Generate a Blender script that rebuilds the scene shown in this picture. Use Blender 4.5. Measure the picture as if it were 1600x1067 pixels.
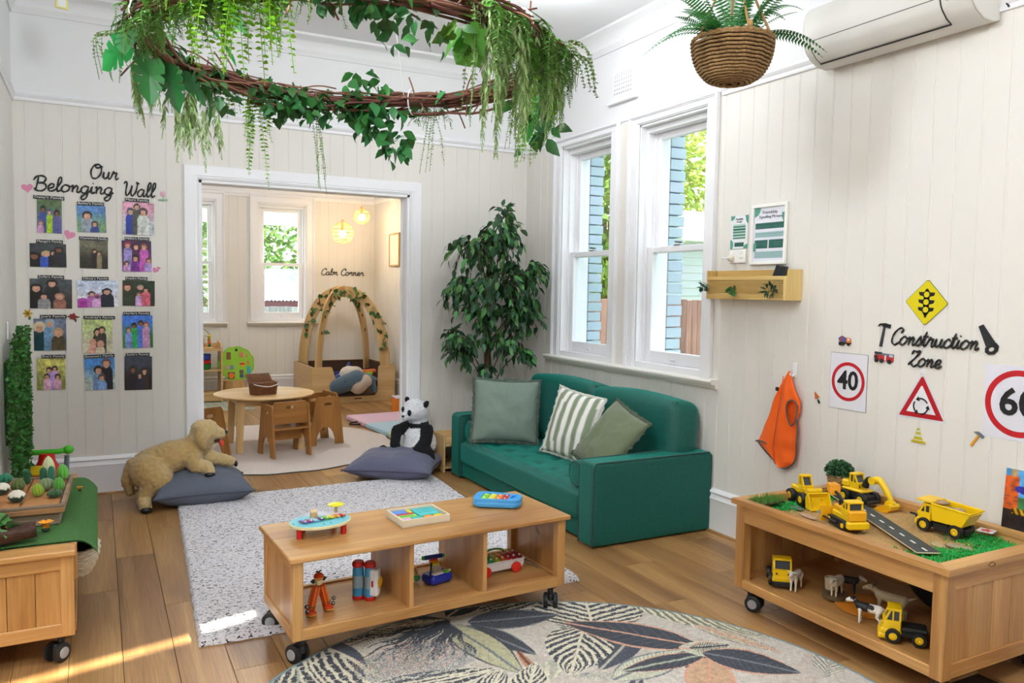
import bpy, bmesh, math, random
import numpy as np
from mathutils import Vector, Matrix, Euler, noise
random.seed(7)
PI = math.pi
sc = bpy.context.scene
for o in list(bpy.data.objects): bpy.data.objects.remove(o)
col = sc.collection
# ------------------------------------------------------------ camera
def make_camera():
    yaw, pitch, roll = map(math.radians, (27.728, 3.708, .905)); F = 1234.2
    f = Vector((math.sin(yaw)*math.cos(pitch), math.cos(yaw)*math.cos(pitch), -math.sin(pitch)))
    r = Vector((math.cos(yaw), -math.sin(yaw), 0)); u = r.cross(f)
    r, u = r*math.cos(roll)+u*math.sin(roll), -r*math.sin(roll)+u*math.cos(roll)
    cd = bpy.data.cameras.new('camera'); co = bpy.data.objects.new('camera', cd); col.objects.link(co)
    cd.sensor_fit = 'HORIZONTAL'; cd.sensor_width = 36; cd.lens = F/1600*36; cd.clip_start = .05
    m = Matrix((r, u, -f)).transposed().to_4x4(); m.translation = (0, 0, 1.4)
    co.matrix_world = m; sc.camera = co
make_camera()
# ------------------------------------------------------------ world, sun, exposure
w = bpy.data.worlds.new('sky'); sc.world = w; w.use_nodes = True
bg = w.node_tree.nodes['Background']; bg.inputs[0].default_value = (.80, .90, 1.0, 1); bg.inputs[1].default_value = 1.9
sd = bpy.data.lights.new('sun', 'SUN'); sd.energy = 18; sd.angle = math.radians(.35); sd.color = (1, .93, .8)
so = bpy.data.objects.new('sun', sd); col.objects.link(so)
so.rotation_euler = Vector((-1, -.25, -.62)).to_track_quat('-Z', 'Y').to_euler(); so.location = (8, 6, 8)
sc.view_settings.view_transform = 'Standard'; sc.view_settings.look = 'None'
sc.view_settings.gamma = 1; sc.view_settings.use_curve_mapping = False
sc.view_settings.exposure = 1.0
CEIL = 3.2
def ceiling_lamp(x, y, e, name='lamp_or_fill_light', sz=.34, c=(.90, .955, 1), z=CEIL-.20):
    ld = bpy.data.lights.new(name, 'POINT'); ld.shadow_soft_size = .19; ld.energy = e; ld.color = c
    lo = bpy.data.objects.new(name, ld); col.objects.link(lo); lo.location = (x, y, z); return lo
LAMPS_AND_FILL = [(2.30, 3.98, 13), (.40, 2.2, 50), (1.9, .2, 24), (-1.3, .6, 50)]  # first follows the ceiling glow; the other three are added fill, out of view
for x, y, e in LAMPS_AND_FILL: ceiling_lamp(x, y, e)
ceiling_lamp(1.3, 8.0, 26)
# ------------------------------------------------------------ colour and material helpers
def lin(c):
    if isinstance(c, str): c = [int(c[i:i+2], 16)/255 for i in (0, 2, 4)]
    return tuple((v/12.92 if v <= .04045 else ((v+.055)/1.055)**2.4) for v in c)
def rgba(c): return (*lin(c), 1)
MC = {}
def newmat(name):
    m = bpy.data.materials.new(name); m.use_nodes = True
    return m, m.node_tree, m.node_tree.nodes['Principled BSDF']
def N(nt, t, **k):
    n = nt.nodes.new(t)
    for a, v in k.items(): setattr(n, a, v)
    return n
def setin(n, **k):
    for a, v in k.items(): n.inputs[a.replace('_', ' ')].default_value = v
def mat(c, rough=.6, metal=0, bump=0, bs=60, var=0, name=None, sheen=0, coat=0, rnd=0, trans=0, emit=0, spec=None, sss=0):
    key = (c, rough, metal, bump, bs, var, sheen, coat, rnd, trans, emit, spec, sss)
    if key in MC: return MC[key]
    m, nt, p = newmat(name or 'paint_'+(c if isinstance(c, str) else 'mix')); MC[key] = m
    base = rgba(c); p.inputs['Base Color'].default_value = base
    setin(p, Roughness=rough, Metallic=metal)
    if sheen: setin(p, Sheen_Weight=sheen, Sheen_Roughness=.4)
    if coat: setin(p, Coat_Weight=coat)
    if spec is not None: setin(p, Specular_IOR_Level=spec)
    if emit: p.inputs['Emission Color'].default_value = base; setin(p, Emission_Strength=emit)
    L = nt.links
    if trans:
        out = nt.nodes['Material Output']; tr = N(nt, 'ShaderNodeBsdfTranslucent'); mx = N(nt, 'ShaderNodeMixShader')
        tr.inputs[0].default_value = base; mx.inputs[0].default_value = trans
        L.new(p.outputs[0], mx.inputs[1]); L.new(tr.outputs[0], mx.inputs[2]); L.new(mx.outputs[0], out.inputs[0])
    if bump or var:
        tc = N(nt, 'ShaderNodeTexCoord'); nz = N(nt, 'ShaderNodeTexNoise'); setin(nz, Scale=bs, Detail=4.)
        L.new(tc.outputs['Object'], nz.inputs['Vector'])
        if bump:
            b = N(nt, 'ShaderNodeBump'); setin(b, Strength=min(1, bump), Distance=.004*max(1, bump)); L.new(nz.outputs[0], b.inputs['Height']); L.new(b.outputs[0], p.inputs['Normal'])
        if var:
            nz2 = N(nt, 'ShaderNodeTexNoise'); setin(nz2, Scale=bs*.35, Detail=3.); L.new(tc.outputs['Object'], nz2.inputs['Vector'])
            mr = N(nt, 'ShaderNodeMapRange'); setin(mr, From_Min=.3, From_Max=.7, To_Min=1-var, To_Max=1+var); L.new(nz2.outputs[0], mr.inputs[0])
            hs = N(nt, 'ShaderNodeHueSaturation'); hs.inputs['Color'].default_value = base; L.new(mr.outputs[0], hs.inputs['Value']); L.new(hs.outputs[0], p.inputs['Base Color'])
    if rnd:
        g = N(nt, 'ShaderNodeNewGeometry'); oi = N(nt, 'ShaderNodeObjectInfo'); ad = N(nt, 'ShaderNodeMath', operation='ADD'); fr = N(nt, 'ShaderNodeMath', operation='FRACT')
        L.new(g.outputs['Random Per Island'], ad.inputs[0]); L.new(oi.outputs['Random'], ad.inputs[1]); L.new(ad.outputs[0], fr.inputs[0])
        mr = N(nt, 'ShaderNodeMapRange'); setin(mr, To_Min=1-rnd, To_Max=1+rnd); L.new(fr.outputs[0], mr.inputs[0])
        mh = N(nt, 'ShaderNodeMapRange'); setin(mh, To_Min=.47, To_Max=.515); L.new(oi.outputs['Random'], mh.inputs[0])
        hs = N(nt, 'ShaderNodeHueSaturation'); hs.inputs['Color'].default_value = base
        L.new(mr.outputs[0], hs.inputs['Value']); L.new(fr.outputs[0], mh.inputs[0]); L.new(mh.outputs[0], hs.inputs['Hue']); L.new(hs.outputs[0], p.inputs['Base Color'])
        if trans: L.new(hs.outputs[0], tr.inputs[0])
    return m
def wood(c1, c2, axis='x', rough=.45, sc_=9, rnd=.12, name='wood', knots=0, bump=.15, stretch=9, fine=.35):
    key = ('w', c1, c2, axis, rough, sc_, rnd, knots, stretch, fine)
    if key in MC: return MC[key]
    m, nt, p = newmat(name+'_'+axis); MC[key] = m; L = nt.links
    tc = N(nt, 'ShaderNodeTexCoord'); mp = N(nt, 'ShaderNodeMapping')
    s = [sc_]*3; s['xyz'.index(axis)] = sc_/stretch; mp.inputs['Scale'].default_value = s
    oi = N(nt, 'ShaderNodeObjectInfo'); ml = N(nt, 'ShaderNodeMath', operation='MULTIPLY'); ml.inputs[1].default_value = 37.
    L.new(oi.outputs['Random'], ml.inputs[0]); L.new(ml.outputs[0], mp.inputs['Location'])
    L.new(tc.outputs['Object'], mp.inputs['Vector'])
    nz = N(nt, 'ShaderNodeTexNoise'); setin(nz, Scale=1., Detail=6., Roughness=.6, Distortion=.6); L.new(mp.outputs[0], nz.inputs['Vector'])
    mp2 = N(nt, 'ShaderNodeMapping'); s2 = [140]*3; s2['xyz'.index(axis)] = 4; mp2.inputs['Scale'].default_value = s2
    L.new(tc.outputs['Object'], mp2.inputs['Vector'])
    n2 = N(nt, 'ShaderNodeTexNoise'); setin(n2, Scale=1., Detail=2.); L.new(mp2.outputs[0], n2.inputs['Vector'])
    cr = N(nt, 'ShaderNodeValToRGB'); cr.color_ramp.elements[0].position = .35; cr.color_ramp.elements[1].position = .66
    cr.color_ramp.elements[0].color = rgba(c1); cr.color_ramp.elements[1].color = rgba(c2)
    L.new(nz.outputs[0], cr.inputs[0])
    mr = N(nt, 'ShaderNodeMapRange'); setin(mr, From_Min=.3, From_Max=.7, To_Min=1-fine*.35, To_Max=1+fine*.35); L.new(n2.outputs[0], mr.inputs[0])
    mo = N(nt, 'ShaderNodeMapRange'); setin(mo, To_Min=1-rnd, To_Max=1+rnd); L.new(oi.outputs['Random'], mo.inputs[0])
    mm = N(nt, 'ShaderNodeMath', operation='MULTIPLY'); L.new(mr.outputs[0], mm.inputs[0]); L.new(mo.outputs[0], mm.inputs[1])
    hs = N(nt, 'ShaderNodeHueSaturation'); L.new(cr.outputs[0], hs.inputs['Color']); L.new(mm.outputs[0], hs.inputs['Value']); L.new(hs.outputs[0], p.inputs['Base Color'])
    setin(p, Roughness=rough)
    b = N(nt, 'ShaderNodeBump'); setin(b, Strength=bump, Distance=.001); L.new(n2.outputs[0], b.inputs['Height']); L.new(b.outputs[0], p.inputs['Normal'])
    return m
def vmat(rough=.7, name='painted', sheen=0, bump=0, bs=300, coat=0):
    key = ('v', rough, sheen, bump, bs, coat)
    if key in MC: return MC[key]
    m, nt, p = newmat(name); MC[key] = m
    a = N(nt, 'ShaderNodeVertexColor', layer_name='Col'); nt.links.new(a.outputs[0], p.inputs['Base Color']); setin(p, Roughness=rough)
    if sheen: setin(p, Sheen_Weight=sheen)
    if coat: setin(p, Coat_Weight=coat)
    if bump:
        tc = N(nt, 'ShaderNodeTexCoord'); nz = N(nt, 'ShaderNodeTexNoise'); setin(nz, Scale=bs, Detail=3.); nt.links.new(tc.outputs['Object'], nz.inputs['Vector'])
        b = N(nt, 'ShaderNodeBump'); setin(b, Strength=min(1, bump), Distance=.003*max(1, bump)); nt.links.new(nz.outputs[0], b.inputs['Height']); nt.links.new(b.outputs[0], p.inputs['Normal'])
    return m
# ------------------------------------------------------------ geometry collector
def T(loc=(0, 0, 0), rot=(0, 0, 0), s=(1, 1, 1)):
    if isinstance(s, (int, float)): s = (s, s, s)
    return Matrix.LocRotScale(Vector(loc), Euler(rot), Vector(s))
def crom(pts, n=6, closed=False):
    P = [Vector(p) for p in pts]
    if len(P) < 3: return P
    if closed: P = [P[-1]]+P+[P[0], P[1]]
    else: P = [2*P[0]-P[1]]+P+[2*P[-1]-P[-2]]
    out = []
    for i in range(1, len(P)-2):
        a, b, c, d = P[i-1:i+3]
        for k in range(n):
            t = k/n; out.append(.5*((2*b)+(c-a)*t+(2*a-5*b+4*c-d)*t*t+(3*b-a-3*c+d)*t**3))
    if not closed: out.append(P[-2])
    return out
class G:
    def __init__(s): s.V = []; s.Fc = []
    def add(s, vs, fs, M=None):
        o = len(s.V)
        s.V += [tuple(M @ Vector(v)) for v in vs] if M is not None else [tuple(v) for v in vs]
        s.Fc += [tuple(i+o for i in f) for f in fs]; return s
    def box(s, lo, hi, M=None, bev=0):
        x0, y0, z0 = lo; x1, y1, z1 = hi
        if bev:
            b = min(bev, (x1-x0)*.45, (y1-y0)*.45, (z1-z0)*.45); vs = []; 
            for (x, sx) in ((x0, 1), (x1, -1)):
                for (y, sy) in ((y0, 1), (y1, -1)):
                    for (z, sz) in ((z0, 1), (z1, -1)):
                        vs += [(x, y+sy*b, z+sz*b), (x+sx*b, y, z+sz*b), (x+sx*b, y+sy*b, z)]
            I = lambda i, j, k, a: (i*4+j*2+k)*3+a
            fs = []
            for i in (0, 1): fs.append([I(i, 0, 0, 0), I(i, 1, 0, 0), I(i, 1, 1, 0), I(i, 0, 1, 0)])
            for j in (0, 1): fs.append([I(0, j, 0, 1), I(1, j, 0, 1), I(1, j, 1, 1), I(0, j, 1, 1)])
            for k in (0, 1): fs.append([I(0, 0, k, 2), I(1, 0, k, 2), I(1, 1, k, 2), I(0, 1, k, 2)])
            for j in (0, 1):
                for k in (0, 1): fs.append([I(0, j, k, 1), I(1, j, k, 1), I(1, j, k, 2), I(0, j, k, 2)])
            for i in (0, 1):
                for k in (0, 1): fs.append([I(i, 0, k, 0), I(i, 1, k, 0), I(i, 1, k, 2), I(i, 0, k, 2)])
            for i in (0, 1):
                for j in (0, 1): fs.append([I(i, j, 0, 0), I(i, j, 1, 0), I(i, j, 1, 1), I(i, j, 0, 1)])
            for i in (0, 1):
                for j in (0, 1):
                    for k in (0, 1): fs.append([I(i, j, k, 0), I(i, j, k, 1), I(i, j, k, 2)])
            return s.add(vs, fs, M)
        vs = [(x, y, z) for x in (x0, x1) for y in (y0, y1) for z in (z0, z1)]
        return s.add(vs, [(0, 1, 3, 2), (4, 6, 7, 5), (0, 4, 5, 1), (2, 3, 7, 6), (0, 2, 6, 4), (1, 5, 7, 3)], M)
    def cbox(s, c, d, M=None, bev=0):
        return s.box([c[i]-d[i]/2 for i in range(3)], [c[i]+d[i]/2 for i in range(3)], M, bev)
    def tube(s, pts, r, n=8, caps=True, M=None, flat=1):
        P = [Vector(p) for p in pts]; R = r if isinstance(r, (list, tuple)) else [r]*len(P)
        vs = []; up = None
        for i, p in enumerate(P):
            t = (P[min(i+1, len(P)-1)]-P[max(i-1, 0)])
            if t.length < 1e-9: t = Vector((0, 0, 1))
            t.normalize()
            if up is None: up = Vector((0, 0, 1)) if abs(t.z) < .9 else Vector((1, 0, 0))
            a = (up-t*up.dot(t))
            if a.length < 1e-6: a = t.orthogonal()
            a.normalize(); up = a; b = t.cross(a)
            for k in range(n):
                an = 2*PI*k/n; vs.append(p+a*math.cos(an)*R[i]+b*math.sin(an)*R[i]*flat)
        fs = [(i*n+k, i*n+(k+1) % n, (i+1)*n+(k+1) % n, (i+1)*n+k) for i in range(len(P)-1) for k in range(n)]
        if caps: fs += [tuple(range(n-1, -1, -1)), tuple((len(P)-1)*n+k for k in range(n))]
        return s.add(vs, fs, M)
    def cyl(s, p0, p1, r0, r1=None, n=20, M=None): return s.tube([p0, p1], [r0, r0 if r1 is None else r1], n, M=M)
    def lathe(s, prof, c=(0, 0, 0), n=24, M=None, axis='z', cap=True):
        vs = []
        for r, z in prof:
            for k in range(n):
                a = 2*PI*k/n; v = (r*math.cos(a), r*math.sin(a), z)
                if axis == 'x': v = (v[2], v[0], v[1])
                if axis == 'y': v = (v[0], v[2], v[1])
                vs.append((c[0]+v[0], c[1]+v[1], c[2]+v[2]))
        m = len(prof)
        fs = [(i*n+k, i*n+(k+1) % n, (i+1)*n+(k+1) % n, (i+1)*n+k) for i in range(m-1) for k in range(n)]
        if cap and prof[0][0] > 1e-6: fs.append(tuple(range(n-1, -1, -1)))
        if cap and prof[-1][0] > 1e-6: fs.append(tuple((m-1)*n+k for k in range(n)))
        return s.add(vs, fs, M)
    def sph(s, c, r, nu=16, nv=10, M=None):
        if isinstance(r, (int, float)): r = (r, r, r)
        prof = [(max(1e-7, math.sin(PI*i/nv)), -math.cos(PI*i/nv)) for i in range(nv+1)]
        M2 = Matrix.LocRotScale(Vector(c), None, Vector(r)); M2 = M @ M2 if M is not None else M2
        return s.lathe(prof, n=nu, M=M2)
    def prism(s, poly, d0, d1, plane='xy', M=None, bev=0):
        # poly 2D, extruded along third axis; concave ok (ngon caps)
        mp = {'xy': lambda a, b, d: (a, b, d), 'xz': lambda a, b, d: (a, d, b), 'yz': lambda a, b, d: (d, a, b)}[plane]
        n = len(poly)
        if bev:
            cx = sum(p[0] for p in poly)/n; cy = sum(p[1] for p in poly)/n
            def ins(p):
                l = math.hypot(p[0]-cx, p[1]-cy) or 1; k = max(0, 1-bev/l); return (cx+(p[0]-cx)*k, cy+(p[1]-cy)*k)
            sg = 1 if d1 > d0 else -1
            rings = [([ins(p) for p in poly], d0), (poly, d0+sg*bev), (poly, d1-sg*bev), ([ins(p) for p in poly], d1)]
        else: rings = [(poly, d0), (poly, d1)]
        vs = [mp(p[0], p[1], d) for pl, d in rings for p in pl]; m = len(rings)
        fs = [(i*n+k, i*n+(k+1) % n, (i+1)*n+(k+1) % n, (i+1)*n+k) for i in range(m-1) for k in range(n)]
        fs += [tuple(range(n-1, -1, -1)), tuple((m-1)*n+k for k in range(n))]
        return s.add(vs, fs, M)
    def sweep(s, path, prof, closed=False, M=None):
        # prof: list of (side, up) in frame perpendicular to path, up = z ; mitred in xy plane
        P = [Vector(p) for p in path]; n = len(prof); vs = []
        for i, p in enumerate(P):
            a = (P[i]-P[i-1]) if (i or closed) else (P[1]-P[0]); b = (P[(i+1) % len(P)]-P[i]) if (i < len(P)-1 or closed) else (P[-1]-P[-2])
            a.normalize(); b.normalize(); t = (a+b).normalized(); sd_ = t.cross(Vector((0, 0, 1))); k = 1/max(.2, abs(t.dot(a)))
            for q in prof: vs.append(p+sd_*q[0]*k+Vector((0, 0, q[1])))
        m = len(P); fs = []
        for i in range(m if closed else m-1):
            j = (i+1) % m
            fs += [(i*n+k, i*n+(k+1) % n, j*n+(k+1) % n, j*n+k) for k in range(n)]
        if not closed: fs += [tuple(range(n-1, -1, -1)), tuple((m-1)*n+k for k in range(n))]
        return s.add(vs, fs, M)
    def grid(s, nx, ny, fn, M=None, wrap=False):
        vs = [fn(i/(nx-1), j/(ny-1)) for j in range(ny) for i in range(nx)]
        return s.add(vs, [(j*nx+i, j*nx+i+1, (j+1)*nx+i+1, (j+1)*nx+i) for j in range(ny-1) for i in range(nx-1)], M)
    def mesh(s, name, fix=True):
        me = bpy.data.meshes.new(name); me.from_pydata(s.V, [], s.Fc)
        if fix:
            bm = bmesh.new(); bm.from_mesh(me); bmesh.ops.recalc_face_normals(bm, faces=bm.faces); bm.to_mesh(me); bm.free()
        me.update(); return me
def finish(name, me, m, parent=None, smooth=None, loc=None, rot=None):
    o = bpy.data.objects.new(name, me); col.objects.link(o)
    if m is not None and len(me.materials) == 0: me.materials.append(m)
    if smooth:
        me.polygons.foreach_set('use_smooth', [True]*len(me.polygons))
        if smooth is not True and smooth < 170:
            try: me.set_sharp_from_angle(angle=math.radians(smooth))
            except Exception: pass
    if parent is not None: o.parent = parent
    if loc is not None: o.location = loc
    if rot is not None: o.rotation_euler = rot
    return o
def obj(name, g, m, parent=None, smooth=None, loc=None, rot=None, fix=True):
    return finish(name, g.mesh(name, fix), m, parent, smooth, loc, rot)
def tag(o, label=None, cat=None, group=None, kind=None):
    if label: o['label'] = label
    if cat: o['category'] = cat
    if group: o['group'] = group
    if kind: o['kind'] = kind
    return o
def thing(name, label, cat, loc=(0, 0, 0), rot=0, group=None, s=1):
    o = bpy.data.objects.new(name, None); col.objects.link(o); o.empty_display_size = .05
    o.location = loc; o.rotation_euler = rot if isinstance(rot, (tuple, list)) else (0, 0, rot); o.scale = (s, s, s)
    return tag(o, label, cat, group)
def struct(name, g, m, smooth=None): return tag(obj(name, g, m, None, smooth), kind='structure')
def dup(o, parent=None, label=None, loc=None, rot=None, s=None):
    c = o.copy(); col.objects.link(c)
    if parent is not None: c.parent = parent
    if label: c['label'] = label
    if loc is not None: c.location = loc
    if rot is not None: c.rotation_euler = rot if isinstance(rot, (tuple, list)) else (0, 0, rot)
    if s is not None: c.scale = (s, s, s)
    for ch in list(o.children): dup(ch, c)
    return c
def inst(name, me, parent, M):
    o = bpy.data.objects.new(name, me); col.objects.link(o); o.parent = parent; o.matrix_local = M; return o
def setcol(me, cols):
    a = me.color_attributes.new('Col', 'FLOAT_COLOR', 'POINT')
    a.data.foreach_set('color', np.asarray(cols, dtype=np.float32).ravel())
def painted(name, w_, h_, nx, ny, fn, parent, thick=.002, M=None, m=None, outline=None):
    """flat print: local x right, z up, faces -y; fn(u,v)->sRGB"""
    g = G(); vs = []; C = []
    for j in range(ny):
        for i in range(nx):
            u, v = i/(nx-1), j/(ny-1); vs.append((u*w_-w_/2, 0, v*h_-h_/2)); C.append((*lin(fn(u, v)), 1))
    fs = [(j*nx+i, j*nx+i+1, (j+1)*nx+i+1, (j+1)*nx+i) for j in range(ny-1) for i in range(nx-1)]
    k = len(vs); e = .0
    vs += [(-w_/2, thick, -h_/2), (w_/2, thick, -h_/2), (w_/2, thick, h_/2), (-w_/2, thick, h_/2)]; C += [(.7, .7, .7, 1)]*4
    b0 = [i for i in range(nx)]; b1 = [j*nx+nx-1 for j in range(ny)]; b2 = [(ny-1)*nx+i for i in range(nx-1, -1, -1)]; b3 = [j*nx for j in range(ny-1, -1, -1)]
    fs += [tuple(b0[::-1])+(k, k+1), tuple(b1[::-1])+(k+1, k+2), tuple(b2[::-1])+(k+2, k+3), tuple(b3[::-1])+(k+3, k), (k, k+3, k+2, k+1)]
    g.add(vs, fs); me = g.mesh(name, False); setcol(me, C)
    o = finish(name, me, m or vmat(.35), parent)
    if M is not None: o.matrix_local = M
    return o
# implicit plush bodies: capsules (p0,p1,r0,r1,colour[,blend]) unioned, remeshed to one surface
def capd(P, p0, p1, r0, r1):
    p0 = np.array(p0); p1 = np.array(p1); d = p1-p0; L = max(1e-9, d@d); t = np.clip(((P-p0)@d)/L, 0, 1)
    return np.linalg.norm(P-(p0+t[:, None]*d), axis=1)-(r0+(r1-r0)*t)
def blob(name, caps, vox, parent=None, m=None, iters=6, fuzz=0, fs=60, M=None, loc=None, rot=None):
    g = G()
    for c in caps:
        p0, p1, r0, r1 = c[:4]; p0 = Vector(p0); p1 = Vector(p1); d = p1-p0
        if d.length < 1e-6: g.sph(p0, r0, 14, 10); continue
        n = 8; pts = []; R = []
        u = d.normalized()
        for i in range(5): a = PI/2*(1-i/4); pts.append(p0-u*r0*math.sin(a)); R.append(max(r0*math.cos(a), r0*.02))
        for i in range(1, 5): pts.append(p0+d*i/4); R.append(r0+(r1-r0)*i/4)
        for i in range(1, 5): a = PI/2*i/4; pts.append(p1+u*r1*math.sin(a)); R.append(max(r1*math.cos(a), r1*.02))
        g.tube(pts, R, 14)
    me = g.mesh(name); o = bpy.data.objects.new('tmp', me); col.objects.link(o)
    r = o.modifiers.new('r', 'REMESH'); r.mode = 'VOXEL'; r.voxel_size = vox
    s_ = o.modifiers.new('s', 'SMOOTH'); s_.iterations = iters; s_.factor = .5
    dg = bpy.context.evaluated_depsgraph_get(); dg.update()
    me2 = bpy.data.meshes.new_from_object(o.evaluated_get(dg)); bpy.data.objects.remove(o); me2.name = name
    nV = len(me2.vertices); P = np.empty(nV*3); me2.vertices.foreach_get('co', P); P = P.reshape(-1, 3)
    D = np.stack([capd(P, *c[:4]) for c in caps]); k = D.argmin(0)
    cols = np.array([(*lin(c[4]), 1) for c in caps])[k]
    if fuzz:
        nn = np.empty(nV*3); me2.vertices.foreach_get('normal', nn); nn = nn.reshape(-1, 3)
        h = np.array([noise.fractal(Vector(p)*fs, 1., 2., 3) for p in P]); P = P+nn*(h*fuzz)[:, None]
        me2.vertices.foreach_set('co', P.ravel()); cols[:, :3] *= (1+.18*np.clip(h, -1, 1))[:, None]
    setcol(me2, cols); me2.materials.clear()
    o = finish(name, me2, m or vmat(.9, 'plush', .3, 1, 350), parent, True, loc, rot)
    return o
def area_obj(): pass
WHITE = mat('EEEEEF', .45, name='white_gloss_paint')
# ============================================================ ROOM
XW, YB, XL, NRX, NRY, RAIL = 3.2, 5.87, -.45, 3.37, 10.5, 2.56
CREAM = mat('E4E0D9', .55, name='cream_board_paint'); PLASTER = mat('E9E9EA', .7, name='white_plaster')
TRIM = mat('F0F0F3', .38, name='white_trim_gloss'); SILLM = mat('EEEBE4', .35, name='sill_paint')
def planks():
    base = struct('floor', G().box((-2.6, -2.6, -.08), (3.5, 10.7, -.012)), mat('3A2A1C', .8, name='subfloor'))
    fm = wood('875F38', 'B38A56', 'y', .36, 5, .10, 'oak_plank', stretch=14, fine=.5)
    W_, Ln = .178, 1.22; g = G().box((-W_/2+.0008, -Ln/2+.0008, -.012), (W_/2-.0008, Ln/2-.0008, 0), bev=.0012)
    me = g.mesh('plank'); me.materials.append(fm); n = 0; rows = []
    x = XL+W_/2-.02; k = 0
    while x < 3.42:
        off = (k*.47) % Ln; y = 1.2+off
        while y-Ln/2 < 10.5: rows.append((x, y)); y += Ln
        x += W_; k += 1
    rows.sort(key=lambda p: math.hypot(p[0], p[1]))
    for (x, y) in rows[:290]: inst('plank', me, base, T((x, y, 0)))
    st = G()
    for (x, y) in rows[290:]: st.box((x-W_/2+.0008, y-Ln/2+.0008, -.012), (x+W_/2-.0008, min(10.6, y+Ln/2-.0008), 0))
    for x0 in np.arange(-2.6, 3.42, W_):
        for y0 in np.arange(-2.6, 1.2+1, Ln):
            yy1 = min(y0+Ln, .6)
            if yy1 > y0+.01: st.box((x0+.0008, y0+.0008, -.0125), (x0+W_-.0008, yy1-.0008, -.0005))
    for x0 in np.arange(-2.6, XL-.1, W_): st.box((x0+.0008, .6, -.0125), (x0+W_-.0008, 3.1, -.0005))
    tag(obj('plank_field', st, fm, base), kind='stuff')
planks()
# ceiling
cl = struct('ceiling', G().box((-2.6, -2.6, CEIL), (3.6, 10.7, CEIL+.1)), PLASTER)
def board_wall(name, axis, c, u0, u1, z0, z1, openings, sign, pitch, start, thickness=.15, rough=True, core=None, backm=None):
    """axis 'x': wall plane at x=c spanning y ; 'y': plane at y=c spanning x. sign: direction to room (boards stick out 6 mm)."""
    def bx(g, a0, a1, b0, b1, d0, d1):
        lo, hi = min(d0, d1), max(d0, d1)
        if axis == 'x': g.box((lo, a0, b0), (hi, a1, b1))
        else: g.box((a0, lo, b0), (a1, hi, b1))
    g = G(); us = sorted({u0, u1, *[o[0] for o in openings], *[o[1] for o in openings]})
    back = c-sign*thickness
    for a, b in zip(us[:-1], us[1:]):
        ops = sorted([(o[2], o[3]) for o in openings if o[0] <= a+1e-6 and o[1] >= b-1e-6])
        z = 0
        for q0, q1 in ops+[(CEIL, CEIL)]:
            if q0 > z+1e-6: bx(g, a, b, z, q0, c-sign*.008, back)
            z = q1
    # plaster band above the rail
    root = struct(name, g, PLASTER)
    bx2 = G(); 
    for a, b in zip(us[:-1], us[1:]):
        zt = RAIL
        for o in openings:
            if o[0] <= a+1e-6 and o[1] >= b-1e-6: zt = max(zt, o[3])
        bx(bx2, a, b, zt, CEIL, c, c-sign*.0075)
    obj('plaster_band', bx2, PLASTER, root)
    cache = {}
    u = start
    while u < u1:
        a, b = max(u, u0), min(u+pitch, u1)
        if b-a > .012:
            cuts = [(z0, z1)]
            for o in openings:
                if o[0] < b-.005 and o[1] > a+.005:
                    nc = []
                    for (p, q) in cuts:
                        if o[2] > p+.01: nc.append((p, min(q, o[2])))
                        if o[3] < q-.01: nc.append((max(p, o[3]), q))
                    cuts = nc
            for (p, q) in cuts:
                key = (round(b-a, 4), round(p, 3), round(q, 3))
                if key not in cache:
                    w_ = b-a; e = .0026; d = .008
                    poly = [(0, -d), (0, -e*.9), (e, 0), (w_-e, 0), (w_, -e*.9), (w_, -d)]
                    if w_ > .08: poly = [(0, -d), (0, -e*.9), (e, 0), (w_-.012, 0), (w_-.009, -.0012), (w_-.006, 0), (w_-e*.6, -.0005), (w_, -e*.9), (w_, -d)]
                    gg = G(); n = len(poly)
                    if axis == 'x': vs = [(sign*pd, pu, z) for z in (p, q) for pu, pd in poly]
                    else: vs = [(pu, sign*pd, z) for z in (p, q) for pu, pd in poly]
                    gg.add(vs, [(k, (k+1) % n, n+(k+1) % n, n+k) for k in range(n)]+[tuple(range(n)), tuple(range(n, 2*n))])
                    me = gg.mesh('board'); me.materials.append(CREAM); cache[key] = me
                inst('board', cache[key], root, T((c, a, 0)) if axis == 'x' else T((a, c, 0)))
        u += pitch
    return root
W1 = (3.65, 4.31, .93, 2.5); W2 = (4.63, 5.29, .93, 2.5)   # near and far sash windows (y0,y1,z0,z1)
DO = (.632, 2.165, 0, 2.125)
W3 = (1.84, 2.44, .98, 2.46); W4 = (.72, 1.32, .98, 2.46)
board_wall('wall_right', 'x', XW, -2.5, YB+.15, .22, RAIL-.02, [W1, W2], -1, .1065, -2.5+.036, .24)
board_wall('wall_back', 'y', YB, XL-.1, XW+.1, .22, RAIL-.02, [DO], -1, .1015, XL-.037, .15)
board_wall('wall_left', 'x', XL, 3.1, YB+.1, .22, RAIL-.02, [], 1, .104, 3.05, .12)
struct('wall_left_return', G().box((-2.6, 3.1, 0), (XL-.12, 3.22, CEIL)), CREAM)
struct('wall_left_rear', G().box((-2.72, -2.6, 0), (-2.6, 3.2, CEIL)), CREAM)
struct('wall_front', G().box((-2.6, -2.62, 0), (3.44, -2.5, CEIL)), CREAM)
# next room
board_wall('wall_far', 'y', NRY, -.2, NRX+.1, .22, RAIL-.02, [W3, W4], -1, .115, -.25, .24)
board_wall('wall_far_right', 'x', NRX, YB+.15, NRY, .22, RAIL-.02, [], -1, .115, YB+.1, .12)
struct('wall_far_left', G().box((-.32, YB+.15, 0), (-.2, NRY+.1, CEIL)), CREAM)
struct('wall_far_side', G().box((-.2, YB+.15, 0), (DO[0]-.2, YB+.152, CEIL)), CREAM)
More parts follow.
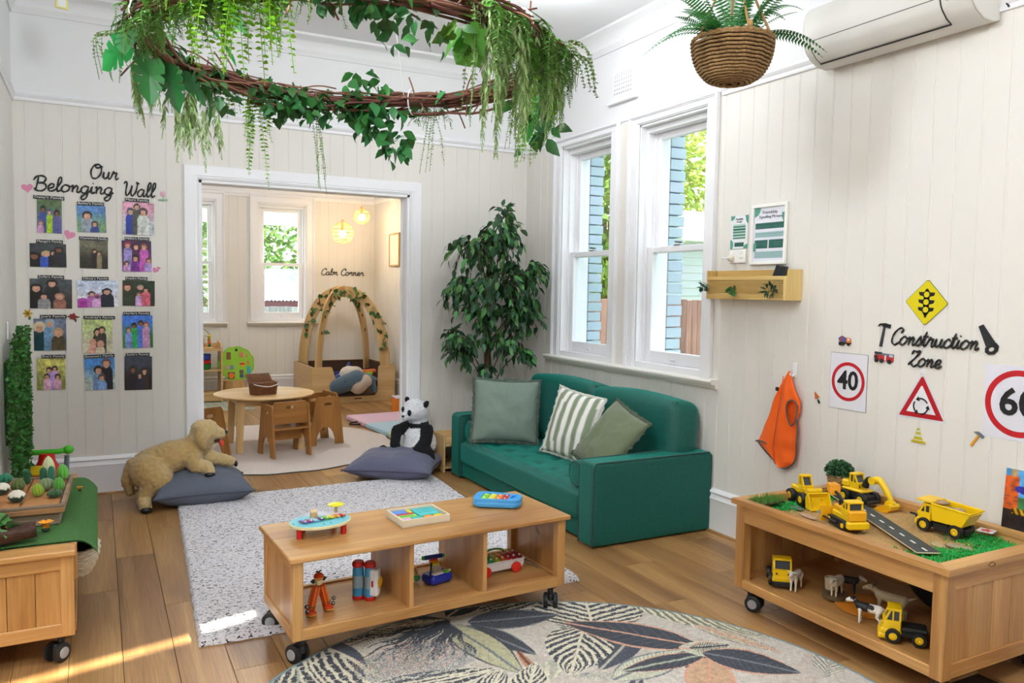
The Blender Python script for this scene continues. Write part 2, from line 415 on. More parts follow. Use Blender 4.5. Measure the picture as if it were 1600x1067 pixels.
# mouldings
def strip(name, path, prof, m=TRIM, smooth=40): return struct(name, G().sweep(path, prof), m, smooth)
sk = [(0, 0), (.018, 0), (.018, .175), (.022, .185), (.016, .2), (.014, .213), (.022, .222), (.018, .234), (.008, .242), (0, .244)]
def sk_(s): return [(s*a, b) for a, b in sk]
strip('baseboard_right', [(XW, YB, 0.014), (XW, -2.5, 0.014)], sk)
strip('baseboard_back', [(XL, YB, 0.014), (.532, YB, 0.014)], sk)
strip('baseboard_back_right', [(2.268, YB, 0.014), (XW, YB, 0.014)], sk)
strip('baseboard_left', [(XL, 3.1, .014), (XL, YB, .014)], sk)
strip('baseboard_far', [(-.2, NRY, .014), (NRX, NRY, .014), (NRX, YB+.16, .014)], sk)
qd = [(0, 0), (.032, 0), (.03, .008), (.02, .014), (0, .014)]
TW = wood('8A6238', 'A97C4A', 'y', .4, 8, .05, 'quad_beading')
strip('trim_1', [(XW, YB, 0), (XW, -2.5, 0)], qd, TW); strip('trim_2', [(XL, 3.1, 0), (XL, YB, 0), (.532, YB, 0)], qd, TW)
strip('trim_3', [(2.268, YB, 0), (XW, YB, 0)], qd, TW)
rl = [(0, -.028), (.010, -.028), (.014, -.018), (.012, -.008), (.02, 0), (.026, .012), (.022, .02), (.01, .024), (.006, .034), (0, .036)]
strip('trim_4', [(XL, 3.1, RAIL), (XL, YB, RAIL), (XW, YB, RAIL), (XW, 5.41, RAIL)], rl)
strip('trim_5', [(XW, 3.53, RAIL), (XW, -2.5, RAIL)], rl)
strip('trim_6', [(-.2, NRY, RAIL), (NRX, NRY, RAIL), (NRX, YB+.16, RAIL)], rl)
cz = CEIL
cv = [(0, -.135), (.012, -.135), (.016, -.12), (.03, -.105)]+[(.03+.075*(1-math.cos(a)), -.105+.08*math.sin(a)) for a in np.linspace(.15, 1.35, 8)]+[(.098, -.02), (.112, -.016), (.116, 0), (0, 0)]
strip('trim_7', [(XL, 3.1, cz), (XL, YB, cz), (XW, YB, cz), (XW, -2.5, cz)], cv, PLASTER)
strip('trim_8', [(-.2, NRY, cz), (NRX, NRY, cz), (NRX, YB+.16, cz)], cv, PLASTER)
# embossed rosettes along the cove are tiny; a dentil relief strip
# door casing (opening to next room)
def arch_casing(name, x0, x1, zt, y, s, w_=.098):
    prof = [(0, 0), (.004, .010), (.012, .014), (.014, .019), (.024, .016), (.027, .021), (.036, .02), (w_-.006, .02), (w_, .014), (w_, 0)]
    root = None; g = G()
    # three mitred legs built from profile: inner edge at opening, spreading outwards
    def pt(kind, a, b): # a offset outward, b proud
        if kind == 0: return (x0-a, y+s*b, 0)
        if kind == 1: return (x0-a, y+s*b, zt+a)
        if kind == 2: return (x1+a, y+s*b, zt+a)
        return (x1+a, y+s*b, 0)
    n = len(prof); vs = [pt(k, a, b) for k in range(4) for a, b in prof]
    fs = [(i*n+k, i*n+(k+1) % n, (i+1)*n+(k+1) % n, (i+1)*n+k) for i in range(3) for k in range(n)]+[tuple(range(n)), tuple(range(3*n, 4*n))]
    g.add(vs, fs); return g
dj = tag(bpy.data.objects.new('door_1', None), kind='structure'); col.objects.link(dj)
obj('casing', arch_casing('c', DO[0], DO[1], DO[3], YB, -1), TRIM, dj, 40)
obj('casing', arch_casing('c', DO[0], DO[1], DO[3], YB+.15, 1), TRIM, dj, 40)
jb = G().box((DO[0]-.001, YB-.002, 0), (DO[0]+.018, YB+.152, DO[3])).box((DO[1]-.018, YB-.002, 0), (DO[1]+.001, YB+.152, DO[3])).box((DO[0], YB-.002, DO[3]-.018), (DO[1], YB+.152, DO[3]))
jb.box((DO[0]+.016, YB+.09, 0), (DO[0]+.03, YB+.12, DO[3]-.018)).box((DO[1]-.03, YB+.09, 0), (DO[1]-.016, YB+.12, DO[3]-.018))
obj('jamb', jb, TRIM, dj)
GL, gnt, gp = newmat('window_glass')
o_ = gnt.nodes['Material Output']; t_ = N(gnt, 'ShaderNodeBsdfTransparent'); gg_ = N(gnt, 'ShaderNodeBsdfGlossy'); mx_ = N(gnt, 'ShaderNodeMixShader')
gg_.inputs['Roughness'].default_value = .02; fz = N(gnt, 'ShaderNodeLayerWeight'); fp = N(gnt, 'ShaderNodeMath', operation='POWER'); fp.inputs[1].default_value = 5.; fm_ = N(gnt, 'ShaderNodeMath', operation='MULTIPLY_ADD'); fm_.inputs[1].default_value = .5; fm_.inputs[2].default_value = .03
t_.inputs[0].default_value = (.97, .985, .98, 1)
gnt.links.new(fz.outputs['Facing'], fp.inputs[0]); gnt.links.new(fp.outputs[0], fm_.inputs[0]); gnt.links.new(fm_.outputs[0], mx_.inputs[0]); gnt.links.new(t_.outputs[0], mx_.inputs[1]); gnt.links.new(gg_.outputs[0], mx_.inputs[2]); gnt.links.new(mx_.outputs[0], o_.inputs[0])
def window(name, axis, c, a0, a1, z0, z1, sign, cw=.10, headw=.06):
    """double hung sash. local frame: u along wall, d = depth outward from room face."""
    root = tag(bpy.data.objects.new(name, None), kind='structure'); col.objects.link(root)
    def bx(g, u0, u1, d0, d1, q0, q1, bev=0):
        e0, e1 = c-sign*d0, c-sign*d1; lo, hi = min(e0, e1), max(e0, e1)
        if axis == 'x': g.box((lo, u0, q0), (hi, u1, q1), bev=bev)
        else: g.box((u0, lo, q0), (u1, hi, q1), bev=bev)
        return g
    # casing with stepped moulding
    g = G()
    for (w0, w1, pr) in ((0, .012, .012), (.012, cw-.03, .018), (cw-.03, cw-.018, .024), (cw-.018, cw, .03)):
        hw0, hw1 = w0*headw/cw, w1*headw/cw
        bx(g, a0-w1, a0-w0, -pr, .0, z0-.03, z1+hw0, .002); bx(g, a1+w0, a1+w1, -pr, .0, z0-.03, z1+hw0, .002)
        bx(g, a0-w1, a1+w1, -pr, .0, z1+hw0, z1+hw1, .002)
    obj('casing', g, TRIM, root)
    # box frame lining
    g = G(); D = .23
    for (u0, u1, d0, d1) in ((a0, a0+.012, 0, D), (a0+.012, a0+.032, .05, D), (a0+.032, a0+.046, .1, .112)):
        bx(g, u0, u1, d0, d1, z0, z1, .001); bx(g, a0+a1-u1, a0+a1-u0, d0, d1, z0, z1, .001)
    bx(g, a0, a1, 0, D, z1-.014, z1); bx(g, a0+.012, a1-.012, .045, D, z1-.05, z1-.014, .001)
    bx(g, a0, a1, -.004, D+.04, z0-.035, z0+.008)
    obj('frame_lining', g, TRIM, root)
    zm = z0+(z1-z0)*.478; st = .05
    i0, i1 = a0+.033, a1-.033
    def sash(d0, d1, q0, q1, bot, top):
        s = G(); bx(s, i0, i0+st, d0, d1, q0, q1, .003); bx(s, i1-st, i1, d0, d1, q0, q1, .003)
        bx(s, i0+st, i1-st, d0, d1, q0, q0+bot, .003); bx(s, i0+st, i1-st, d0, d1, q1-top, q1, .003)
        so_ = obj('sash', s, TRIM, root)
        p = G(); dm = (d0+d1)/2; bx(p, i0+st-.004, i1-st+.004, dm-.002, dm+.002, q0+bot-.004, q1-top+.004)
        obj('pane', p, GL, so_)
        return so_
    lo_ = sash(.062, .100, z0+.008, zm+.02, .078, .038)
    up_ = sash(.112, .150, zm-.02, z1-.05, .036, .045)
    hh = G(); bx(hh, (a0+a1)/2-.018, (a0+a1)/2+.018, .045, .062, z0+.035, z0+.045, .003); obj('finger_lift', hh, mat('E4E4E4', .3, name='lift'), lo_)
    lt = G(); bx(lt, (a0+a1)/2-.03, (a0+a1)/2+.03, .06, .1, zm+.02, zm+.028, .003)
    lt.tube([(c-sign*.085, (a0+a1)/2-.02, zm+.04), (c-sign*.07, (a0+a1)/2+.03, zm+.045)] if axis == 'x' else [((a0+a1)/2-.02, c-sign*.085, zm+.04), ((a0+a1)/2+.03, c-sign*.07, zm+.045)], .006, 8)
    obj('sash_catch', lt, mat('8C8478', .3, .9, name='aged_metal'), lo_)
    return root
window('window_1', 'x', XW, *W1, -1); window('window_2', 'x', XW, *W2, -1)
window('window_3', 'y', NRY, *W3, -1, .11, .11); window('window_4', 'y', NRY, *W4, -1, .11, .11)
def sill(name, axis, c, u0, u1, z, dp=.062):
    s = G(); pf = [(0, -.055), (.02, -.055), (.026, -.045), (.03, -.032), (dp-.006, -.03), (dp, -.022), (dp+.004, -.012), (dp, -.003), (dp-.01, 0), (0, 0)]
    if axis == 'x': s.sweep([(c, u1, z), (c, u0, z)], pf)
    else: s.sweep([(u0, c, z), (u1, c, z)], pf)
    return struct(name, s, SILLM, 40)
sill('trim_9', 'x', XW, 3.49, 5.44, .9); sill('trim_10', 'y', NRY, 1.69, 2.59, .945); sill('trim_11', 'y', NRY, .55, 1.45, .945)
# pale blue painted brick reveals outside the right windows (each brick a piece)
BR = mat('B4C4D4', .8, bump=.5, bs=60, rnd=.05, name='pale_blue_brick')
bw = struct('wall_outer_brick', G().box((XW+.24, 3.2, -.6), (XW+.242, 3.25, 3.0)), BR)
for (y0, y1) in ((W1[0], W1[1]), (W2[0], W2[1])):
    for k in range(24):
        z = .94+k*.076
        if z > 2.55: break
        me = G().box((XW+.24, y1-.03, z), (XW+.36 if k % 2 else XW+.37, y1+.1, z+.068), bev=.004).mesh('brick'); me.materials.append(BR); inst('brick', me, bw, Matrix())
# wall vent
v = tag(bpy.data.objects.new('trim_12', None), kind='structure'); col.objects.link(v)
g = G().box((XW-.012, 4.355, 2.705), (XW, 4.655, 2.935), bev=.003).box((XW-.03, 4.34, 2.69), (XW, 4.67, 2.712), bev=.004)
obj('vent_frame', g, PLASTER, v)
g = G()
for i in range(9):
    for j in range(6):
        y = 4.40+i*.026; z = 2.745+j*.028
        g.tube([(XW-.014, y-.010, z-.01), (XW-.017, y, z+.012), (XW-.014, y+.010, z-.01)], .0032, 5)
obj('vent_fretwork', g, mat('F4F4F4', .6, name='vent_relief'), v)
g = G()
for i in range(8):
    for j in range(5): g.box((XW-.0135, 4.41+i*.026, 2.752+j*.03), (XW-.0119, 4.417+i*.026, 2.77+j*.03))
obj('vent_slots', g, mat('6E6E70', .8, name='vent_dark'), v)
# fittings for the ceiling lamps and the added fill lights
for i, (x, y, e) in enumerate(LAMPS_AND_FILL+[(1.3, 8.0, 0)]):
    t = thing('ceiling_lamp', ['round white ceiling light above the wreath', 'added round fill light over the near rug, out of view', 'added round fill light above the play tables, out of view', 'added round fill light in the rear left of the room, out of view', 'round white ceiling light in the next room'][i], 'ceiling light', (x, y, CEIL), 0)
    obj('lamp_base', G().lathe([(.2, 0), (.2, -.018), (.185, -.03), (.175, -.03)], n=40), mat('F4F4F4', .4, name='lamp_white'), t, 40)
    obj('diffuser', G().lathe([(.172, -.028), (.165, -.034), (.1, -.038), (.0001, -.039)], n=40), mat('FFFCF6', .5, emit=4, name='lamp_glow'), t, True)
# ============================================================ OUTSIDE (seen through the windows)
GRD = struct('ground', G().box((-12, -12, -.7), (30, 34, -.6)), mat('8E9A6A', .9, name='outside_ground'))
WB = mat('9AA4AE', .6, rnd=.03, name='white_weatherboard')
def paling_fence(name, label, x0, x1, y0, y1, zt, n, c, zb=-.6):
    t = thing(name, label, 'fence', (x0, y0, zb)); L = math.hypot(x1-x0, y1-y0); t.rotation_euler.z = math.atan2(y1-y0, x1-x0)
    m = wood(*c, 'z', .8, 12, .2, 'paling'); w_ = L/n
    me = G().box((.002, 0, 0), (w_-.004, .016, zt-zb), bev=.002).mesh('paling'); me.materials.append(m)
    for i in range(min(n, 290)): inst('paling', me, t, T((i*w_, random.uniform(-.002, .002), random.uniform(-.012, .012))))
    obj('rail', G().box((0, .016, .3), (L, .06, .38)), m, t); obj('rail', G().box((0, .016, zt-zb-.3), (L, .06, zt-zb-.22)), m, t)
    return t
paling_fence('paling_fence', 'brown timber paling fence seen low through the sash windows by the sofa', 3.9, 10.5, 9.0, 9.0, 1.30, 66, ('86645A', 'A07C6E'))
def wboard(name, label, x0, x1, y0, y1, z1, roof=None):
    t = thing(name, label, 'house', ((x0+x1)/2, (y0+y1)/2, -.6)); hx, hy = (x1-x0)/2, (y1-y0)/2
    obj('wall', G().box((-hx, -hy, 0), (hx, hy, z1+.6)), WB, t)
    me = G().add([(-hx-.03, -hy-.025, 0), (hx+.03, -hy-.025, 0), (hx+.03, -hy-.008, .15), (-hx-.03, -hy-.008, .15), (-hx-.03, -hy, 0), (hx+.03, -hy, 0), (hx+.03, -hy, .15), (-hx-.03, -hy, .15)], [(0, 1, 2, 3), (4, 5, 6, 7), (0, 4, 7, 3), (1, 5, 6, 2), (0, 1, 5, 4), (3, 2, 6, 7)]).mesh('weatherboard'); me.materials.append(WB)
    for k in range(int((z1+.6)/.15)): inst('weatherboard', me, t, T((0, 0, k*.15)))
    if roof:
        z = z1+.6; obj('roof', G().prism([(-hy-.4, z-.05), (hy+.4, z-.05), (0, z+roof)], -hx-.3, hx+.3, 'yz'), mat('B9C4CC', .5, name='pale_roof'), t)
    return t
wboard('house_or_sun_blocker', 'white weatherboard house beyond the fence, seen through the near window', 9.0, 15, 12.2, 16, 2.45, 0.8)
# two unseen blocks added to the east, trimming the low sun to a streak
def tall(name, label, x0, y0, y1):
    t = thing(name, label, 'house', (x0+.5, (y0+y1)/2, -.6)); h = (y1-y0)/2
    obj('wall', G().box((-.5, -h, 0), (.5, h, 7.6)), WB, t); return t
# sun plane: y = 3.218+.25 x ; at x = 9 it passes y = 5.468
tall('house_or_sun_blocker', 'added tall pale sun blocker, out of view, on the near side of the narrow sunlit gap', 9.0, -4, 5.438)
tall('house_or_sun_blocker', 'added tall pale sun blocker, out of view, on the far side of the narrow sunlit gap', 8.0, 5.5, 8.2)
# beyond the next room
paling_fence('paling_fence', 'pale timber paling fence seen low through the next room windows', -1.5, 6, 14.0, 14.0, 1.05, 60, ('8A8E96', 'A4A8AE'))
t = thing('garden_shed', 'garden shed with a pale corrugated iron roof behind the next room windows', 'shed', (2.9, 17.5, -.6))
obj('wall', G().box((-2.2, -1, 0), (2.6, 1.5, 1.75)), mat('7A5C62', .8, name='shed_wall'), t)
cg = G().grid(170, 2, lambda u, v: (-2.5+u*5.4, -1.3+v*3, 1.72+v*.7+.02*math.sin(u*5.4*2*PI/.076)))
obj('roof', cg, mat('A8AEB8', .5, .2, name='corrugated_iron'), t)
obj('fascia', G().box((-2.5, -1.32, 1.5), (2.9, -1.28, 1.7)), mat('6B4148', .7, name='fascia'), t)
# verandah blind above (pale strip at top of next room windows)
struct('trim_13', G().box((-.5, 12.3, 2.32), (5, 12.34, 3.4)), mat('B4B4B0', .8, name='verandah_blind'))
def leafmesh(L, w_, fold=.18, droop=.25, n=4, tip=1.0):
    vs = []; prof = {4: [.02, .75, 1., .62, .02], 5: [.02, .6, 1, .9, .5, .02], 3: [.02, 1, .8, .02]}[n]
    for i, k in enumerate(prof):
        t_ = i/n; x = L*t_; z = -droop*L*t_*t_; h = w_/2*k
        vs += [(x, -h, z+fold*h), (x, 0, z), (x, h, z+fold*h)]
    fs = []
    for i in range(n): a = i*3; fs += [(a, a+3, a+4, a+1), (a+1, a+4, a+5, a+2)]
    return vs, fs
def rot_to(d, roll=0):
    q = Vector(d).to_track_quat('X', 'Z'); return q.to_matrix().to_4x4() @ Matrix.Rotation(roll, 4, 'X')
def foliage(c, r, n, size, seed, shell=.55):
    rr = random.Random(seed); g = G()
    vs, fs = leafmesh(size, size*.5, n=3)
    for _ in range(n):
        d = Vector((rr.gauss(0, 1), rr.gauss(0, 1), rr.gauss(0, 1))).normalized(); k = shell+(1-shell)*rr.random()
        lump = 1+.18*noise.noise(d*2.3+Vector((seed, 0, 0)))
        p = Vector(c)+Vector((d.x*r[0], d.y*r[1], d.z*r[2]))*k*lump
        dd = (d+Vector((rr.uniform(-.8, .8), rr.uniform(-.8, .8), rr.uniform(-1, .3)))).normalized()
        g.add(vs, fs, Matrix.Translation(p) @ rot_to(dd, rr.uniform(0, 6.3)))
    return g
def garden_tree(label, x, y, zc, r, n, size, c, seed, trunk=True):
    t = thing('garden_tree', label, 'tree', (x, y, -.6))
    obj('foliage', foliage((0, 0, zc+.6), r, n, size, seed, .35), mat(c, .6, rnd=.35, trans=.35, name='garden_leaf_'+c), t, fix=False)['kind'] = 'stuff'
    if trunk: obj('trunk', G().tube(crom([(0, 0, 0), (.1, 0, zc*.5), (0, .1, zc+.5)], 4), [.16, .15, .14, .13, .12, .11, .1, .09, .08][:9], 10), mat('7A6A58', .9, name='bark'), t, True)
garden_tree('leafy yellow green tree beyond the fence, seen through the near sash window', 15.6, 20.5, 5.2, (3.6, 1.8, 3.0), 5200, .24, '8FA24C', 3)
garden_tree('leafy green tree beyond the fence, seen through the far sash window', 7.2, 10.6, 2.9, (1.2, .95, 2.1), 5200, .15, '7E9A48', 4)
garden_tree('green shrub behind the shed, seen through the next room windows', 2.8, 20.9, 1.9, (3.4, 1, 2.2), 4200, .2, '6F8F52', 5)
garden_tree('dark leafy shrub seen through the left window of the next room', 1.1, 15.2, 1.2, (.75, .5, 1.6), 2600, .14, '64784F', 6, False)
# ============================================================ FURNITURE
PINE = ('B4793F', 'D29C5E'); HON = ('AC7840', 'CF9F62')
PX, PY, PZ = (wood(*HON, a, .38, 7, .06, 'honey_wood', bump=.1) for a in 'xyz')
def caster(parent, x, y, z_top, ang=0, r=.036):
    c = T((x, y, 0), (0, 0, ang))
    w_ = obj('caster', G().cyl((0, 0, z_top-.012), (0, 0, z_top), .028, n=16, M=c).tube([(0, 0, z_top-.01), (0, .004, z_top-.04), (0, .02, r+.012)], [.014, .012, .01], 10, M=c)
             .box((-.011, -.012, r), (.011, .036, r+.03), c, bev=.005), mat('2A2B2E', .4, name='caster_fork'), parent, 40)
    for s in (-1, 1):
        g = G().lathe([(r*.6, s*.012), (r, s*.014), (r, s*.027), (r*.8, s*.031), (r*.58, s*.032)], (0, .022, r), 24, c, 'x')
        obj('tyre', g, mat('1C1D1F', .5, name='caster_tyre'), w_, 40)
        obj('hub_cap', G().lathe([(r*.6, s*.0300), (r*.55, s*.0345), (.0001, s*.0355)], (0, .022, r), 20, c, 'x'), mat('A9ABB0', .35, .2, name='caster_hub'), w_, 40)
    return w_
# ---- sofa
VEL = mat('00544A', .6, bump=.35, bs=160, var=.14, sheen=.75, name='green_velvet'); VEL.node_tree.nodes['Principled BSDF'].inputs['Sheen Tint'].default_value = (.02, .62, .50, 1)
VELP = mat('05463E', .7, sheen=.4, name='green_piping')
def rbox(g, lo, hi, r, M=None, puff=0, nx=14, seg=5):
    """softly rounded box (superellipsoid-ish cushion)"""
    c = [(lo[i]+hi[i])/2 for i in range(3)]; h = [(hi[i]-lo[i])/2 for i in range(3)]
    n = 10; vs = []; fs = []; idx = {}
    def proj(p):
        q = [max(-(h[i]-r), min(h[i]-r, p[i])) for i in range(3)]; d = Vector([p[i]-q[i] for i in range(3)])
        if d.length > 1e-9: d = d.normalized()*r
        out = [q[i]+d[i] for i in range(3)]
        for i in range(3):
            a, b = (i+1) % 3, (i+2) % 3
            out[i] += puff*(abs(out[i])/h[i])**3*math.copysign(1, out[i])*(1-(out[a]/h[a])**2)*(1-(out[b]/h[b])**2)*h[i]
        return tuple(c[i]+out[i] for i in range(3))
    def ts(i): # parameter samples concentrated at the rim
        L = h[i]; k = [-L, -L+r*.1, -L+r*.35, -L+r*.7, -L+r]; m = [-(L-r)+2*(L-r)*j/n for j in range(1, n)]
        return k+m+[-x for x in reversed(k)]
    S = [ts(i) for i in range(3)]
    for ax in range(3):
        a, b = (ax+1) % 3, (ax+2) % 3
        for sg in (-1, 1):
            base = len(vs)
            for p in S[a]:
                for q in S[b]:
                    v = [0, 0, 0]; v[ax] = sg*h[ax]; v[a] = p; v[b] = q; vs.append(proj(v))
            m = len(S[b])
            for i in range(len(S[a])-1):
                for j in range(m-1): fs.append((base+i*m+j, base+i*m+j+1, base+(i+1)*m+j+1, base+(i+1)*m+j))
    g.add(vs, fs, M); return g
def weld(me, d=1e-4):
    bm = bmesh.new(); bm.from_mesh(me); bmesh.ops.remove_doubles(bm, verts=bm.verts, dist=d); bmesh.ops.recalc_face_normals(bm, faces=bm.faces); bm.to_mesh(me); bm.free(); return me
def sobj(name, g, m, parent=None, loc=None, rot=None, d=1e-4): return finish(name, weld(g.mesh(name), d), m, parent, True, loc, rot)
sf = thing('sofa', 'low deep green velvet sofa with tufted seat under the sash windows', 'sofa', (2.355, 3.51, 0))
SL, SD, AH = 1.93, .83, .472
sobj('base', rbox(G(), (.03, .14, .015), (SD, SL-.14, .13), .012), VEL, sf)
g = G()
def seat(u, v):
    x = .015+u*.66; y = .152+v*(SL-.304); z = .292
    z -= .05*max(0, (.06-u)/.06)**2 + .012*max(0, (.04-v)/.04)**2+.012*max(0, (v-.96)/.04)**2
    dm = 1
    for i in range(3):
        for j in range(8):
            cx, cy = .2+i*.24, (j+.5+(.25 if i % 2 else -.0))/8.1
            d2 = ((u-cx)*.66)**2+((v-cy)*(SL-.3))**2; z -= .017*math.exp(-d2/.0011); z += .004*math.exp(-d2/.012)
    z += .004*noise.noise(Vector((x*9, y*9, 1)))
    return (x, y, z)
ng = (50, 130); g.grid(ng[0], ng[1], seat)
rbox(g, (.0, .152, .125), (.7, SL-.152, .278), .03)
obj('seat_cushion', g, VEL, sf, True, fix=False)
for k, y0 in enumerate((0, SL-.15)):
    o = sobj('arm', rbox(G(), (0, y0, .008), (SD+.005, y0+.15, AH), .022), VEL, sf)
    for yy in (y0+.006, y0+.144):
        pth = [(.004, yy, .01), (.004, yy, AH-.03), (.012, yy, AH-.008), (.03, yy, AH-.001), (SD-.02, yy, AH-.001), (SD, yy, AH-.02), (SD, yy, .01)]
        obj('piping', G().tube(pth, .0045, 6), VELP, o, True)
sobj('back_frame', rbox(G(), (.70, .13, .01), (SD, SL-.13, .46), .02), VEL, sf)
for y0, y1 in ((.10, .955), (.955, SL-.10)):
    o = sobj('back_cushion', rbox(G(), (-.115, -(y1-y0)/2+.003, 0), (.115, (y1-y0)/2-.003, .47), .055, puff=.12), VEL, sf, (.665, (y0+y1)/2, .285), (0, math.radians(7), 0))
    pth = crom([(-.06, -(y1-y0)/2+.02, .465), (-.06, 0, .482), (-.06, (y1-y0)/2-.02, .465)], 6)
    obj('piping', G().tube(pth, .004, 6), VELP, o, True)
for y0, lb in ((.235, 'small green velvet bolster against the near arm of the sofa'), (SL-.235, 'small green velvet bolster against the far arm of the sofa')):
    t = thing('bolster', lb, 'cushion', (2.355+.03, 3.51+y0, .292+.077), 0, 'green bolsters on the sofa')
    obj('cover', G().lathe([(.0001, 0), (.03, .002), (.06, .004), (.072, .012), (.075, .03), (.075, .44), (.07, .458), (.05, .466), (.0001, .47)], (0, 0, 0), 28, None, 'x'), VEL, t, 50)
    obj('piping', G().tube([(.006, .07*math.cos(a), .07*math.sin(a)) for a in np.linspace(0, 2*PI, 29)], .004, 6, False), VELP, t, True)
# ---- square cushions
def pillow_mesh(w_, h_, t_, seed, sag=.06, n=34, frill=0, flat=.0):
    g = G(); rnd_ = Vector((seed*3.1, 0, 0))
    for sg in (-1, 1):
        def fn(u, v, sg=sg):
            a, b = 2*u-1, 2*v-1
            ea = 1-sag*(1-b*b)*abs(a)**3*1.0; eb = 1-sag*(1-a*a)*abs(b)**3
            x = a*w_/2*ea; z = b*h_/2*eb
            k = max(0, (1-abs(a)**2.4))**.55*max(0, (1-abs(b)**2.4))**.55
            wr = noise.noise(Vector((a*2.2, b*2.2, sg))+rnd_)*.18+noise.noise(Vector((a*6, b*6, sg))+rnd_)*.05
            cr = .10*math.exp(-((abs(a)-abs(b))**2)/.01)*abs(a)*k
            y = sg*t_/2*k*(1+wr-cr)
            return (x, y, z)
        g.grid(n, n, fn)
    return g
def ring_edge(w_, h_, sag, n=40):
    P = []
    for e in range(4):
        for k in range(n):
            t = -1+2*k/n; a, b = [(t, -1), (1, t), (-t, 1), (-1, -t)][e]
            ea = 1-sag*(1-b*b)*abs(a)**3; eb = 1-sag*(1-a*a)*abs(b)**3; P.append((a*w_/2*ea, 0, b*h_/2*eb, e))
    return P
def throw(name, label, w_, h_, t_, m, edge_m, seed, loc, rot, frill=.018, sag=.07, group=None, cols=None):
    t = thing(name, label, 'cushion', loc, rot, group)
    me = weld(pillow_mesh(w_, h_, t_, seed, sag).mesh('cover'), 1e-5)
    if cols:
        setcol(me, [(*lin(cols(v.co.x/w_+.5, v.co.z/h_+.5)), 1) for v in me.vertices])
    finish('cover', me, m, t, True)
    if frill:
        P = ring_edge(w_, h_, sag); n = len(P); g = G(); vs = []
        rr = random.Random(seed)
        for i, (x, y, z, e) in enumerate(P):
            L = math.hypot(x, z); k = 1+frill*(1.1+.5*rr.random())/L; wv = .006*math.sin(i*1.3)+.004*rr.uniform(-1, 1)
            vs += [(x*.985, -.0015, z*.985), (x*k, wv-.001, z*k), (x*k, wv+.001, z*k), (x*.985, .0015, z*.985)]
        fs = [(i*4+a, i*4+a+1, ((i+1) % n)*4+a+1, ((i+1) % n)*4+a) for i in range(n) for a in range(3)]
        g.add(vs, fs); obj('frayed_edge', g, edge_m, t, True)
    return t
SAGE = mat('74867A', .75, bump=.3, bs=240, var=.05, sheen=.3, name='sage_velvet'); SAGED = mat('4E5C50', .85, name='sage_edge')
OLV = mat('667054', .75, bump=.3, bs=240, var=.06, sheen=.3, name='olive_velvet'); OLVD = mat('4A5240', .85, name='olive_edge')
R_ = math.radians
throw('throw_cushion', 'square sage green velvet cushion propped at the far end of the sofa', .47, .45, .15, SAGE, SAGED, 2, (2.595, 5.02, .53), (R_(-14), R_(2), R_(-27)), group='throw cushions on the green sofa')
def stripes(u, v):
    k = (u*5.6+.3) % 1
    return (.93, .92, .90) if k > .5 else (.52, .57, .47)
throw('throw_cushion', 'cream and sage striped linen cushion leaning in the middle of the sofa', .40, .45, .13, vmat(.85, 'striped_linen', bump=.3, bs=400), mat('C9C8BE', .9, name='linen_edge'), 5, (2.77, 4.39, .515), (R_(-16), R_(7), R_(-74)), frill=.012, group='throw cushions on the green sofa', cols=stripes)
throw('throw_cushion', 'olive green velvet cushion slumped against the near arm of the sofa', .45, .43, .14, OLV, OLVD, 9, (2.715, 3.885, .515), (R_(-37.7), R_(10.6), R_(-99.8)), group='throw cushions on the green sofa')
# ---- floor cushions
def floor_cushion(label, w_, h_, t_, m, seed, loc, rot, em):
    t = thing('floor_cushion', label, 'cushion', loc, rot, 'large cushions on the floor')
    me = weld(pillow_mesh(w_, h_, t_, seed, .1, 44).mesh('cover'), 1e-5)
    for v in me.vertices:
        x, y, z = v.co; v.co = (x, z, max(-t_/2*.62, y*1.0))
    o = finish('cover', me, m, t, True)
    P = ring_edge(w_, h_, .1, 30); obj('seam', G().tube([(p[0], p[2], 0) for p in P]+[(P[0][0], P[0][2], 0)], .005, 6, False), em, t, True)
    return t
floor_cushion('grey linen floor cushion under the plush dog', .60, .56, .24, mat('5C6270', .85, bump=.4, bs=300, var=.06, name='grey_linen'), 3, (.585, 5.46, .092), R_(-1), mat('4A4F5B', .85, name='grey_seam'))
floor_cushion('slate violet floor cushion in front of the plush panda', .66, .60, .22, mat('5E6078', .8, bump=.3, bs=300, var=.07, sheen=.2, name='slate_fabric'), 8, (1.97, 5.58, .09), R_(-34), mat('4A4A5E', .85, name='slate_seam'))
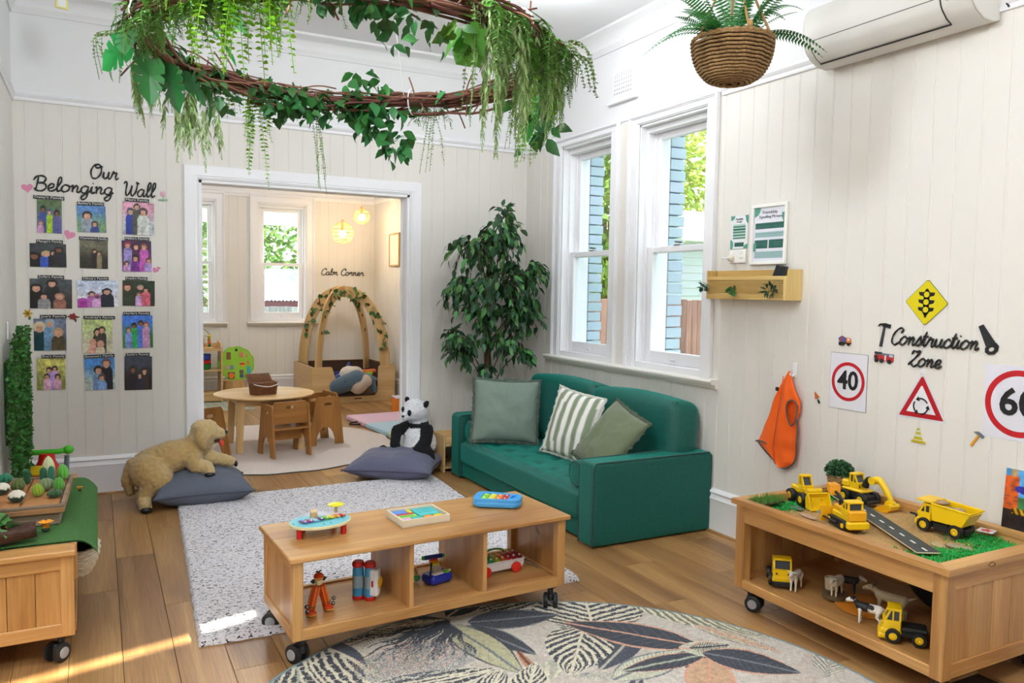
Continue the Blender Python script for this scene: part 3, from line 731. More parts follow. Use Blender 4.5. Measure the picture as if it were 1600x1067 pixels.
# ---- rugs
def speckle_mat():
    m, nt, p = newmat('speckled_pile'); L = nt.links; setin(p, Roughness=.95, Sheen_Weight=.2)
    tc = N(nt, 'ShaderNodeTexCoord'); mp = N(nt, 'ShaderNodeMapping'); mp.inputs['Scale'].default_value = (46, 88, 60); L.new(tc.outputs['Object'], mp.inputs['Vector'])
    nz0 = N(nt, 'ShaderNodeTexNoise'); setin(nz0, Scale=14., Detail=2.); L.new(tc.outputs['Object'], nz0.inputs['Vector'])
    n1 = N(nt, 'ShaderNodeTexNoise'); setin(n1, Scale=1.35, Detail=1.5, Distortion=1.1); L.new(mp.outputs[0], n1.inputs['Vector'])
    cr = N(nt, 'ShaderNodeValToRGB'); e = cr.color_ramp.elements; e[0].position = .585; e[0].color = rgba('E2DEE2'); e[1].position = .607; e[1].color = rgba('18171C')
    L.new(n1.outputs[0], cr.inputs[0])
    nz = N(nt, 'ShaderNodeTexNoise'); setin(nz, Scale=190., Detail=2.); L.new(tc.outputs['Object'], nz.inputs['Vector'])
    mr = N(nt, 'ShaderNodeMapRange'); setin(mr, From_Min=.3, From_Max=.7, To_Min=.82, To_Max=1.08); L.new(nz.outputs[0], mr.inputs[0])
    hs = N(nt, 'ShaderNodeHueSaturation'); L.new(cr.outputs[0], hs.inputs['Color']); L.new(mr.outputs[0], hs.inputs['Value']); L.new(hs.outputs[0], p.inputs['Base Color'])
    b = N(nt, 'ShaderNodeBump'); setin(b, Strength=.9, Distance=.006); L.new(nz.outputs[0], b.inputs['Height']); L.new(b.outputs[0], p.inputs['Normal'])
    return m
SPK = speckle_mat()
t = thing('speckled_rug', 'rectangular white shag rug with black flecks in the middle of the room', 'rug', (0, 0, 0))
g = G(); q00, q10, q11, q01 = (Vector(v) for v in ((.327, 3.185, 0), (2.07, 3.17, 0), (2.345, 5.44, 0), (.432, 5.41, 0)))
q10 = Vector((2.05, 3.15, 0)); q11 = Vector((2.20, 5.44, 0))
def rugf(u, v):
    e = .005*noise.noise(Vector((u*30, v*30, 0)))
    a = q00.lerp(q10, u); b = q01.lerp(q11, u); p = a.lerp(b, v)
    ed = min(u, 1-u, v, 1-v); z = .024*min(1, (ed/.006))**.5 if ed > 0 else 0.001
    z += .0035*noise.noise(Vector((p.x*55, p.y*55, 3)))+.003*noise.noise(Vector((p.x*17, p.y*17, 9)))*(ed > 0)
    return (p.x+e*(ed < .01), p.y+e*(ed < .01), max(.0012, z))
us = lambda n: None
g.grid(190, 240, lambda u, v: rugf(u, v)); obj('pile', g, SPK, t, True, fix=False)
obj('backing', G().prism([(q00.x+.003, q00.y+.003), (q10.x-.003, q10.y+.003), (q11.x-.003, q11.y-.003), (q01.x+.003, q01.y-.003)], .0006, .004), mat('B9B2A8', .9, name='rug_backing'), t)
# leaf pattern rug
def leaf_rug():
    R, cx, cy = 1.17, 1.30, 1.915
    t = thing('leaf_pattern_rug', 'round rug printed with charcoal and cream tropical leaves in the foreground', 'rug', (cx, cy, 0))
    h = .0042; n = int(2*R/h)+1; ax = -R+np.arange(n)*h; Xg, Yg = np.meshgrid(ax, ax); X, Y = Xg+cx, Yg+cy
    def cc(c): return np.array(lin(c))
    ns = lambda s, o=0: np.array([[noise.noise(Vector((x*s+o, y*s, o))) for x in ax[::4]] for y in ax[::4]])
    def up(a):
        b = np.repeat(np.repeat(a, 4, 0), 4, 1)[:n, :n]
        return b
    N1, N2, N3 = up(ns(6)), up(ns(30, 5)), up(ns(60, 9))
    rs = np.random.RandomState(4); grain = rs.rand(n, n)
    C = np.zeros((n, n, 3)); C[:] = cc('CFC8BE')
    C = C*(1+.10*N1[..., None]); m = (N1 > .12); C[m] = C[m]*.6+cc('B9A99A')*.4
    DK, GR, CR, PK, SG = cc('454A53'), cc('7A8086'), cc('DDD6C0'), cc('D9A58C'), cc('AEB6A2')
    def leaf(p, q, w_, c, kind='solid', edge=CR, vein=None, freq=26, bend=0):
        nonlocal C
        p, q = np.array(p), np.array(q); d = q-p; L = np.hypot(*d); e = d/L; nn = np.array([-e[1], e[0]])
        x = ((X-p[0])*e[0]+(Y-p[1])*e[1])/L; y = (X-p[0])*nn[0]+(Y-p[1])*nn[1]; y = y-bend*x*(1-x)*4+.006*N1
        prof = w_*np.clip(np.sin(PI*np.clip(x, 0, 1))**.75*(1.15-.5*x), 0, None); r = np.abs(y)/np.maximum(prof, 1e-6)
        ins = (x > 0) & (x < 1) & (r < 1)
        if kind == 'solid': C[ins] = c*(1+.12*N2[ins][:, None]); s = np.abs(np.sin((x*freq-r*2.0)*PI)) < .16; mm = ins & s & (r < .8); C[mm] = C[mm]*.6+GR*.4
        if kind == 'stripe': # feathered strips
            ph = (x*freq-r*3.2+.25*N2) % 1; mm = ins & (ph < .52); C[ins] = CR*(1+.05*N2[ins][:, None]); C[mm & (grain > .06)] = c
        if kind == 'zebra': # lengthwise bands
            ph = (np.abs(y)/.034+.35*N2+x*.3) % 1; mm = ins & (ph < .58); C[ins] = CR*.95; C[mm] = c; brk = mm & ((x*14+.5*N2) % 1 < .08); C[brk] = CR
        if edge is not None: mm = ins & (r > .88-.04*N2); C[mm] = edge
        mm = ins & (np.abs(y) < .006+.0015*N2); C[mm] = vein if vein is not None else edge if edge is not None else CR
    BG2 = cc('B8B4A6')
    for k in range(60):
        a = rs.uniform(0, 6.28); p = np.array([rs.uniform(.4, 2.4), rs.uniform(1.7, 3.1)]); leaf(p, p+rs.uniform(.15, .45)*np.array([math.cos(a), math.sin(a)]), rs.uniform(.03, .08), [GR, SG, cc('8E9296'), cc('4E535E')][k % 4], ['stripe', 'zebra', 'stripe', 'solid'][k % 4], None, BG2, rs.uniform(8, 16))
    leaf((.62, 3.28), (1.30, 2.98), .13, DK, 'solid', GR, freq=20); leaf((.5, 3.1), (1.28, 3.0), .09, DK, 'stripe', None, freq=16)
    leaf((1.3, 3.02), (1.55, 3.2), .09, DK, 'solid', CR, freq=14); leaf((1.45, 3.02), (1.95, 3.1), .12, DK, 'zebra', CR, freq=10)
    leaf((1.78, 2.62), (2.02, 3.10), .26, DK, 'stripe', None, freq=11)
    leaf((2.1, 2.95), (2.42, 2.25), .13, cc('7E836E'), 'stripe', None, CR, 13)
    leaf((1.80, 2.72), (1.50, 2.36), .15, DK, 'stripe', None, CR, 9)
    leaf((1.35, 2.93), (1.74, 2.84), .105, DK, 'solid', GR, GR, 20); leaf((1.34, 2.91), (1.47, 2.55), .07, DK, 'solid', GR, GR, 16)
    leaf((1.28, 2.95), (1.35, 2.44), .10, cc('BDBB98'), 'solid', DK, GR, 9)
    leaf((.72, 2.5), (.70, 3.04), .19, DK, 'zebra', CR, freq=12, bend=.03); leaf((.45, 2.62), (.62, 2.96), .10, DK, 'zebra', SG, freq=9)
    leaf((.75, 2.55), (1.28, 2.52), .10, DK, 'zebra', CR, freq=9); leaf((.95, 2.15), (1.3, 2.5), .12, DK, 'stripe', None, freq=9)
    leaf((1.42, 2.62), (1.38, 2.25), .025, cc('B88A6A'), 'solid', PK, cc('7A4A3A'), 10); leaf((1.2, 2.2), (1.44, 2.5), .09, DK, 'stripe', CR, freq=10)
    leaf((1.62, 2.26), (2.03, 2.33), .09, SG, 'stripe', GR, GR, 22); leaf((2.08, 2.34), (1.72, 2.76), .125, DK, 'solid', PK, PK, 12)
    leaf((2.06, 2.27), (1.68, 2.30), .062, DK, 'solid', PK, SG, 12); leaf((2.05, 2.24), (1.80, 1.95), .10, cc('CDA888'), 'solid', cc('D8A08C'), PK, 20)
    leaf((2.00, 2.36), (2.24, 2.22), .075, SG, 'stripe', CR, PK, 18); leaf((2.04, 2.34), (2.2, 2.29), .05, DK, 'stripe', PK, DK, 16)
    leaf((2.06, 2.29), (2.28, 2.00), .105, DK, 'solid', PK, GR, 14); leaf((2.2, 2.5), (2.34, 2.15), .05, cc('B09A80'), 'stripe', GR, PK, 12)
    # fine twiggy sprays
    for k in range(60):
        a = math.radians(rs.uniform(178, 268)); p = np.array([1.29, 2.98]); L = rs.uniform(.18, .5); q = p+L*np.array([math.cos(a), math.sin(a)*.7]); s = rs.uniform(.5, .9)
        p2 = p+(q-p)*s; q2 = p2+np.array([math.cos(a+rs.uniform(-.9, .9)), math.sin(a+rs.uniform(-.9, .9))])*rs.uniform(.04, .1)
        for A, B, wd in ((p, q, .0032), (p2, q2, .0028)):
            d = B-A; LL = np.hypot(*d)+1e-9; e = d/LL; x = (X-A[0])*e[0]+(Y-A[1])*e[1]; y = -(X-A[0])*e[1]+(Y-A[1])*e[0]
            C[(x > 0) & (x < LL) & (np.abs(y+.01*np.sin(x*40)) < wd)] = DK
    m = (np.hypot((X-1.04)/.24, (Y-2.70)/.14) < 1) & (grain > .60); C[m] = GR; m = (np.hypot((X-1.02)/.22, (Y-2.74)/.13) < 1) & (grain < .10); C[m] = PK
    C *= (1+.30*(grain-.5)+.18*N3)[..., None]
    rr = np.hypot(Xg, Yg); C[rr > R-.012] = cc('7F99A0'); ins = rr <= R
    idx = -np.ones((n, n), int); idx[ins] = np.arange(ins.sum())
    quad = ins[:-1, :-1] & ins[1:, :-1] & ins[:-1, 1:] & ins[1:, 1:]; jj, ii = np.nonzero(quad)
    F = np.stack([idx[jj, ii], idx[jj, ii+1], idx[jj+1, ii+1], idx[jj+1, ii]], 1)
    V = np.stack([Xg[ins], Yg[ins], np.full(ins.sum(), .0095)], 1)
    me = bpy.data.meshes.new('print'); me.vertices.add(len(V)); me.vertices.foreach_set('co', V.ravel()); me.loops.add(F.size); me.loops.foreach_set('vertex_index', F.ravel().astype(np.int32))
    me.polygons.add(len(F)); me.polygons.foreach_set('loop_start', np.arange(0, F.size, 4, dtype=np.int32)); me.update(calc_edges=True)
    setcol(me, np.concatenate([C[ins], np.ones((ins.sum(), 1))], 1)); finish('printed_face', me, vmat(.92, 'rug_print', 0, 1, 420), t)
    obj('backing', G().lathe([(R-.001, .0012), (R+.002, .004), (R+.002, .008), (R-.006, .0093), (.0001, .0092)], n=120), mat('7F99A0', .9, name='rug_binding'), t)
leaf_rug()
# round cream rug in next room
t = thing('cream_rug', 'round cream woven rug under the small table in the next room', 'rug', (1.30, 7.05, 0))
g = G(); n = 140
rg = lambda a: 1.09*(1+.008*math.sin(a*17)+.008*noise.noise(Vector((math.cos(a)*6, math.sin(a)*6, 0))))
rings = [(0, .013), (.3, .0135), (.6, .0125), (.85, .0135), (.97, .013), (.99, .0125), (1, .006), (1, .001)]
g.add([(rg(2*PI*k/n)*f*math.cos(2*PI*k/n), rg(2*PI*k/n)*f*math.sin(2*PI*k/n), z+(.002*noise.noise(Vector((k*.4, f*9, 0))) if z > .01 else 0)) for f, z in rings for k in range(n)],
      [(i*n+k, i*n+(k+1) % n, (i+1)*n+(k+1) % n, (i+1)*n+k) for i in range(len(rings)-1) for k in range(n)])
obj('woven_face', g, mat('D8CBC2', .95, bump=1, bs=160, var=.05, name='cream_weave'), t, True)
obj('edge_binding', G().tube([(rg(a)*math.cos(a)*1.002, rg(a)*math.sin(a)*1.002, .004) for a in np.linspace(0, 2*PI, n+1)], .004, 6, False), mat('4A4844', .9, name='dark_binding'), t, True)
t = thing('green_mat', 'grey green patterned mat in front of the toy shelf in the next room', 'mat', (1.0, 10.0-.3, 0))
painted('printed_face', 1.15, .9, 60, 50, lambda u, v: (.62, .65, .58) if (int(u*14)+int(v*11)) % 2 else ((.48, .53, .45) if (u*14 % 1-.5)**2+(v*11 % 1-.5)**2 < .1 else (.70, .71, .65)), t, .008, T((0, 0, .009), (-PI/2, 0, 0)), vmat(.9, 'mat_print'))
# ---- coffee table with three bays
def open_table():
    ang = math.radians(3.0); t = thing('toy_bench', 'low honey wood toy bench with three open bays and black casters', 'bench', (.612, 2.845, 0), ang)
    L, D, H, zb = 1.20, .44, .42, .115
    obj('top', G().box((-.015, -.018, H-.02), (L+.015, D+.018, H), bev=.004), PX, t, 30)
    obj('bottom_shelf', G().box((.02, .02, zb+.004), (L-.02, D-.02, zb+.022)), PX, t)
    for y in (0, D-.022): obj('apron', G().box((.035, y, zb-.012), (L-.035, y+.022, zb+.03), bev=.002), PX, t, 30)
    obj('top_rail', G().box((.03, D-.02, H-.045), (L-.03, D-.004, H-.02), bev=.001), PX, t, 30)
    for x in (0, L-.022):
        e = obj('end_panel', G().box((x+.006, .03, zb), (x+.016, D-.03, H-.02)), PZ, t)
        obj('end_rail', G().box((x, .03, zb-.012), (x+.022, D-.03, zb+.03), bev=.002), PY, e, 30); obj('end_rail', G().box((x, .03, H-.055), (x+.022, D-.03, H-.02), bev=.002), PY, e, 30)
    for x in (0, L-.04):
        for y in (0, D-.04): obj('post', G().box((x, y, zb-.012), (x+.04, y+.04, H-.019), bev=.003), PZ, t, 30)
    for x in (.47, .80): obj('divider', G().box((x-.009, .004, zb+.02), (x+.009, D-.006, H-.02), bev=.001), PZ, t, 30)
    for i, (x, y) in enumerate(((.045, .045), (L-.045, .045), (.045, D-.045), (L-.045, D-.045))): caster(t, x, y, zb-.012, [.5, 2.6, 1, 4][i])
    return t
open_table()
# ---- sand table on the right
def sand_table():
    x0, y0 = 2.50, 1.605; t = thing('sand_play_table', 'honey wood play table with a sand tray top and open shelf by the right wall', 'table', (x0, y0, 0))
    W_, L, H, zb = .665, .985, .495, .10
    for x in (0, W_-.05):
        for y in (0, L-.05): obj('post', G().box((x, y, zb), (x+.05, y+.05, H-.02), bev=.003), PZ, t, 30)
    obj('side_rail', G().box((.004, .04, H-.10), (.026, L-.04, H-.018), bev=.002), PY, t, 30)
    obj('side_rail', G().box((W_-.026, .04, H-.10), (W_-.004, L-.04, H-.018), bev=.002), PY, t, 30)
    for y in (.004, L-.026):
        e = obj('end_rail', G().box((.04, y, H-.085), (W_-.04, y+.022, H-.018), bev=.002), PX, t, 30)
        for k in range(5): a = .05+k*(W_-.1)/5; obj('panel_board', G().box((a+.0012, y+.006, zb+.05), (a+(W_-.1)/5-.0012, y+.016, H-.08), bev=.0015), PZ, e)
        obj('end_rail', G().box((.04, y, zb), (W_-.04, y+.022, zb+.055), bev=.003), PX, t, 30)
    for x in (.002, W_-.026): obj('bottom_rail', G().box((x, .04, zb), (x+.024, L-.04, zb+.04), bev=.003), PY, t, 30)
    obj('shelf', G().box((.02, .02, zb+.012), (W_-.02, L-.02, zb+.03)), PY, t)
    obj('tray_floor', G().box((.02, .02, H-.085), (W_-.02, L-.02, H-.07)), PY, t)
    f = .042
    g = G()
    def rim(a, b, c, d, m): return obj('rim', G().prism([a, b, c, d], H-.022, H, 'xy', bev=.004), m, t, 30)
    o = .016; i_ = .03
    rim((-o, -o), (W_+o, -o), (W_-i_, i_+.02), (i_, i_+.02), PX); rim((-o, L+o), (i_, L-i_), (W_-i_, L-i_), (W_+o, L+o), PX)
    rim((-o, -o), (i_, i_+.02), (i_, L-i_), (-o, L+o), PY); rim((W_+o, -o), (W_+o, L+o), (W_-i_, L-i_), (W_-i_, i_+.02), PY)
    obj('knot', G().tube(crom([(.20, -.0165, H-.012), (.22, -.0165, H-.004), (.24, -.0165, H-.014), (.22, -.0165, H-.02), (.20, -.0165, H-.012)], 4), .0012, 5), mat('3A2414', .8, name='knot'), t)
    for i, (x, y) in enumerate(((.05, .05), (W_-.05, .05), (.05, L-.05), (W_-.05, L-.05))): caster(t, x, y, zb, [2.2, 5, 3.6, 1][i])
    return t
sand_table()
def sandf(x, y): # world coords -> height
    return .452+.010*noise.noise(Vector((x*14, y*14, 0)))+.005*noise.noise(Vector((x*50, y*50, 2)))+.014*math.exp(-((x-3.02)**2+(y-2.15)**2)/.01)
g = G().grid(90, 130, lambda u, v: (2.528+u*.609, 1.64+v*.92, sandf(2.528+u*.609, 1.64+v*.92)))
s_ = tag(obj('sand', g, mat('C09A62', .95, bump=1.6, bs=260, var=.16, name='play_sand'), None, True, fix=False), 'tan play sand filling the tray of the sand table', 'sand', kind='stuff')
# ---- cactus table at left
def left_table():
    t = thing('garden_play_table', 'honey wood play table at the left edge holding the felt cacti', 'table', (-.432, 3.262, 0), R_(.8))
    W_, L, H, zb = .345, 1.31, .425, .10
    for x in (0, W_-.05):
        for y in (0, L-.05): obj('post', G().box((x, y, zb), (x+.045, y+.045, H-.02), bev=.003), PZ, t, 30)
    for y in (0, L-.03):
        obj('end_rail', G().box((.04, y, zb), (W_-.04, y+.022, zb+.05), bev=.003), PX, t, 30); e = obj('end_rail', G().box((.04, y, H-.075), (W_-.04, y+.022, H-.02), bev=.003), PX, t, 30)
        for k in range(3): a = .04+k*(W_-.08)/3; obj('panel_board', G().box((a+.001, y+.007, zb+.045), (a+(W_-.08)/3-.001, y+.016, H-.07), bev=.0015), PZ, e)
    for x in (0, W_-.024): obj('bottom_rail', G().box((x, .04, zb), (x+.024, L-.04, zb+.04), bev=.003), PY, t, 30)
    obj('side_rail', G().box((W_-.016, .045, H-.13), (W_+.006, .09, H+.002), bev=.002), PZ, t, 30)
    obj('shelf', G().box((.02, .02, zb+.012), (W_-.02, L-.02, zb+.03)), PY, t)
    obj('top', G().box((-.01, -.016, H-.022), (W_+.002, L+.01, H), bev=.004), PX, t, 30)
    obj('knot', G().tube(crom([(.05, -.001, H-.05), (.07, -.001, H-.035), (.10, -.001, H-.045), (.11, -.001, H-.055)], 4), .0012, 5), mat('3A2414', .8, name='knot'), t)
    for i, (x, y) in enumerate(((.05, .05), (W_-.05, .05), (.05, L-.05), (W_-.05, L-.05))): caster(t, x, y, zb, [.6, 2.4, 1, 2][i], .036)
left_table()
# ---- birch cubby behind the panda
t = thing('birch_cubby', 'low open birch shelf unit beside the panda and the sofa', 'shelf', (2.32, 5.50, 0))
BI = [wood('C79F66', 'DDBB85', a, .4, 6, .05, 'birch', bump=.05, fine=.15) for a in 'xyz']
obj('side_panel', G().box((0, 0, 0), (.014, .33, .29), bev=.004), BI[2], t, 30); obj('side_panel', G().box((.29, 0, 0), (.304, .33, .29), bev=.004), BI[2], t, 30)
obj('shelf', G().box((.014, .005, .03), (.29, .325, .042), bev=.002), BI[0], t, 30); obj('shelf', G().box((.014, .005, .2), (.29, .325, .212), bev=.002), BI[0], t, 30)
obj('back_rail', G().box((.014, .315, .212), (.29, .327, .27), bev=.002), BI[0], t, 30)
# ============================================================ PLANTS
def leaf_me(name, L, w_, m, fold=.18, droop=.25, n=4):
    g = G(); g.add(*leafmesh(L, w_, fold, droop, n)); me = g.mesh(name, False); me.materials.append(m); me.polygons.foreach_set('use_smooth', [True]*len(me.polygons)); return me
def lobed_me(name, poly, L, m, droop=.2, petiole=0):
    """flat leaf from an outline (x along length 0..1, y), fanned from midrib"""
    g = G(); pts = [(x*L, y*L, -droop*L*x*x+.10*L*abs(y)) for x, y in poly]; n = len(pts)
    c = (.35*L, 0, -droop*L*.12); g.add([c]+pts, [(0, 1+i, 1+(i+1) % n) for i in range(n)])
    me = g.mesh(name, False); me.materials.append(m); return me
IVY = [(0, 0), (-.1, .18), (.02, .38), (.22, .32), (.32, .5), (.5, .28), (.62, .3), (1, 0), (.62, -.3), (.5, -.28), (.32, -.5), (.22, -.32), (.02, -.38), (-.1, -.18)]
MONS = [(0, 0), (-.12, .2), (0, .42), (.16, .46), (.2, .16), (.26, .47), (.4, .46), (.4, .15), (.48, .42), (.6, .38), (.58, .13), (.68, .32), (.8, .24), (1, 0), (.8, -.24), (.68, -.32), (.58, -.13), (.6, -.38), (.48, -.42), (.4, -.15), (.4, -.46), (.26, -.47), (.2, -.16), (.16, -.46), (0, -.42), (-.12, -.2)]
LG = dict(pothos=mat('2E6B33', .42, rnd=.35, trans=.18, name='pothos_green'), ivy=mat('356B35', .5, rnd=.35, trans=.2, name='ivy_green'), mons=mat('2C7A3C', .4, rnd=.3, trans=.25, name='monstera_green'),
          button=mat('7FB82E', .55, rnd=.3, trans=.3, name='button_green'), willow=mat('93B070', .6, rnd=.25, trans=.25, name='willow_green'), bead=mat('7E9C5C', .6, rnd=.35, trans=.2, name='bead_green'),
          fern=mat('2F7A38', .5, rnd=.25, trans=.25, name='fern_green'), moss=mat('5A8A3A', .6, rnd=.4, trans=.2, name='dark_fine_green'), ficus=mat('2C5636', .42, rnd=.5, trans=.15, name='ficus_green'), ficus2=mat('4E8A45', .42, rnd=.35, trans=.2, name='ficus_light'),
          maple=mat('4F8A2C', .5, rnd=.3, trans=.3, name='maple_green'), stem=mat('4C5A2A', .7, name='stem_green'), brown=mat('6B4432', .8, bump=.5, bs=120, var=.2, rnd=.3, name='twig_brown'))
WC = Vector((.908, 3.09, 2.3)); WR = .745
def ringp(deg, dr=0, dz=0): a = math.radians(deg); return WC+Vector(((WR+dr)*math.cos(a), (WR+dr)*math.sin(a), dz))
def wreath():
    rr = random.Random(11)
    t = thing('hanging_wreath', 'large twig ring hung from the ceiling, draped with trailing green foliage', 'wreath', WC)
    g = G()
    for i in range(105):
        a0 = rr.uniform(0, 360); sp = rr.uniform(50, 150); n = 14; ph = rr.uniform(0, 6); tw = rr.uniform(-4, 4); ro = rr.uniform(.01, .068); P = []
        for k in range(n):
            u = k/(n-1); a = math.radians(a0+sp*u); q = ph+tw*u; off = ro*(1+.25*math.sin(u*9+ph)); e = (abs(u-.5)*2)**6*.05*rr.uniform(.2, 1)
            P.append(Vector(((WR+off*math.cos(q)+e)*math.cos(a), (WR+off*math.cos(q)+e)*math.sin(a), off*math.sin(q)*.8+rr.uniform(-.008, .008))))
        r = rr.uniform(.0028, .0065); g.tube(crom(P, 2), [r]*(2*(n-1)+1), 5)
    for i in range(70): # stray ends
        a = rr.uniform(0, 360); p = ringp(a, rr.uniform(-.04, .05), rr.uniform(-.04, .04))-WC; d = Vector((rr.gauss(0, 1), rr.gauss(0, 1), rr.gauss(0, .7))).normalized()*rr.uniform(.08, .16)
        g.tube(crom([p, p+d*.5+Vector((0, 0, .01)), p+d], 3), .0035, 5)
    obj('twig_ring', g, LG['brown'], t, True, fix=False)['kind'] = 'stuff'
    # cords
    for a in (55, 175, 295): p = ringp(a)-WC; obj('cord', G().tube([p, Vector((p.x*.35, p.y*.35, CEIL-WC.z))], .0018, 5), mat('E8E8E6', .6, name='white_cord'), t)
    for a in (52, 190, 300): p = ringp(a)-WC; q = Vector((p.x, p.y, 0)).normalized(); obj('tie', G().tube([p+q*.07*math.cos(x)+Vector((0, 0, .06*math.sin(x))) for x in np.linspace(0, 6.28, 13)], .003, 5, False), mat('E8E8E6', .6, name='white_cord'), t)
    def strand(p0, L, kind, seed, out=.03, sway=.04):
        r2 = random.Random(seed); g = G(); d = Vector((p0.x, p0.y, 0)).normalized(); sx = r2.uniform(-1, 1)*sway; sy = r2.uniform(-1, 1)*sway
        P = crom([p0, p0+d*out+Vector((0, 0, -.02)), p0+d*(out+.01)+Vector((sx*.5, sy*.5, -L*.45)), p0+d*out+Vector((sx, sy, -L))], 10)
        g.tube(P, .0012, 4, False); step = {'button': .018, 'willow': .010, 'bead': .013, 'fern': .008}[kind]
        dist = 0; acc = 0
        for i in range(1, len(P)):
            seg = P[i]-P[i-1]; acc += seg.length
            while acc > step:
                acc -= step; p = P[i]-seg.normalized()*acc; dist += step; u = dist/max(L, .01); s0 = 1 if u < .75 else max(.4, 1-(u-.75)*1.8)
                for s in (0, PI):
                    az = s+r2.uniform(-.5, .5)+(dist*40 if kind != 'button' else r2.uniform(-.3, .3))
                    if kind == 'button': v, f = leafmesh(.020*s0, .019*s0, .1, .15, 3); dd = (math.cos(az), math.sin(az), r2.uniform(-.25, .2))
                    elif kind == 'willow': v, f = leafmesh(.036*s0, .0085*s0, .1, .3, 3); dd = (math.cos(az)*.8, math.sin(az)*.8, -1)
                    elif kind == 'bead': v, f = leafmesh(.012*s0, .009*s0, .1, .1, 3); dd = (math.cos(az), math.sin(az), -.5); 
                    else: v, f = leafmesh(.026*s0, .007*s0, .1, .2, 3); dd = (math.cos(az), math.sin(az), -.35)
                    if kind == 'bead' and r2.random() < .2: continue
                    g.add(v, f, Matrix.Translation(p) @ rot_to(dd, r2.uniform(-.6, .6)))
        return g
    S = [] # (deg, dr, dz, length, kind, n, spread deg)
    S += [(108, 0, -.02, .42, 'button', 2, 1.5), (112, 0, 0, .24, 'button', 5, 9), (116, .02, .02, .16, 'button', 6, 10)]
    S += [(226, .0, 0, .29, 'button', 12, 14), (222, -.04, 0, .2, 'button', 10, 16), (214, .0, .02, .16, 'moss', 10, 18), (230, .03, .05, .14, 'button', 12, 20), (236, -.02, .0, .12, 'moss', 8, 14)]
    S += [(240, 0, 0, .30, 'button', 1, 0), (244, 0, 0, .15, 'bead', 3, 4)]
    S += [(88, 0, -.02, .44, 'bead', 3, 2), (45, 0, -.02, .34, 'bead', 3, 3), (50, 0, -.01, .12, 'moss', 8, 9)]
    S += [(133, .0, -.02, .40, 'willow', 7, 8), (137, .02, -.02, .28, 'willow', 5, 10), (154, .02, -.02, .27, 'willow', 4, 5), (148, 0, -.02, .16, 'willow', 4, 9)]
    S += [(172, .07, .0, .19, 'bead', 4, 4), (168, .07, -.02, .16, 'bead', 2, 3), (165, 0, .02, .12, 'moss', 10, 22), (188, 0, .03, .10, 'moss', 10, 18)]
    S += [(289, 0, 0, .48, 'willow', 5, 7), (298, .0, 0, .40, 'willow', 6, 12), (284, 0, 0, .42, 'bead', 4, 4), (306, 0, 0, .36, 'willow', 5, 14), (312, 0, 0, .34, 'button', 3, 8), (306, -.03, 0, .34, 'moss', 8, 12), (297, .03, 0, .24, 'moss', 9, 14), (312, 0, .03, .26, 'moss', 12, 18), (322, .02, .03, .18, 'moss', 12, 20), (332, .05, .02, .16, 'bead', 8, 12)]
    S += [(296, -.02, 0, .52, 'bead', 4, 6), (355, 0, 0, .42, 'button', 3, 5), (2, 0, 0, .36, 'button', 3, 5), (345, 0, 0, .22, 'moss', 8, 14), (8, .02, 0, .3, 'bead', 3, 6)]
    S += [(205, .0, -.02, .13, 'moss', 14, 16), (150, 0, .0, .11, 'moss', 8, 16), (225, -.03, -.02, .12, 'moss', 8, 12), (95, 0, 0, .07, 'button', 8, 20), (110, 0, .03, .08, 'moss', 6, 10)]
    k = 0
    for deg, dr, dz, L, kd, n, sp in S:
        for i in range(int(n*1.5)):
            k += 1; p = ringp(deg+rr.uniform(-sp, sp), dr+rr.uniform(-.03, .03), dz+rr.uniform(-.02, .02))-WC
            kk = 'fern' if kd == 'moss' else kd
            o = obj('trailing_strand', strand(p, L*rr.uniform(.72, 1.02), kk, k, rr.uniform(.01, .07), .05), LG['moss' if kd == 'moss' else kd], t, fix=False)
    # arching fine sprays at the right end
    for i in range(7):
        p = ringp(rr.uniform(325, 350), .03, .0)-WC; d = Vector((p.x, p.y, 0)).normalized(); g = G(); L = rr.uniform(.10, .19)
        P = crom([p, p+d*L*.5+Vector((0, 0, .05)), p+d*L+Vector((0, 0, .02)), p+d*(L+.03)+Vector((0, 0, -L*.7))], 8); g.tube(P, .001, 4)
        for q in P[3:]:
            for s in range(3): v, f = leafmesh(.012, .010, .1, .1, 3); g.add(v, f, Matrix.Translation(q) @ rot_to((rr.gauss(0, 1), rr.gauss(0, 1), -.4), 0))
        obj('trailing_strand', g, LG['bead'], t, fix=False)
    pm = [leaf_me('pothos_leaf', s, s*.66, LG['pothos'], .2, .4) for s in (.085, .07, .055)]
    pm2 = [leaf_me('pothos_leaf', s, s*.66, mat('3F8F4A', .42, rnd=.3, trans=.2, name='pothos_light'), .2, .4) for s in (.075, .06)]
    im = [lobed_me('ivy_leaf', IVY, s, LG['ivy'], .25) for s in (.06, .045)]; mm = [lobed_me('monstera_leaf', MONS, s, LG['mons'], .25) for s in (.17, .14)]; ml = [lobed_me('maple_leaf', IVY, s, LG['maple'], .2) for s in (.1, .08)]
    def cluster(name, meshes, deg, dspread, dr, z0, z1, n, dirz=-.6, rs=.06):
        for i in range(n):
            p = ringp(deg+rr.gauss(0, dspread), dr+rr.uniform(-rs, rs), rr.uniform(z1, z0))-WC; o = Vector((rr.gauss(0, 1), rr.gauss(0, 1), dirz+rr.gauss(0, .4)))
            inst(name, rr.choice(meshes), t, Matrix.Translation(p) @ rot_to(o.normalized(), rr.uniform(-1.2, 1.2)))
    cluster('pothos_leaf', pm+pm2, 68, 4, .0, .15, -.02, 44); cluster('pothos_leaf', pm, 66, 4, 0, -.02, -.16, 42); cluster('pothos_leaf', pm, 58, 3, .0, -.12, -.27, 24)
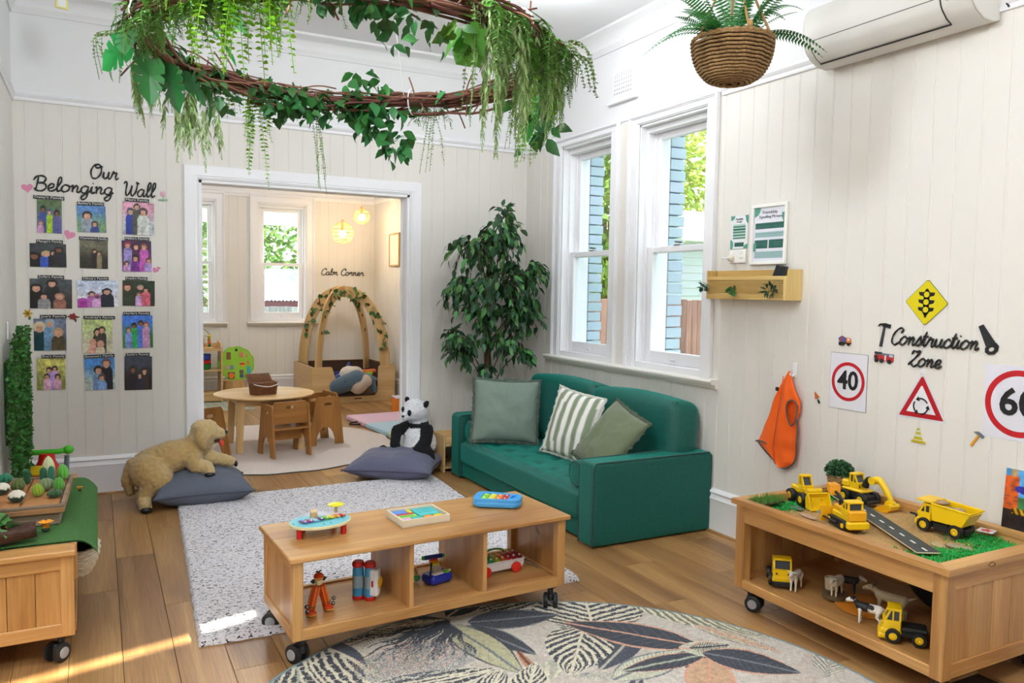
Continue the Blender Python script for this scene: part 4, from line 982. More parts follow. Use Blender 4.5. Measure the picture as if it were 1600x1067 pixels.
    ps = [leaf_me('pothos_leaf', s, s*.68, LG['pothos'], .2, .4) for s in (.052, .044, .038)]; cluster('pothos_leaf', ps, 258, 7, 0, .07, -.09, 150, -.5, .07); cluster('pothos_leaf', pm, 92, 10, 0, .02, -.08, 40); cluster('pothos_leaf', ps, 268, 5, 0, -.08, -.17, 14)
    cluster('pothos_leaf', pm, 350, 8, 0, -.05, -.28, 26); cluster('pothos_leaf', pm2, 20, 12, 0, .05, -.06, 14); cluster('pothos_leaf', pm, 70, 8, .03, .0, -.09, 20)
    cluster('ivy_leaf', im, 100, 14, 0, .05, -.12, 90); cluster('ivy_leaf', im, 80, 10, 0, .02, -.08, 30); cluster('ivy_leaf', im, 150, 16, 0, .04, -.05, 60); cluster('ivy_leaf', im, 30, 14, 0, .03, -.05, 16)
    cluster('maple_leaf', ml, 284, 5, 0, .03, -.12, 16); cluster('maple_leaf', ml, 300, 10, 0, .05, -.1, 10); cluster('maple_leaf', ml, 200, 10, 0, .05, -.06, 8)
    MB = mat('35B54A', .4, rnd=.2, trans=.4, name='bright_leaf'); big = lobed_me('monstera_leaf', MONS, .15, MB, .25)
    for deg, dr, dz, dirv, me, roll in ((176, .05, -.06, (-.6, -.2, -.5), big, .8), (163, 0, -.06, (-.2, .1, -1), mm[0], .4), (150, .02, -.05, (.5, .1, -.8), mm[0], -.3), (143, -.02, -.07, (.6, -.3, -.5), mm[1], -.6), (204, -.12, -.05, (.8, .3, -.5), big, .5), (212, -.1, 0, (.8, .5, -.2), mm[0], 1.), (130, 0, -.08, (.3, 0, -1), mm[1], 0), (195, .02, .08, (-.2, 0, 1), mm[1], 0), (350, 0, -.16, (-.5, -.3, -.7), mm[1], .4), (186, .03, -.03, (-.4, -.5, -.6), mm[1], .2)):
        inst('monstera_leaf', me, t, Matrix.Translation(ringp(deg, dr, dz)-WC) @ rot_to(dirv, roll))
    fr = frond_mesh(.22, .05, 20, .5, LG['fern'])
    for deg, roll in ((336, 0), (342, .6), (349, -.4), (330, .3)): inst('fern_frond', fr, t, Matrix.Translation(ringp(deg, .02, -.04)-WC) @ rot_to((.5, -.1, -1), roll))
    return t
def frond_mesh(L, w_, n, arch, m, up=.0):
    g = G(); P = []
    for i in range(n+1): u = i/n; P.append(Vector((L*u, 0, L*(up*u-arch*u*u))))
    g.tube(P, [max(.0006, .0022*(1-i/n)) for i in range(n+1)], 4)
    for i in range(1, n+1):
        u = i/n; k = math.sin(PI*min(1, u*.9+.12))**.7; h = w_/2*k+.003; tdir = (P[i]-P[i-1]).normalized(); b = L/n*.42
        for s in (-1, 1):
            p = P[i]; a = p-tdir*b; c = p+tdir*b; tip = p+Vector((0, s*h, -h*.25))+tdir*h*.25; mid = p+Vector((0, s*h*.6, h*.02))
            g.add([a, c, mid+tdir*b*.9, tip, mid-tdir*b*.8], [(0, 1, 2, 4), (4, 2, 3)])
    me = g.mesh('frond', False); me.materials.append(m); return me
wreath()
# ---- hanging basket fern
def fern_basket():
    c = Vector((2.307, 2.5, 2.425)); t = thing('hanging_fern_basket', 'round woven seagrass basket of green fern hanging from the ceiling', 'hanging plant', c)
    g = G(); nturn = 17; P = []; Rr = []
    for i in range(nturn*44):
        u = i/(nturn*44); a = i/44*2*PI; ph = u*PI/2*.998; r = .158*math.cos(ph)**.62+.004; z = -.170*math.sin(ph)**1.05
        wv = .0035*math.sin(a*13.5+ (i//44 % 2)*PI); P.append(((r+wv)*math.cos(a), (r+wv)*math.sin(a), z)); Rr.append(.0058)
    g.tube(P, Rr, 6); obj('woven_bowl', g, mat('96744A', .9, bump=1.2, bs=260, var=.3, name='seagrass'), t, True)
    obj('bowl_lining', G().lathe([(.0001, -.155), (.07, -.14), (.12, -.1), (.148, -.03), (.15, -.01), (.0001, -.012)], n=30), mat('4A3A24', .95, name='coir'), t, True)
    P = [(.160*math.cos(a)+.002*math.cos(a*30), .160*math.sin(a), .003*math.sin(a*30)) for a in np.linspace(0, 2*PI, 121)]
    obj('rim_rope', G().tube(P, .0075, 7, False), mat('9C7A4E', .9, bump=1.2, bs=300, var=.25, name='rim_rope'), t, True)
    RP = mat('B08A56', .9, bump=1, bs=300, name='jute_rope')
    for k in range(3):
        a = 2*PI*k/3+.9; obj('rope', G().tube(crom([(.158*math.cos(a), .158*math.sin(a), 0), (.07*math.cos(a), .07*math.sin(a), .2), (.0, 0, .46), (0, 0, .5)], 5), .005, 6), RP, t, True)
    obj('rope', G().tube([(0, 0, .48), (0, 0, CEIL-c.z)], .007, 6), RP, t, True); a = -1.9
    obj('knot', G().sph((.158*math.cos(a)*.98, .158*math.sin(a)*.98, .02), (.012, .012, .016), 10, 8), RP, t, True); obj('rope', G().tube(crom([(.158*math.cos(a), .158*math.sin(a), 0), (.1*math.cos(a), .1*math.sin(a), .12), (0, 0, .46)], 5), .0055, 6), RP, t, True)
    rr = random.Random(5); fm = [frond_mesh(L, .062, 24, a, LG['fern'], u) for L, a, u in ((.28, 1.0, 1.2), (.24, .6, 1.3), (.2, .5, .9), (.30, .75, .55))]
    for i in range(30):
        a = rr.uniform(0, 2*PI); d = Vector((math.cos(a), math.sin(a), 0)); p = d*.05; k = rr.choice([0, 1, 1, 2]); q = Matrix.Rotation(a, 4, 'Z') @ Matrix.Rotation(-rr.uniform(.0, .5), 4, 'Y') @ Matrix.Rotation(rr.uniform(-.5, .5), 4, 'X')
        inst('frond', fm[k], t, Matrix.Translation(p+Vector((0, 0, -.01))) @ q)
    for aw in (152, 168, 185, 200, -28, -40): # long side fronds seen left and right
        a = R_(aw); inst('frond', fm[3], t, Matrix.Translation(Vector((math.cos(a)*.06, math.sin(a)*.06, .0))) @ Matrix.Rotation(a, 4, 'Z') @ Matrix.Rotation(rr.uniform(-.4, .4), 4, 'X'))
fern_basket()
# ---- ficus
def ficus():
    c = Vector((2.74, 5.60, 0)); t = thing('ficus_tree', 'tall leafy artificial ficus tree with a twisted trunk in the corner behind the sofa', 'tree', c); rr = random.Random(21)
    obj('pot', G().lathe([(.0001, 0), (.12, 0), (.15, .25), (.16, .27), (.15, .28), (.14, .26), (.0001, .26)], n=28), mat('4A4A4A', .7, name='dark_pot'), t, 40)
    for k in range(3):
        P = []; 
        for i in range(16):
            z = .2+i*.1; a = z*5+k*2.1; P.append((.02*math.cos(a)-.05*math.sin(z*1.3)*.6, .02*math.sin(a)-.03, z))
        obj('trunk', G().tube(P, [.017-.0007*i for i in range(16)], 8), mat('5A4534', .9, bump=.6, bs=60, var=.2, name='ficus_bark'), t, True)
    LM = [leaf_me('leaf', s, s*.46, m, .22, .35) for s in (.088, .076, .064) for m in (LG['ficus'], LG['ficus'], LG['ficus2'])]
    lumps = [((-.18, -.1, 1.72), .25, 120), ((.02, -.12, 1.82), .20, 90), ((.22, -.15, 1.55), .2, 100), ((-.26, -.1, 1.42), .22, 110), ((0, -.18, 1.45), .26, 120), ((.18, -.12, 1.22), .22, 80), ((-.1, -.1, 1.2), .2, 60), ((.12, -.12, 1.0), .18, 60), ((-.33, -.1, 1.02), .15, 60), ((-.27, -.08, .92), .13, 40), ((.2, -.16, .92), .1, 24), ((-.06, -.1, .78), .08, 14), ((.05, -.12, 1.98), .08, 14), ((.32, -.12, 1.32), .1, 30)]
    br = G(); leaves = []
    for cc, r, n in lumps:
        cc = Vector(cc); z0 = max(.55, cc.z-.35); base = Vector((-.05*math.sin(z0*1.3)*.6, -.03, z0)); P = crom([base, base.lerp(cc, .5)+Vector((0, 0, .06)), cc], 5); br.tube(P, [.007-.0004*i for i in range(len(P))], 6)
        for j in range(max(6, n//4)):
            d = Vector((rr.gauss(0, 1), rr.gauss(0, .8), rr.gauss(0, .8))).normalized(); e = cc+d*r*rr.uniform(.6, 1.05); e.z -= r*.25; Q = crom([cc-Vector((0, 0, r*.4)), cc.lerp(e, .5)+Vector((0, 0, r*.25)), e], 5); br.tube(Q, .0022, 4)
            for q in range(9):
                u = .3+.7*q/8; p = Q[min(len(Q)-1, int(u*(len(Q)-1)))]; dd = (e-cc).normalized()+Vector((rr.gauss(0, .7), rr.gauss(0, .7), -.9+rr.gauss(0, .35)))
                leaves.append((p+Vector((rr.uniform(-.02, .02), rr.uniform(-.02, .02), rr.uniform(-.02, .02))), dd.normalized(), rr.uniform(-.8, .8)))
    obj('branches', br, mat('5A4534', .9, name='ficus_twig'), t, True, fix=False)['kind'] = 'stuff'
    leaves = [l for l in leaves if l[0].y+c.y < YB-.03 and l[0].x+c.x < XW-.03]
    leaves.sort(key=lambda l: l[0].y+.5*l[0].x); st = G(); st2 = G()
    for i, (p, d, r) in enumerate(leaves):
        M = Matrix.Translation(p) @ rot_to(d, r)
        if i < 295: inst('leaf', rr.choice(LM), t, M)
        else: (st if rr.random() < .72 else st2).add(*leafmesh(.076, .035, .22, .35, 3), M)
    obj('foliage', st, LG['ficus'], t, True, fix=False)['kind'] = 'stuff'; obj('foliage', st2, LG['ficus2'], t, True, fix=False)['kind'] = 'stuff'
ficus()
# ---- hedge panel on left wall
def hedge():
    t = thing('boxwood_hedge', 'green artificial boxwood panel hanging on the left wall', 'wall plant', (XL+.02, 5.15, .72)); rr = random.Random(3)
    obj('backing_mesh', G().box((-.018, -.16, -.2), (0, .16, .25)), mat('2C5A28', .8, name='mesh_green'), t); g = G()
    for i in range(5200):
        y = rr.uniform(-.46, .46); z = rr.uniform(-.40, .40)
        if abs(y)/.47+abs(z)/.44 > 1.35: continue
        d = rr.uniform(.0, .075)*(1-.5*abs(y)/.5); v, f = leafmesh(.026, .018, .15, .2, 3)
        g.add(v, f, Matrix.Translation((d+.01, y, z+.03*math.sin(y*8))) @ rot_to((rr.uniform(.1, 1), rr.gauss(0, .7), rr.gauss(.1, .7)), rr.uniform(0, 6)))
    obj('foliage', g, mat('3E7A33', .5, rnd=.45, trans=.2, name='boxwood'), t, fix=False)['kind'] = 'stuff'
    obj('hook', G().box((-.018, .02, .36), (-.008, .045, .46), bev=.003).tube([(-.012, .032, .37), (.01, .032, .36), (.015, .032, .38)], .004, 6), WHITE, t)
hedge()
# ============================================================ NEXT ROOM
BX, BY, BZ = BI
def kid_table():
    t = thing('kids_round_table', 'low round birch table in the next room with a wicker basket on it', 'table', (1.275, 7.03, 0))
    o = obj('tabletop', G().lathe([(.0001, .458), (.38, .458), (.412, .463), (.42, .472), (.417, .48), (.405, .484), (.0001, .484)], n=64), BX, t, 40)
    ap = G(); 
    for s in (-1, 1): ap.box((-.25, s*.24-.01, .40), (.25, s*.24+.01, .458)).box((s*.24-.01, -.25, .40), (s*.24+.01, .25, .458))
    obj('apron', ap, BX, t)
    for sx in (-1, 1):
        for sy in (-1, 1): obj('leg', G().add(*_frust((sx*.235, sy*.235, .458), .03, (sx*.25, sy*.25, .014), .024)), BZ, t, 30)
    return t
def _frust(a, ra, b, rb):
    vs = [(c[0]+sx*r, c[1]+sy*r, c[2]) for c, r in ((a, ra), (b, rb)) for sx, sy in ((-1, -1), (1, -1), (1, 1), (-1, 1))]
    return vs, [(0, 1, 2, 3), (4, 7, 6, 5)]+[(k, (k+1) % 4, 4+(k+1) % 4, 4+k) for k in range(4)]
kid_table()
CW = [wood('8F5C28', 'B07A3C', a, .4, 7, .06, 'chair_wood', bump=.1) for a in 'xyz']
def holed(g, outer, holes, d0, d1, plane, M=None):
    """plate with slot holes via bmesh triangle fill"""
    bm = bmesh.new(); mp = {'xz': lambda a, b, d: (a, d, b), 'yz': lambda a, b, d: (d, a, b), 'xy': lambda a, b, d: (a, b, d)}[plane]; es = []
    for lp in [outer]+holes:
        v = [bm.verts.new((p[0], p[1], 0)) for p in lp]; es += [bm.edges.new((v[i], v[(i+1) % len(v)])) for i in range(len(v))]
    bmesh.ops.triangle_fill(bm, use_beauty=True, use_dissolve=False, edges=es); bm.verts.index_update()
    V = [(v.co.x, v.co.y) for v in bm.verts]; F = [tuple(v.index for v in f.verts) for f in bm.faces]; bm.free(); n = len(V)
    vs = [mp(a, b, d0) for a, b in V]+[mp(a, b, d1) for a, b in V]; fs = F+[tuple(n+i for i in reversed(f)) for f in F]; k = 0
    for lp in [outer]+holes:
        m = len(lp); fs += [(k+i, k+(i+1) % m, n+k+(i+1) % m, n+k+i) for i in range(m)]; k += m
    g.add(vs, fs, M); return g
def oval(cx, cy, a, b, n=16, p=2.6): return [(cx+a*math.copysign(abs(math.cos(t))**(2/p), math.cos(t)), cy+b*math.copysign(abs(math.sin(t))**(2/p), math.sin(t))) for t in np.linspace(0, 2*PI, n, False)]
def kid_chair(label, loc, rot):
    """cube chair: two A-shaped side panels, seat, backrest. faces +y"""
    t = thing('kids_chair', label, 'chair', loc, rot, 'wooden chairs around the low round table')
    side = [(-.17, 0), (-.13, .40), (-.12, .425), (.07, .425), (.09, .40), (.17, 0), (.09, 0)]+[(.09*math.cos(a)+0, .02+.14*math.sin(a)) for a in np.linspace(.2, PI-.2, 9)]+[(-.09, 0)]
    for s in (-1, 1): obj('side_panel', holed(G(), side, [oval(-.02, .36, .035, .014)], s*.155-.008, s*.155+.008, 'yz'), CW[2], t)
    obj('seat', G().box((-.147, -.13, .22), (.147, .13, .235), bev=.003), CW[0], t)
    obj('backrest', holed(G(), [(-.147, .27), (.147, .27), (.147, .43), (.13, .45), (-.13, .45), (-.147, .43)], [oval(0, .405, .04, .013)], -.118, -.104, 'xz'), CW[0], t)
    obj('stretcher', G().box((-.147, -.01, .12), (.147, .004, .2), bev=.002), CW[0], t)
    return t
kid_chair('wooden childs chair at the front of the low round table, back to the camera', (1.36, 6.62, .014), R_(12))
kid_chair('wooden childs chair at the right side of the low round table', (1.74, 7.02, .014), R_(100))
kid_chair('wooden childs chair at the left of the low round table, behind the plush dog', (.72, 6.72, .014), R_(-62))
# picnic basket
WK = mat('7E4E2C', .7, bump=1, bs=150, var=.25, name='wicker')
t = thing('picnic_basket', 'brown wicker picnic basket with a white handle on the low round table', 'basket', (1.24, 6.90, .484), R_(12))
def weave(g, w_, d_, z0, z1, k=1.0, nb=9):
    n = 64
    for r in range(nb):
        z = z0+(z1-z0)*(r+.5)/nb; f = 1+.12*(z-z0)/(z1-z0); P = []
        for i in range(n+1):
            a = 2*PI*i/n; x = w_/2*f*math.copysign(abs(math.cos(a))**.35, math.cos(a)); y = d_/2*f*math.copysign(abs(math.sin(a))**.35, math.sin(a)); kk = 1+.012*math.sin(i*PI/2*1+r*PI)
            P.append((x*kk, y*kk, z))
        g.tube(P, (z1-z0)/nb*.56, 5, False)
    return g
obj('basket_body', weave(G(), .19, .13, .0, .105), WK, t, True); obj('basket_lining', G().box((-.085, -.055, .004), (.085, .055, .1)), mat('5A3820', .8, name='wicker_dark'), t)
g = G(); M = T((0, .075, .115), (R_(38), 0, 0))
for i in range(12): g.tube([(-.10+.2*i/11, -.075, 0), (-.10+.2*i/11, .075, 0)], .008, 6, M=M)
obj('lid', g, WK, t, True); obj('handle', G().tube(crom([(-.105, -.02, .10), (-.09, -.09, .09), (0, -.115, .075), (.09, -.09, .09), (.105, -.02, .10)], 6), .004, 6), mat('EDEBE6', .5, name='white_handle'), t, True)
# playhouse with crossing arches
def playhouse():
    x0, x1, y0, y1 = 2.26, 3.30, 9.42, 10.40; t = thing('playhouse', 'birch reading nook with two crossing arches and a low box, under the calm corner lettering', 'playhouse', (x0, y0, 0)); w_, d_ = x1-x0, y1-y0; th = .018; h = .44
    fr = [(0, 0), (w_, 0), (w_, h-.01), (w_-.01, h), (w_-.2, h), (w_-.215, h-.015)]+[(w_-.225+.005*0-.07*math.sin(a)*.5, .15-.08*math.sin(a)) for a in np.linspace(.1, PI/2, 4)]+[(.30+.03*(1-math.sin(a)), .15-.08*math.sin(a)) for a in np.linspace(PI/2, .1, 4)]+[(.245, h-.015), (.23, h), (.01, h), (0, h-.01)]
    obj('front_panel', G().prism(fr, 0, th, 'xz'), BX, t); obj('back_panel', G().box((0, d_-th, 0), (w_, d_, h), bev=.003), BX, t)
    for x in (0, w_-th): obj('side_panel', G().box((x, th, 0), (x+th, d_-th, h), bev=.003), BY, t)
    obj('padded_liner', G().box((th, d_-th-.03, .1), (w_-th, d_-th, h-.005)).box((th, th, .1), (th+.03, d_-th, h-.005)).box((w_-th-.03, th, .1), (w_-th, d_-th, h-.005)), mat('4A3426', .9, name='brown_liner'), t); obj('floor_pad', G().box((th, th, .02), (w_-th, d_-th, .09), bev=.01), mat('5A4434', .9, name='brown_pad'), t)
    diag = math.hypot(w_-.1, d_-.1); H = 1.42-h
    for s, nm in ((1, 'a'), (-1, 'b')):
        ang = math.atan2((d_-.1)*s, w_-.1); n = 26; out = []; inn = []
        for i in range(n+1):
            a = PI*i/n; ca, sa = math.cos(a), math.sin(a); ex = 2/2.25
            ro = (math.copysign(abs(ca)**ex, ca), abs(sa)**ex); out.append((diag/2*ro[0], h-.12+(H+.12)*ro[1])); inn.append(((diag/2-.13)*ro[0], h-.12+(H+.12-.13)*ro[1]))
        V = out+inn; m = n+1; g = G(); c = T((w_/2, d_/2, 0), (0, 0, ang))
        vs = [(a, -.011, b) for a, b in V]+[(a, .011, b) for a, b in V]; N2 = 2*m; fs = []
        for i in range(n): fs += [(i, i+1, m+i+1, m+i), (N2+i, N2+m+i, N2+m+i+1, N2+i+1), (i, N2+i, N2+i+1, i+1), (m+i, m+i+1, N2+m+i+1, N2+m+i)]
        fs += [(0, m, N2+m, N2), (n, N2+n, N2+m+n, m+n)]
        g.add(vs, fs, c); ar = obj('arch', g, wood('C09A62', 'DAB884', 'z', .4, 6, .05, 'birch', bump=.05, fine=.15), t)
        hg = G()
        for i in (4, 6, 8, 18, 20, 22): 
            p = ((out[i][0]+inn[i][0])/2, (out[i][1]+inn[i][1])/2)
            hg.lathe([(.021, -.0125), (.021, .0125), (.0001, .0125)], (p[0], 0, p[1]), 16, c, 'y').lathe([(.0001, -.0125), (.021, -.0125)], (p[0], 0, p[1]), 16, c, 'y')
        obj('peg_hole', hg, mat('8A6436', .8, name='peg_hole'), ar)
    obj('apex_block', G().cbox((w_/2, d_/2, h+H-.07), (.04, .04, .14), bev=.003), wood('A87440', 'C08C54', 'z', .4, 6, .05, 'block_wood'), t)
    obj('maker_mark', G().box((w_*.5+.0, -.001, .035), (w_*.5+.09, .001, .05)), mat('5A3E22', .7, name='burnt_mark'), t)
    # ivy garland wound on the arches
    rr = random.Random(8); im = [lobed_me('ivy_leaf', IVY, s, LG['ivy'], .25) for s in (.075, .06)]; st = G()
    c1 = T((w_/2, d_/2, 0), (0, 0, math.atan2(d_-.1, w_-.1))); c2 = T((w_/2, d_/2, 0), (0, 0, -math.atan2(d_-.1, w_-.1)))
    def ap(a, off, C): ca, sa = math.cos(a), math.sin(a); ex = 2/2.25; return C @ Vector(((diag/2-off)*math.copysign(abs(ca)**ex, ca), rr.uniform(-.02, .02), h-.12+(H+.12-off)*abs(sa)**ex))
    for C, a0, a1, n in ((c2, .25, 1.5, 20), (c1, .9, 1.35, 12), (c2, 1.6, 2.75, 16), (c1, 1.7, 2.6, 8)):
        P = [ap(a0+(a1-a0)*i/n, .06+.05*math.sin(i*1.7), C) for i in range(n+1)]; st.tube(crom(P, 3), .006, 5)
        for i in range(n*2):
            p = P[i % (n+1)]
            if rr.random() < .72: inst('ivy_leaf', rr.choice(im), t, Matrix.Translation(p+Vector((rr.uniform(-.03, .03), -.02, rr.uniform(-.03, .03)))) @ rot_to((rr.gauss(0, 1), -.6, rr.gauss(-.3, .6)), rr.uniform(-1, 1)))
    obj('garland_stem', st, mat('6E5030', .8, name='garland_stem'), t, True)
    return t
playhouse()
# pendant lamps
RAT = mat('D9B27A', .7, name='rattan')
def pendant(label, c, r, h, openb, e):
    t = thing('pendant_lamp', label, 'lamp', c); g = G()
    for k in range(26):
        a = 2*PI*k/26; P = [(r*math.sin(PI*(.08+.80*i/10))*math.cos(a+.25*math.sin(i)), r*math.sin(PI*(.08+.80*i/10))*math.sin(a+.25*math.sin(i)), h/2*math.cos(PI*(.08+.80*i/10))) for i in range(11)]; g.tube(P, .0026, 4)
    for u in (.1, .25, .4, .5, .62, .75, .86): q = r*math.sin(PI*u); z = h/2*math.cos(PI*u); g.tube([(q*math.cos(a), q*math.sin(a), z) for a in np.linspace(0, 2*PI, 33)], .0035, 5, False)
    obj('lamp_shade', g, RAT, t, True, fix=False); obj('bulb', G().sph((0, 0, -.01), .042, 16, 12), mat('FFE2AE', .4, emit=12, name='warm_bulb'), t, True)
    obj('lamp_holder', G().cyl((0, 0, .03), (0, 0, h/2+.03), .018, .014, 12), RAT, t); obj('cord', G().tube([(0, 0, h/2+.02), (0, 0, CEIL-c[2])], .003, 6), mat('E9E2D4', .6, name='lamp_cord'), t)
    ld = bpy.data.lights.new('bulb_light', 'POINT'); ld.energy = e; ld.color = (1, .72, .38); ld.shadow_soft_size = .05; lo = bpy.data.objects.new('bulb_light', ld); col.objects.link(lo); lo.location = (0, 0, -.01); lo.parent = t
pendant('lower woven rattan pendant lamp glowing in the next room, left of the pair', (2.69, 9.65, 2.07), .135, .27, 0, 24)
pendant('smaller rattan pendant lamp glowing in the next room, right of the pair', (2.98, 9.8, 2.30), .10, .2, 0, 14)
t = thing('framed_picture', 'gold framed picture on the right wall of the next room', 'picture', (NRX-.012, 9.64, 1.89))
obj('frame', G().box((-.012, -.19, -.21), (.012, .19, -.19), bev=.002).box((-.012, -.19, .19), (.012, .19, .21), bev=.002).box((-.012, -.19, -.19), (.012, -.172, .19), bev=.002).box((-.012, .172, -.19), (.012, .19, .19), bev=.002), wood('A98040', 'C9A05C', 'z', .35, 6, .03, 'gold_frame'), t)
obj('print', G().box((-.004, -.172, -.19), (.004, .172, .19)), mat('EFE6D8', .4, name='print_paper'), t)
# plush whales etc in the playhouse
WHB, WHW = '51687A', 'C9B9A6'
t = thing('plush_whale', 'large grey blue plush whale flopped over the front of the playhouse', 'plush toy', (2.62, 9.42, .20), R_(-4))
blob('body', [((-.06, .0, .0), (.18, .0, .08), .095, .12, WHB), ((.18, 0, .08), (.36, 0, .07), .12, .06, WHB), ((.36, 0, .07), (.40, -.03, -.06), .05, .035, WHB), ((.34, .03, .08), (.44, .08, .06), .045, .03, WHB), ((.19, -.035, .0), (.27, -.045, .06), .10, .085, WHW)], .011, t, iters=8, fuzz=.002)
obj('eye', G().sph((.02, -.105, .07), .008, 10, 8), mat('15171B', .2, name='black_bead'), t, True)
t = thing('plush_whale', 'navy plush whale with a white belly behind the grey plush whale', 'plush toy', (2.78, 9.66, .30), R_(10))
blob('body', [((-.1, .02, -.06), (.12, .02, -.02), .10, .11, '27408F'), ((-.04, -.03, .03), (.08, -.03, .03), .095, .09, 'D9CFC4'), ((.1, 0, .02), (.2, 0, -.02), .07, .04, '27408F'), ((.0, .03, .12), (.02, .04, .17), .03, .012, '27408F')], .011, t, iters=6)
t = thing('plush_fish', 'small orange and green plush toy behind the whales in the playhouse', 'plush toy', (3.02, 9.66, .33), 0)
blob('body', [((-.06, 0, 0), (.08, 0, .02), .045, .03, 'E2702A'), ((-.02, -.02, -.01), (.03, -.02, -.01), .035, .03, '9CC93A')], .008, t, iters=4)
t = thing('blue_pillow', 'dark navy pillow inside the playhouse', 'cushion', (2.58, 9.82, .22), 0)
finish('cover', weld(pillow_mesh(.34, .26, .1, 4, .08, 20).mesh('cover')), mat('1E2F6E', .85, name='navy_cloth'), t, True)
# toy shelf
def toy_shelf():
    t = thing('toy_shelf', 'birch open shelf with toys at the left of the next room', 'shelf', (.62, 9.95, 0)); W_, D_ = .70, .32
    for x in (0, W_-.018): obj('side_panel', G().prism([(0, 0), (D_, 0), (D_, .74), (.03, .70), (0, .66)], x, x+.018, 'yz'), BY, t)
    for z in (.10, .38, .62): obj('shelf_board', G().box((.018, 0, z), (W_-.018, D_, z+.016), bev=.002), BX, t)
    obj('back_rail', G().box((.018, D_-.012, .636), (W_-.018, D_, .7)), BX, t)
    obj('kick_board', G().box((.018, .012, .02), (W_-.018, .03, .10)), BX, t)
toy_shelf()
t = thing('bead_maze', 'bead maze with looping wires on top of the toy shelf', 'toy', (1.02, 10.08, .636))
obj('base', G().box((-.14, -.08, 0), (.2, .08, .022), bev=.004), BX, t)
rr = random.Random(4); BC = ['E8C21C', '7DB52A', 'E0551E', '2E8E4A', 'E8C21C']
for i, (xa, xb, hh, cw) in enumerate(((-.12, 0, .2, '3F9A4A'), (-.02, .17, .25, '55606A'), (-.08, .1, .2, '6C4A3A'), (.06, .17, .16, '3F9A4A'))):
    w_ = obj('wire', G().tube(crom([(xa, -.03+i*.02, .02), (xa, -.03+i*.02, hh*.7), ((xa+xb)/2, 0, hh), (xb, .02, hh*.7), (xb, .02, .02)], 7), .0035, 6), mat(cw, .4, name='wire_paint'), t, True)
    for k in range(4): obj('bead', G().sph(((xa if k % 2 and i != 1 else xb), (.02 if not (k % 2 and i != 1) else -.03+i*.02), .045+.038*k), .02, 12, 8), mat(BC[(k+i) % 5], .35, name='bead_'+BC[(k+i) % 5]), t, True)
t = thing('stacking_tubs', 'blue, red and green round tub stack on the middle shelf of the toy shelf', 'toy', (1.07, 10.08, .396))
for z0, z1, c_ in ((0, .075, '1F7A3C'), (.075, .12, 'C8252C'), (.12, .185, '2A3F9E')): obj('tub', G().lathe([(.0001, z0), (.13, z0), (.135, z1-.005), (.0001, z1)], n=32), mat(c_, .4, name='tub_'+c_), t, 40)
t = thing('red_toy', 'bright red rounded toy on the middle shelf of the toy shelf', 'toy', (.88, 9.99, .396))
sobj('body', rbox(G(), (-.06, -.04, 0), (.09, .04, .06), .02), mat('D42222', .35, name='red_plastic'), t); obj('knob', G().sph((-.01, 0, .07), .03, 12, 8), mat('D42222', .35, name='red_plastic'), t, True)
t = thing('wooden_roller_toy', 'wooden toy with coloured discs on the lowest shelf of the toy shelf', 'toy', (.84, 9.93, .116))
obj('frame', G().box((-.09, -.05, 0), (.1, .05, .02), bev=.004).box((-.09, -.05, .02), (-.075, .05, .24), bev=.003).box((.08, -.05, .02), (.095, .05, .2), bev=.003), wood('8A4A28', 'A8643A', 'z', .4, 7, .04, 'toy_wood'), t)
for k, c_ in enumerate(('D8321F', '3A8E3C', 'E8B81C')): obj('disc', G().lathe([(.0001, -.014), (.035, -.014), (.035, .014), (.0001, .014)], (0, -.03, .05+k*.065), 18, None, 'y'), mat(c_, .4, name='disc_'+c_), t, 40)
# tree activity board on stump stool
t = thing('stump_stool', 'tapered wooden stump stool behind the round table', 'stool', (1.47, 10.1, 0))
obj('stump', G().lathe([(.0001, 0), (.15, 0), (.14, .12), (.12, .25), (.0001, .25)], n=10), wood('B08650', 'CBA36C', 'z', .5, 6, .03, 'stump_wood'), t, 20); obj('mark', G().box((.05, -.128, .06), (.07, -.12, .09)), mat('58B5B0', .5, name='teal_dot'), t)
t = thing('activity_tree', 'green tree shaped activity board standing on the stump stool', 'toy', (1.495, 10.1, .25))
pl = []
for i in range(44):
    a = 2*PI*i/44; r = 1+.055*abs(math.sin(a*5.5)); pl.append((.205*r*math.cos(a), .20+.205*r*math.sin(a)))
pl = [(a, max(0, b)) for a, b in pl]
obj('board', G().prism(pl, -.02, .02, 'xz'), mat('8CC636', .5, name='lime_board'), t); obj('board_face', G().prism([(a*.93, .2+(b-.2)*.93) for a, b in pl], -.0225, -.02, 'xz'), mat('9AD23E', .5, name='lime_face'), t)
for (x, z, w_, h_, c_) in ((-.09, .30, .05, .09, '8A5A3A'), (-.11, .16, .05, .05, 'C9A98A'), (-.05, .16, .04, .05, '7A94A8'), (-.06, .06, .08, .08, '6A3A4A'), (.06, .31, .05, .06, 'D98A6A'), (.07, .2, .06, .025, 'D8322A'), (.07, .175, .05, .02, 'E8C21C'), (.06, .10, .05, .05, '6E6E5A'), (.06, .05, .04, .04, '2A4A8A'), (.145, .12, .045, .09, '3EB2C8'), (.14, .21, .03, .05, 'C99A50'), (0, .37, .03, .03, '2A2A2A'), (.12, .3, .03, .04, 'E0A070')):
    obj('inset', G().box((x-w_/2, -.028, z-h_/2), (x+w_/2, -.021, z+h_/2), bev=.004), mat(c_, .5, name='inset_'+c_), t)
obj('wheel', G().lathe([(.0001, -.006), (.035, -.006), (.035, .004), (.0001, .004)], (-.06, -.03, .06), 16, None, 'y'), mat('E87A2A', .5, name='orange_wheel'), t)
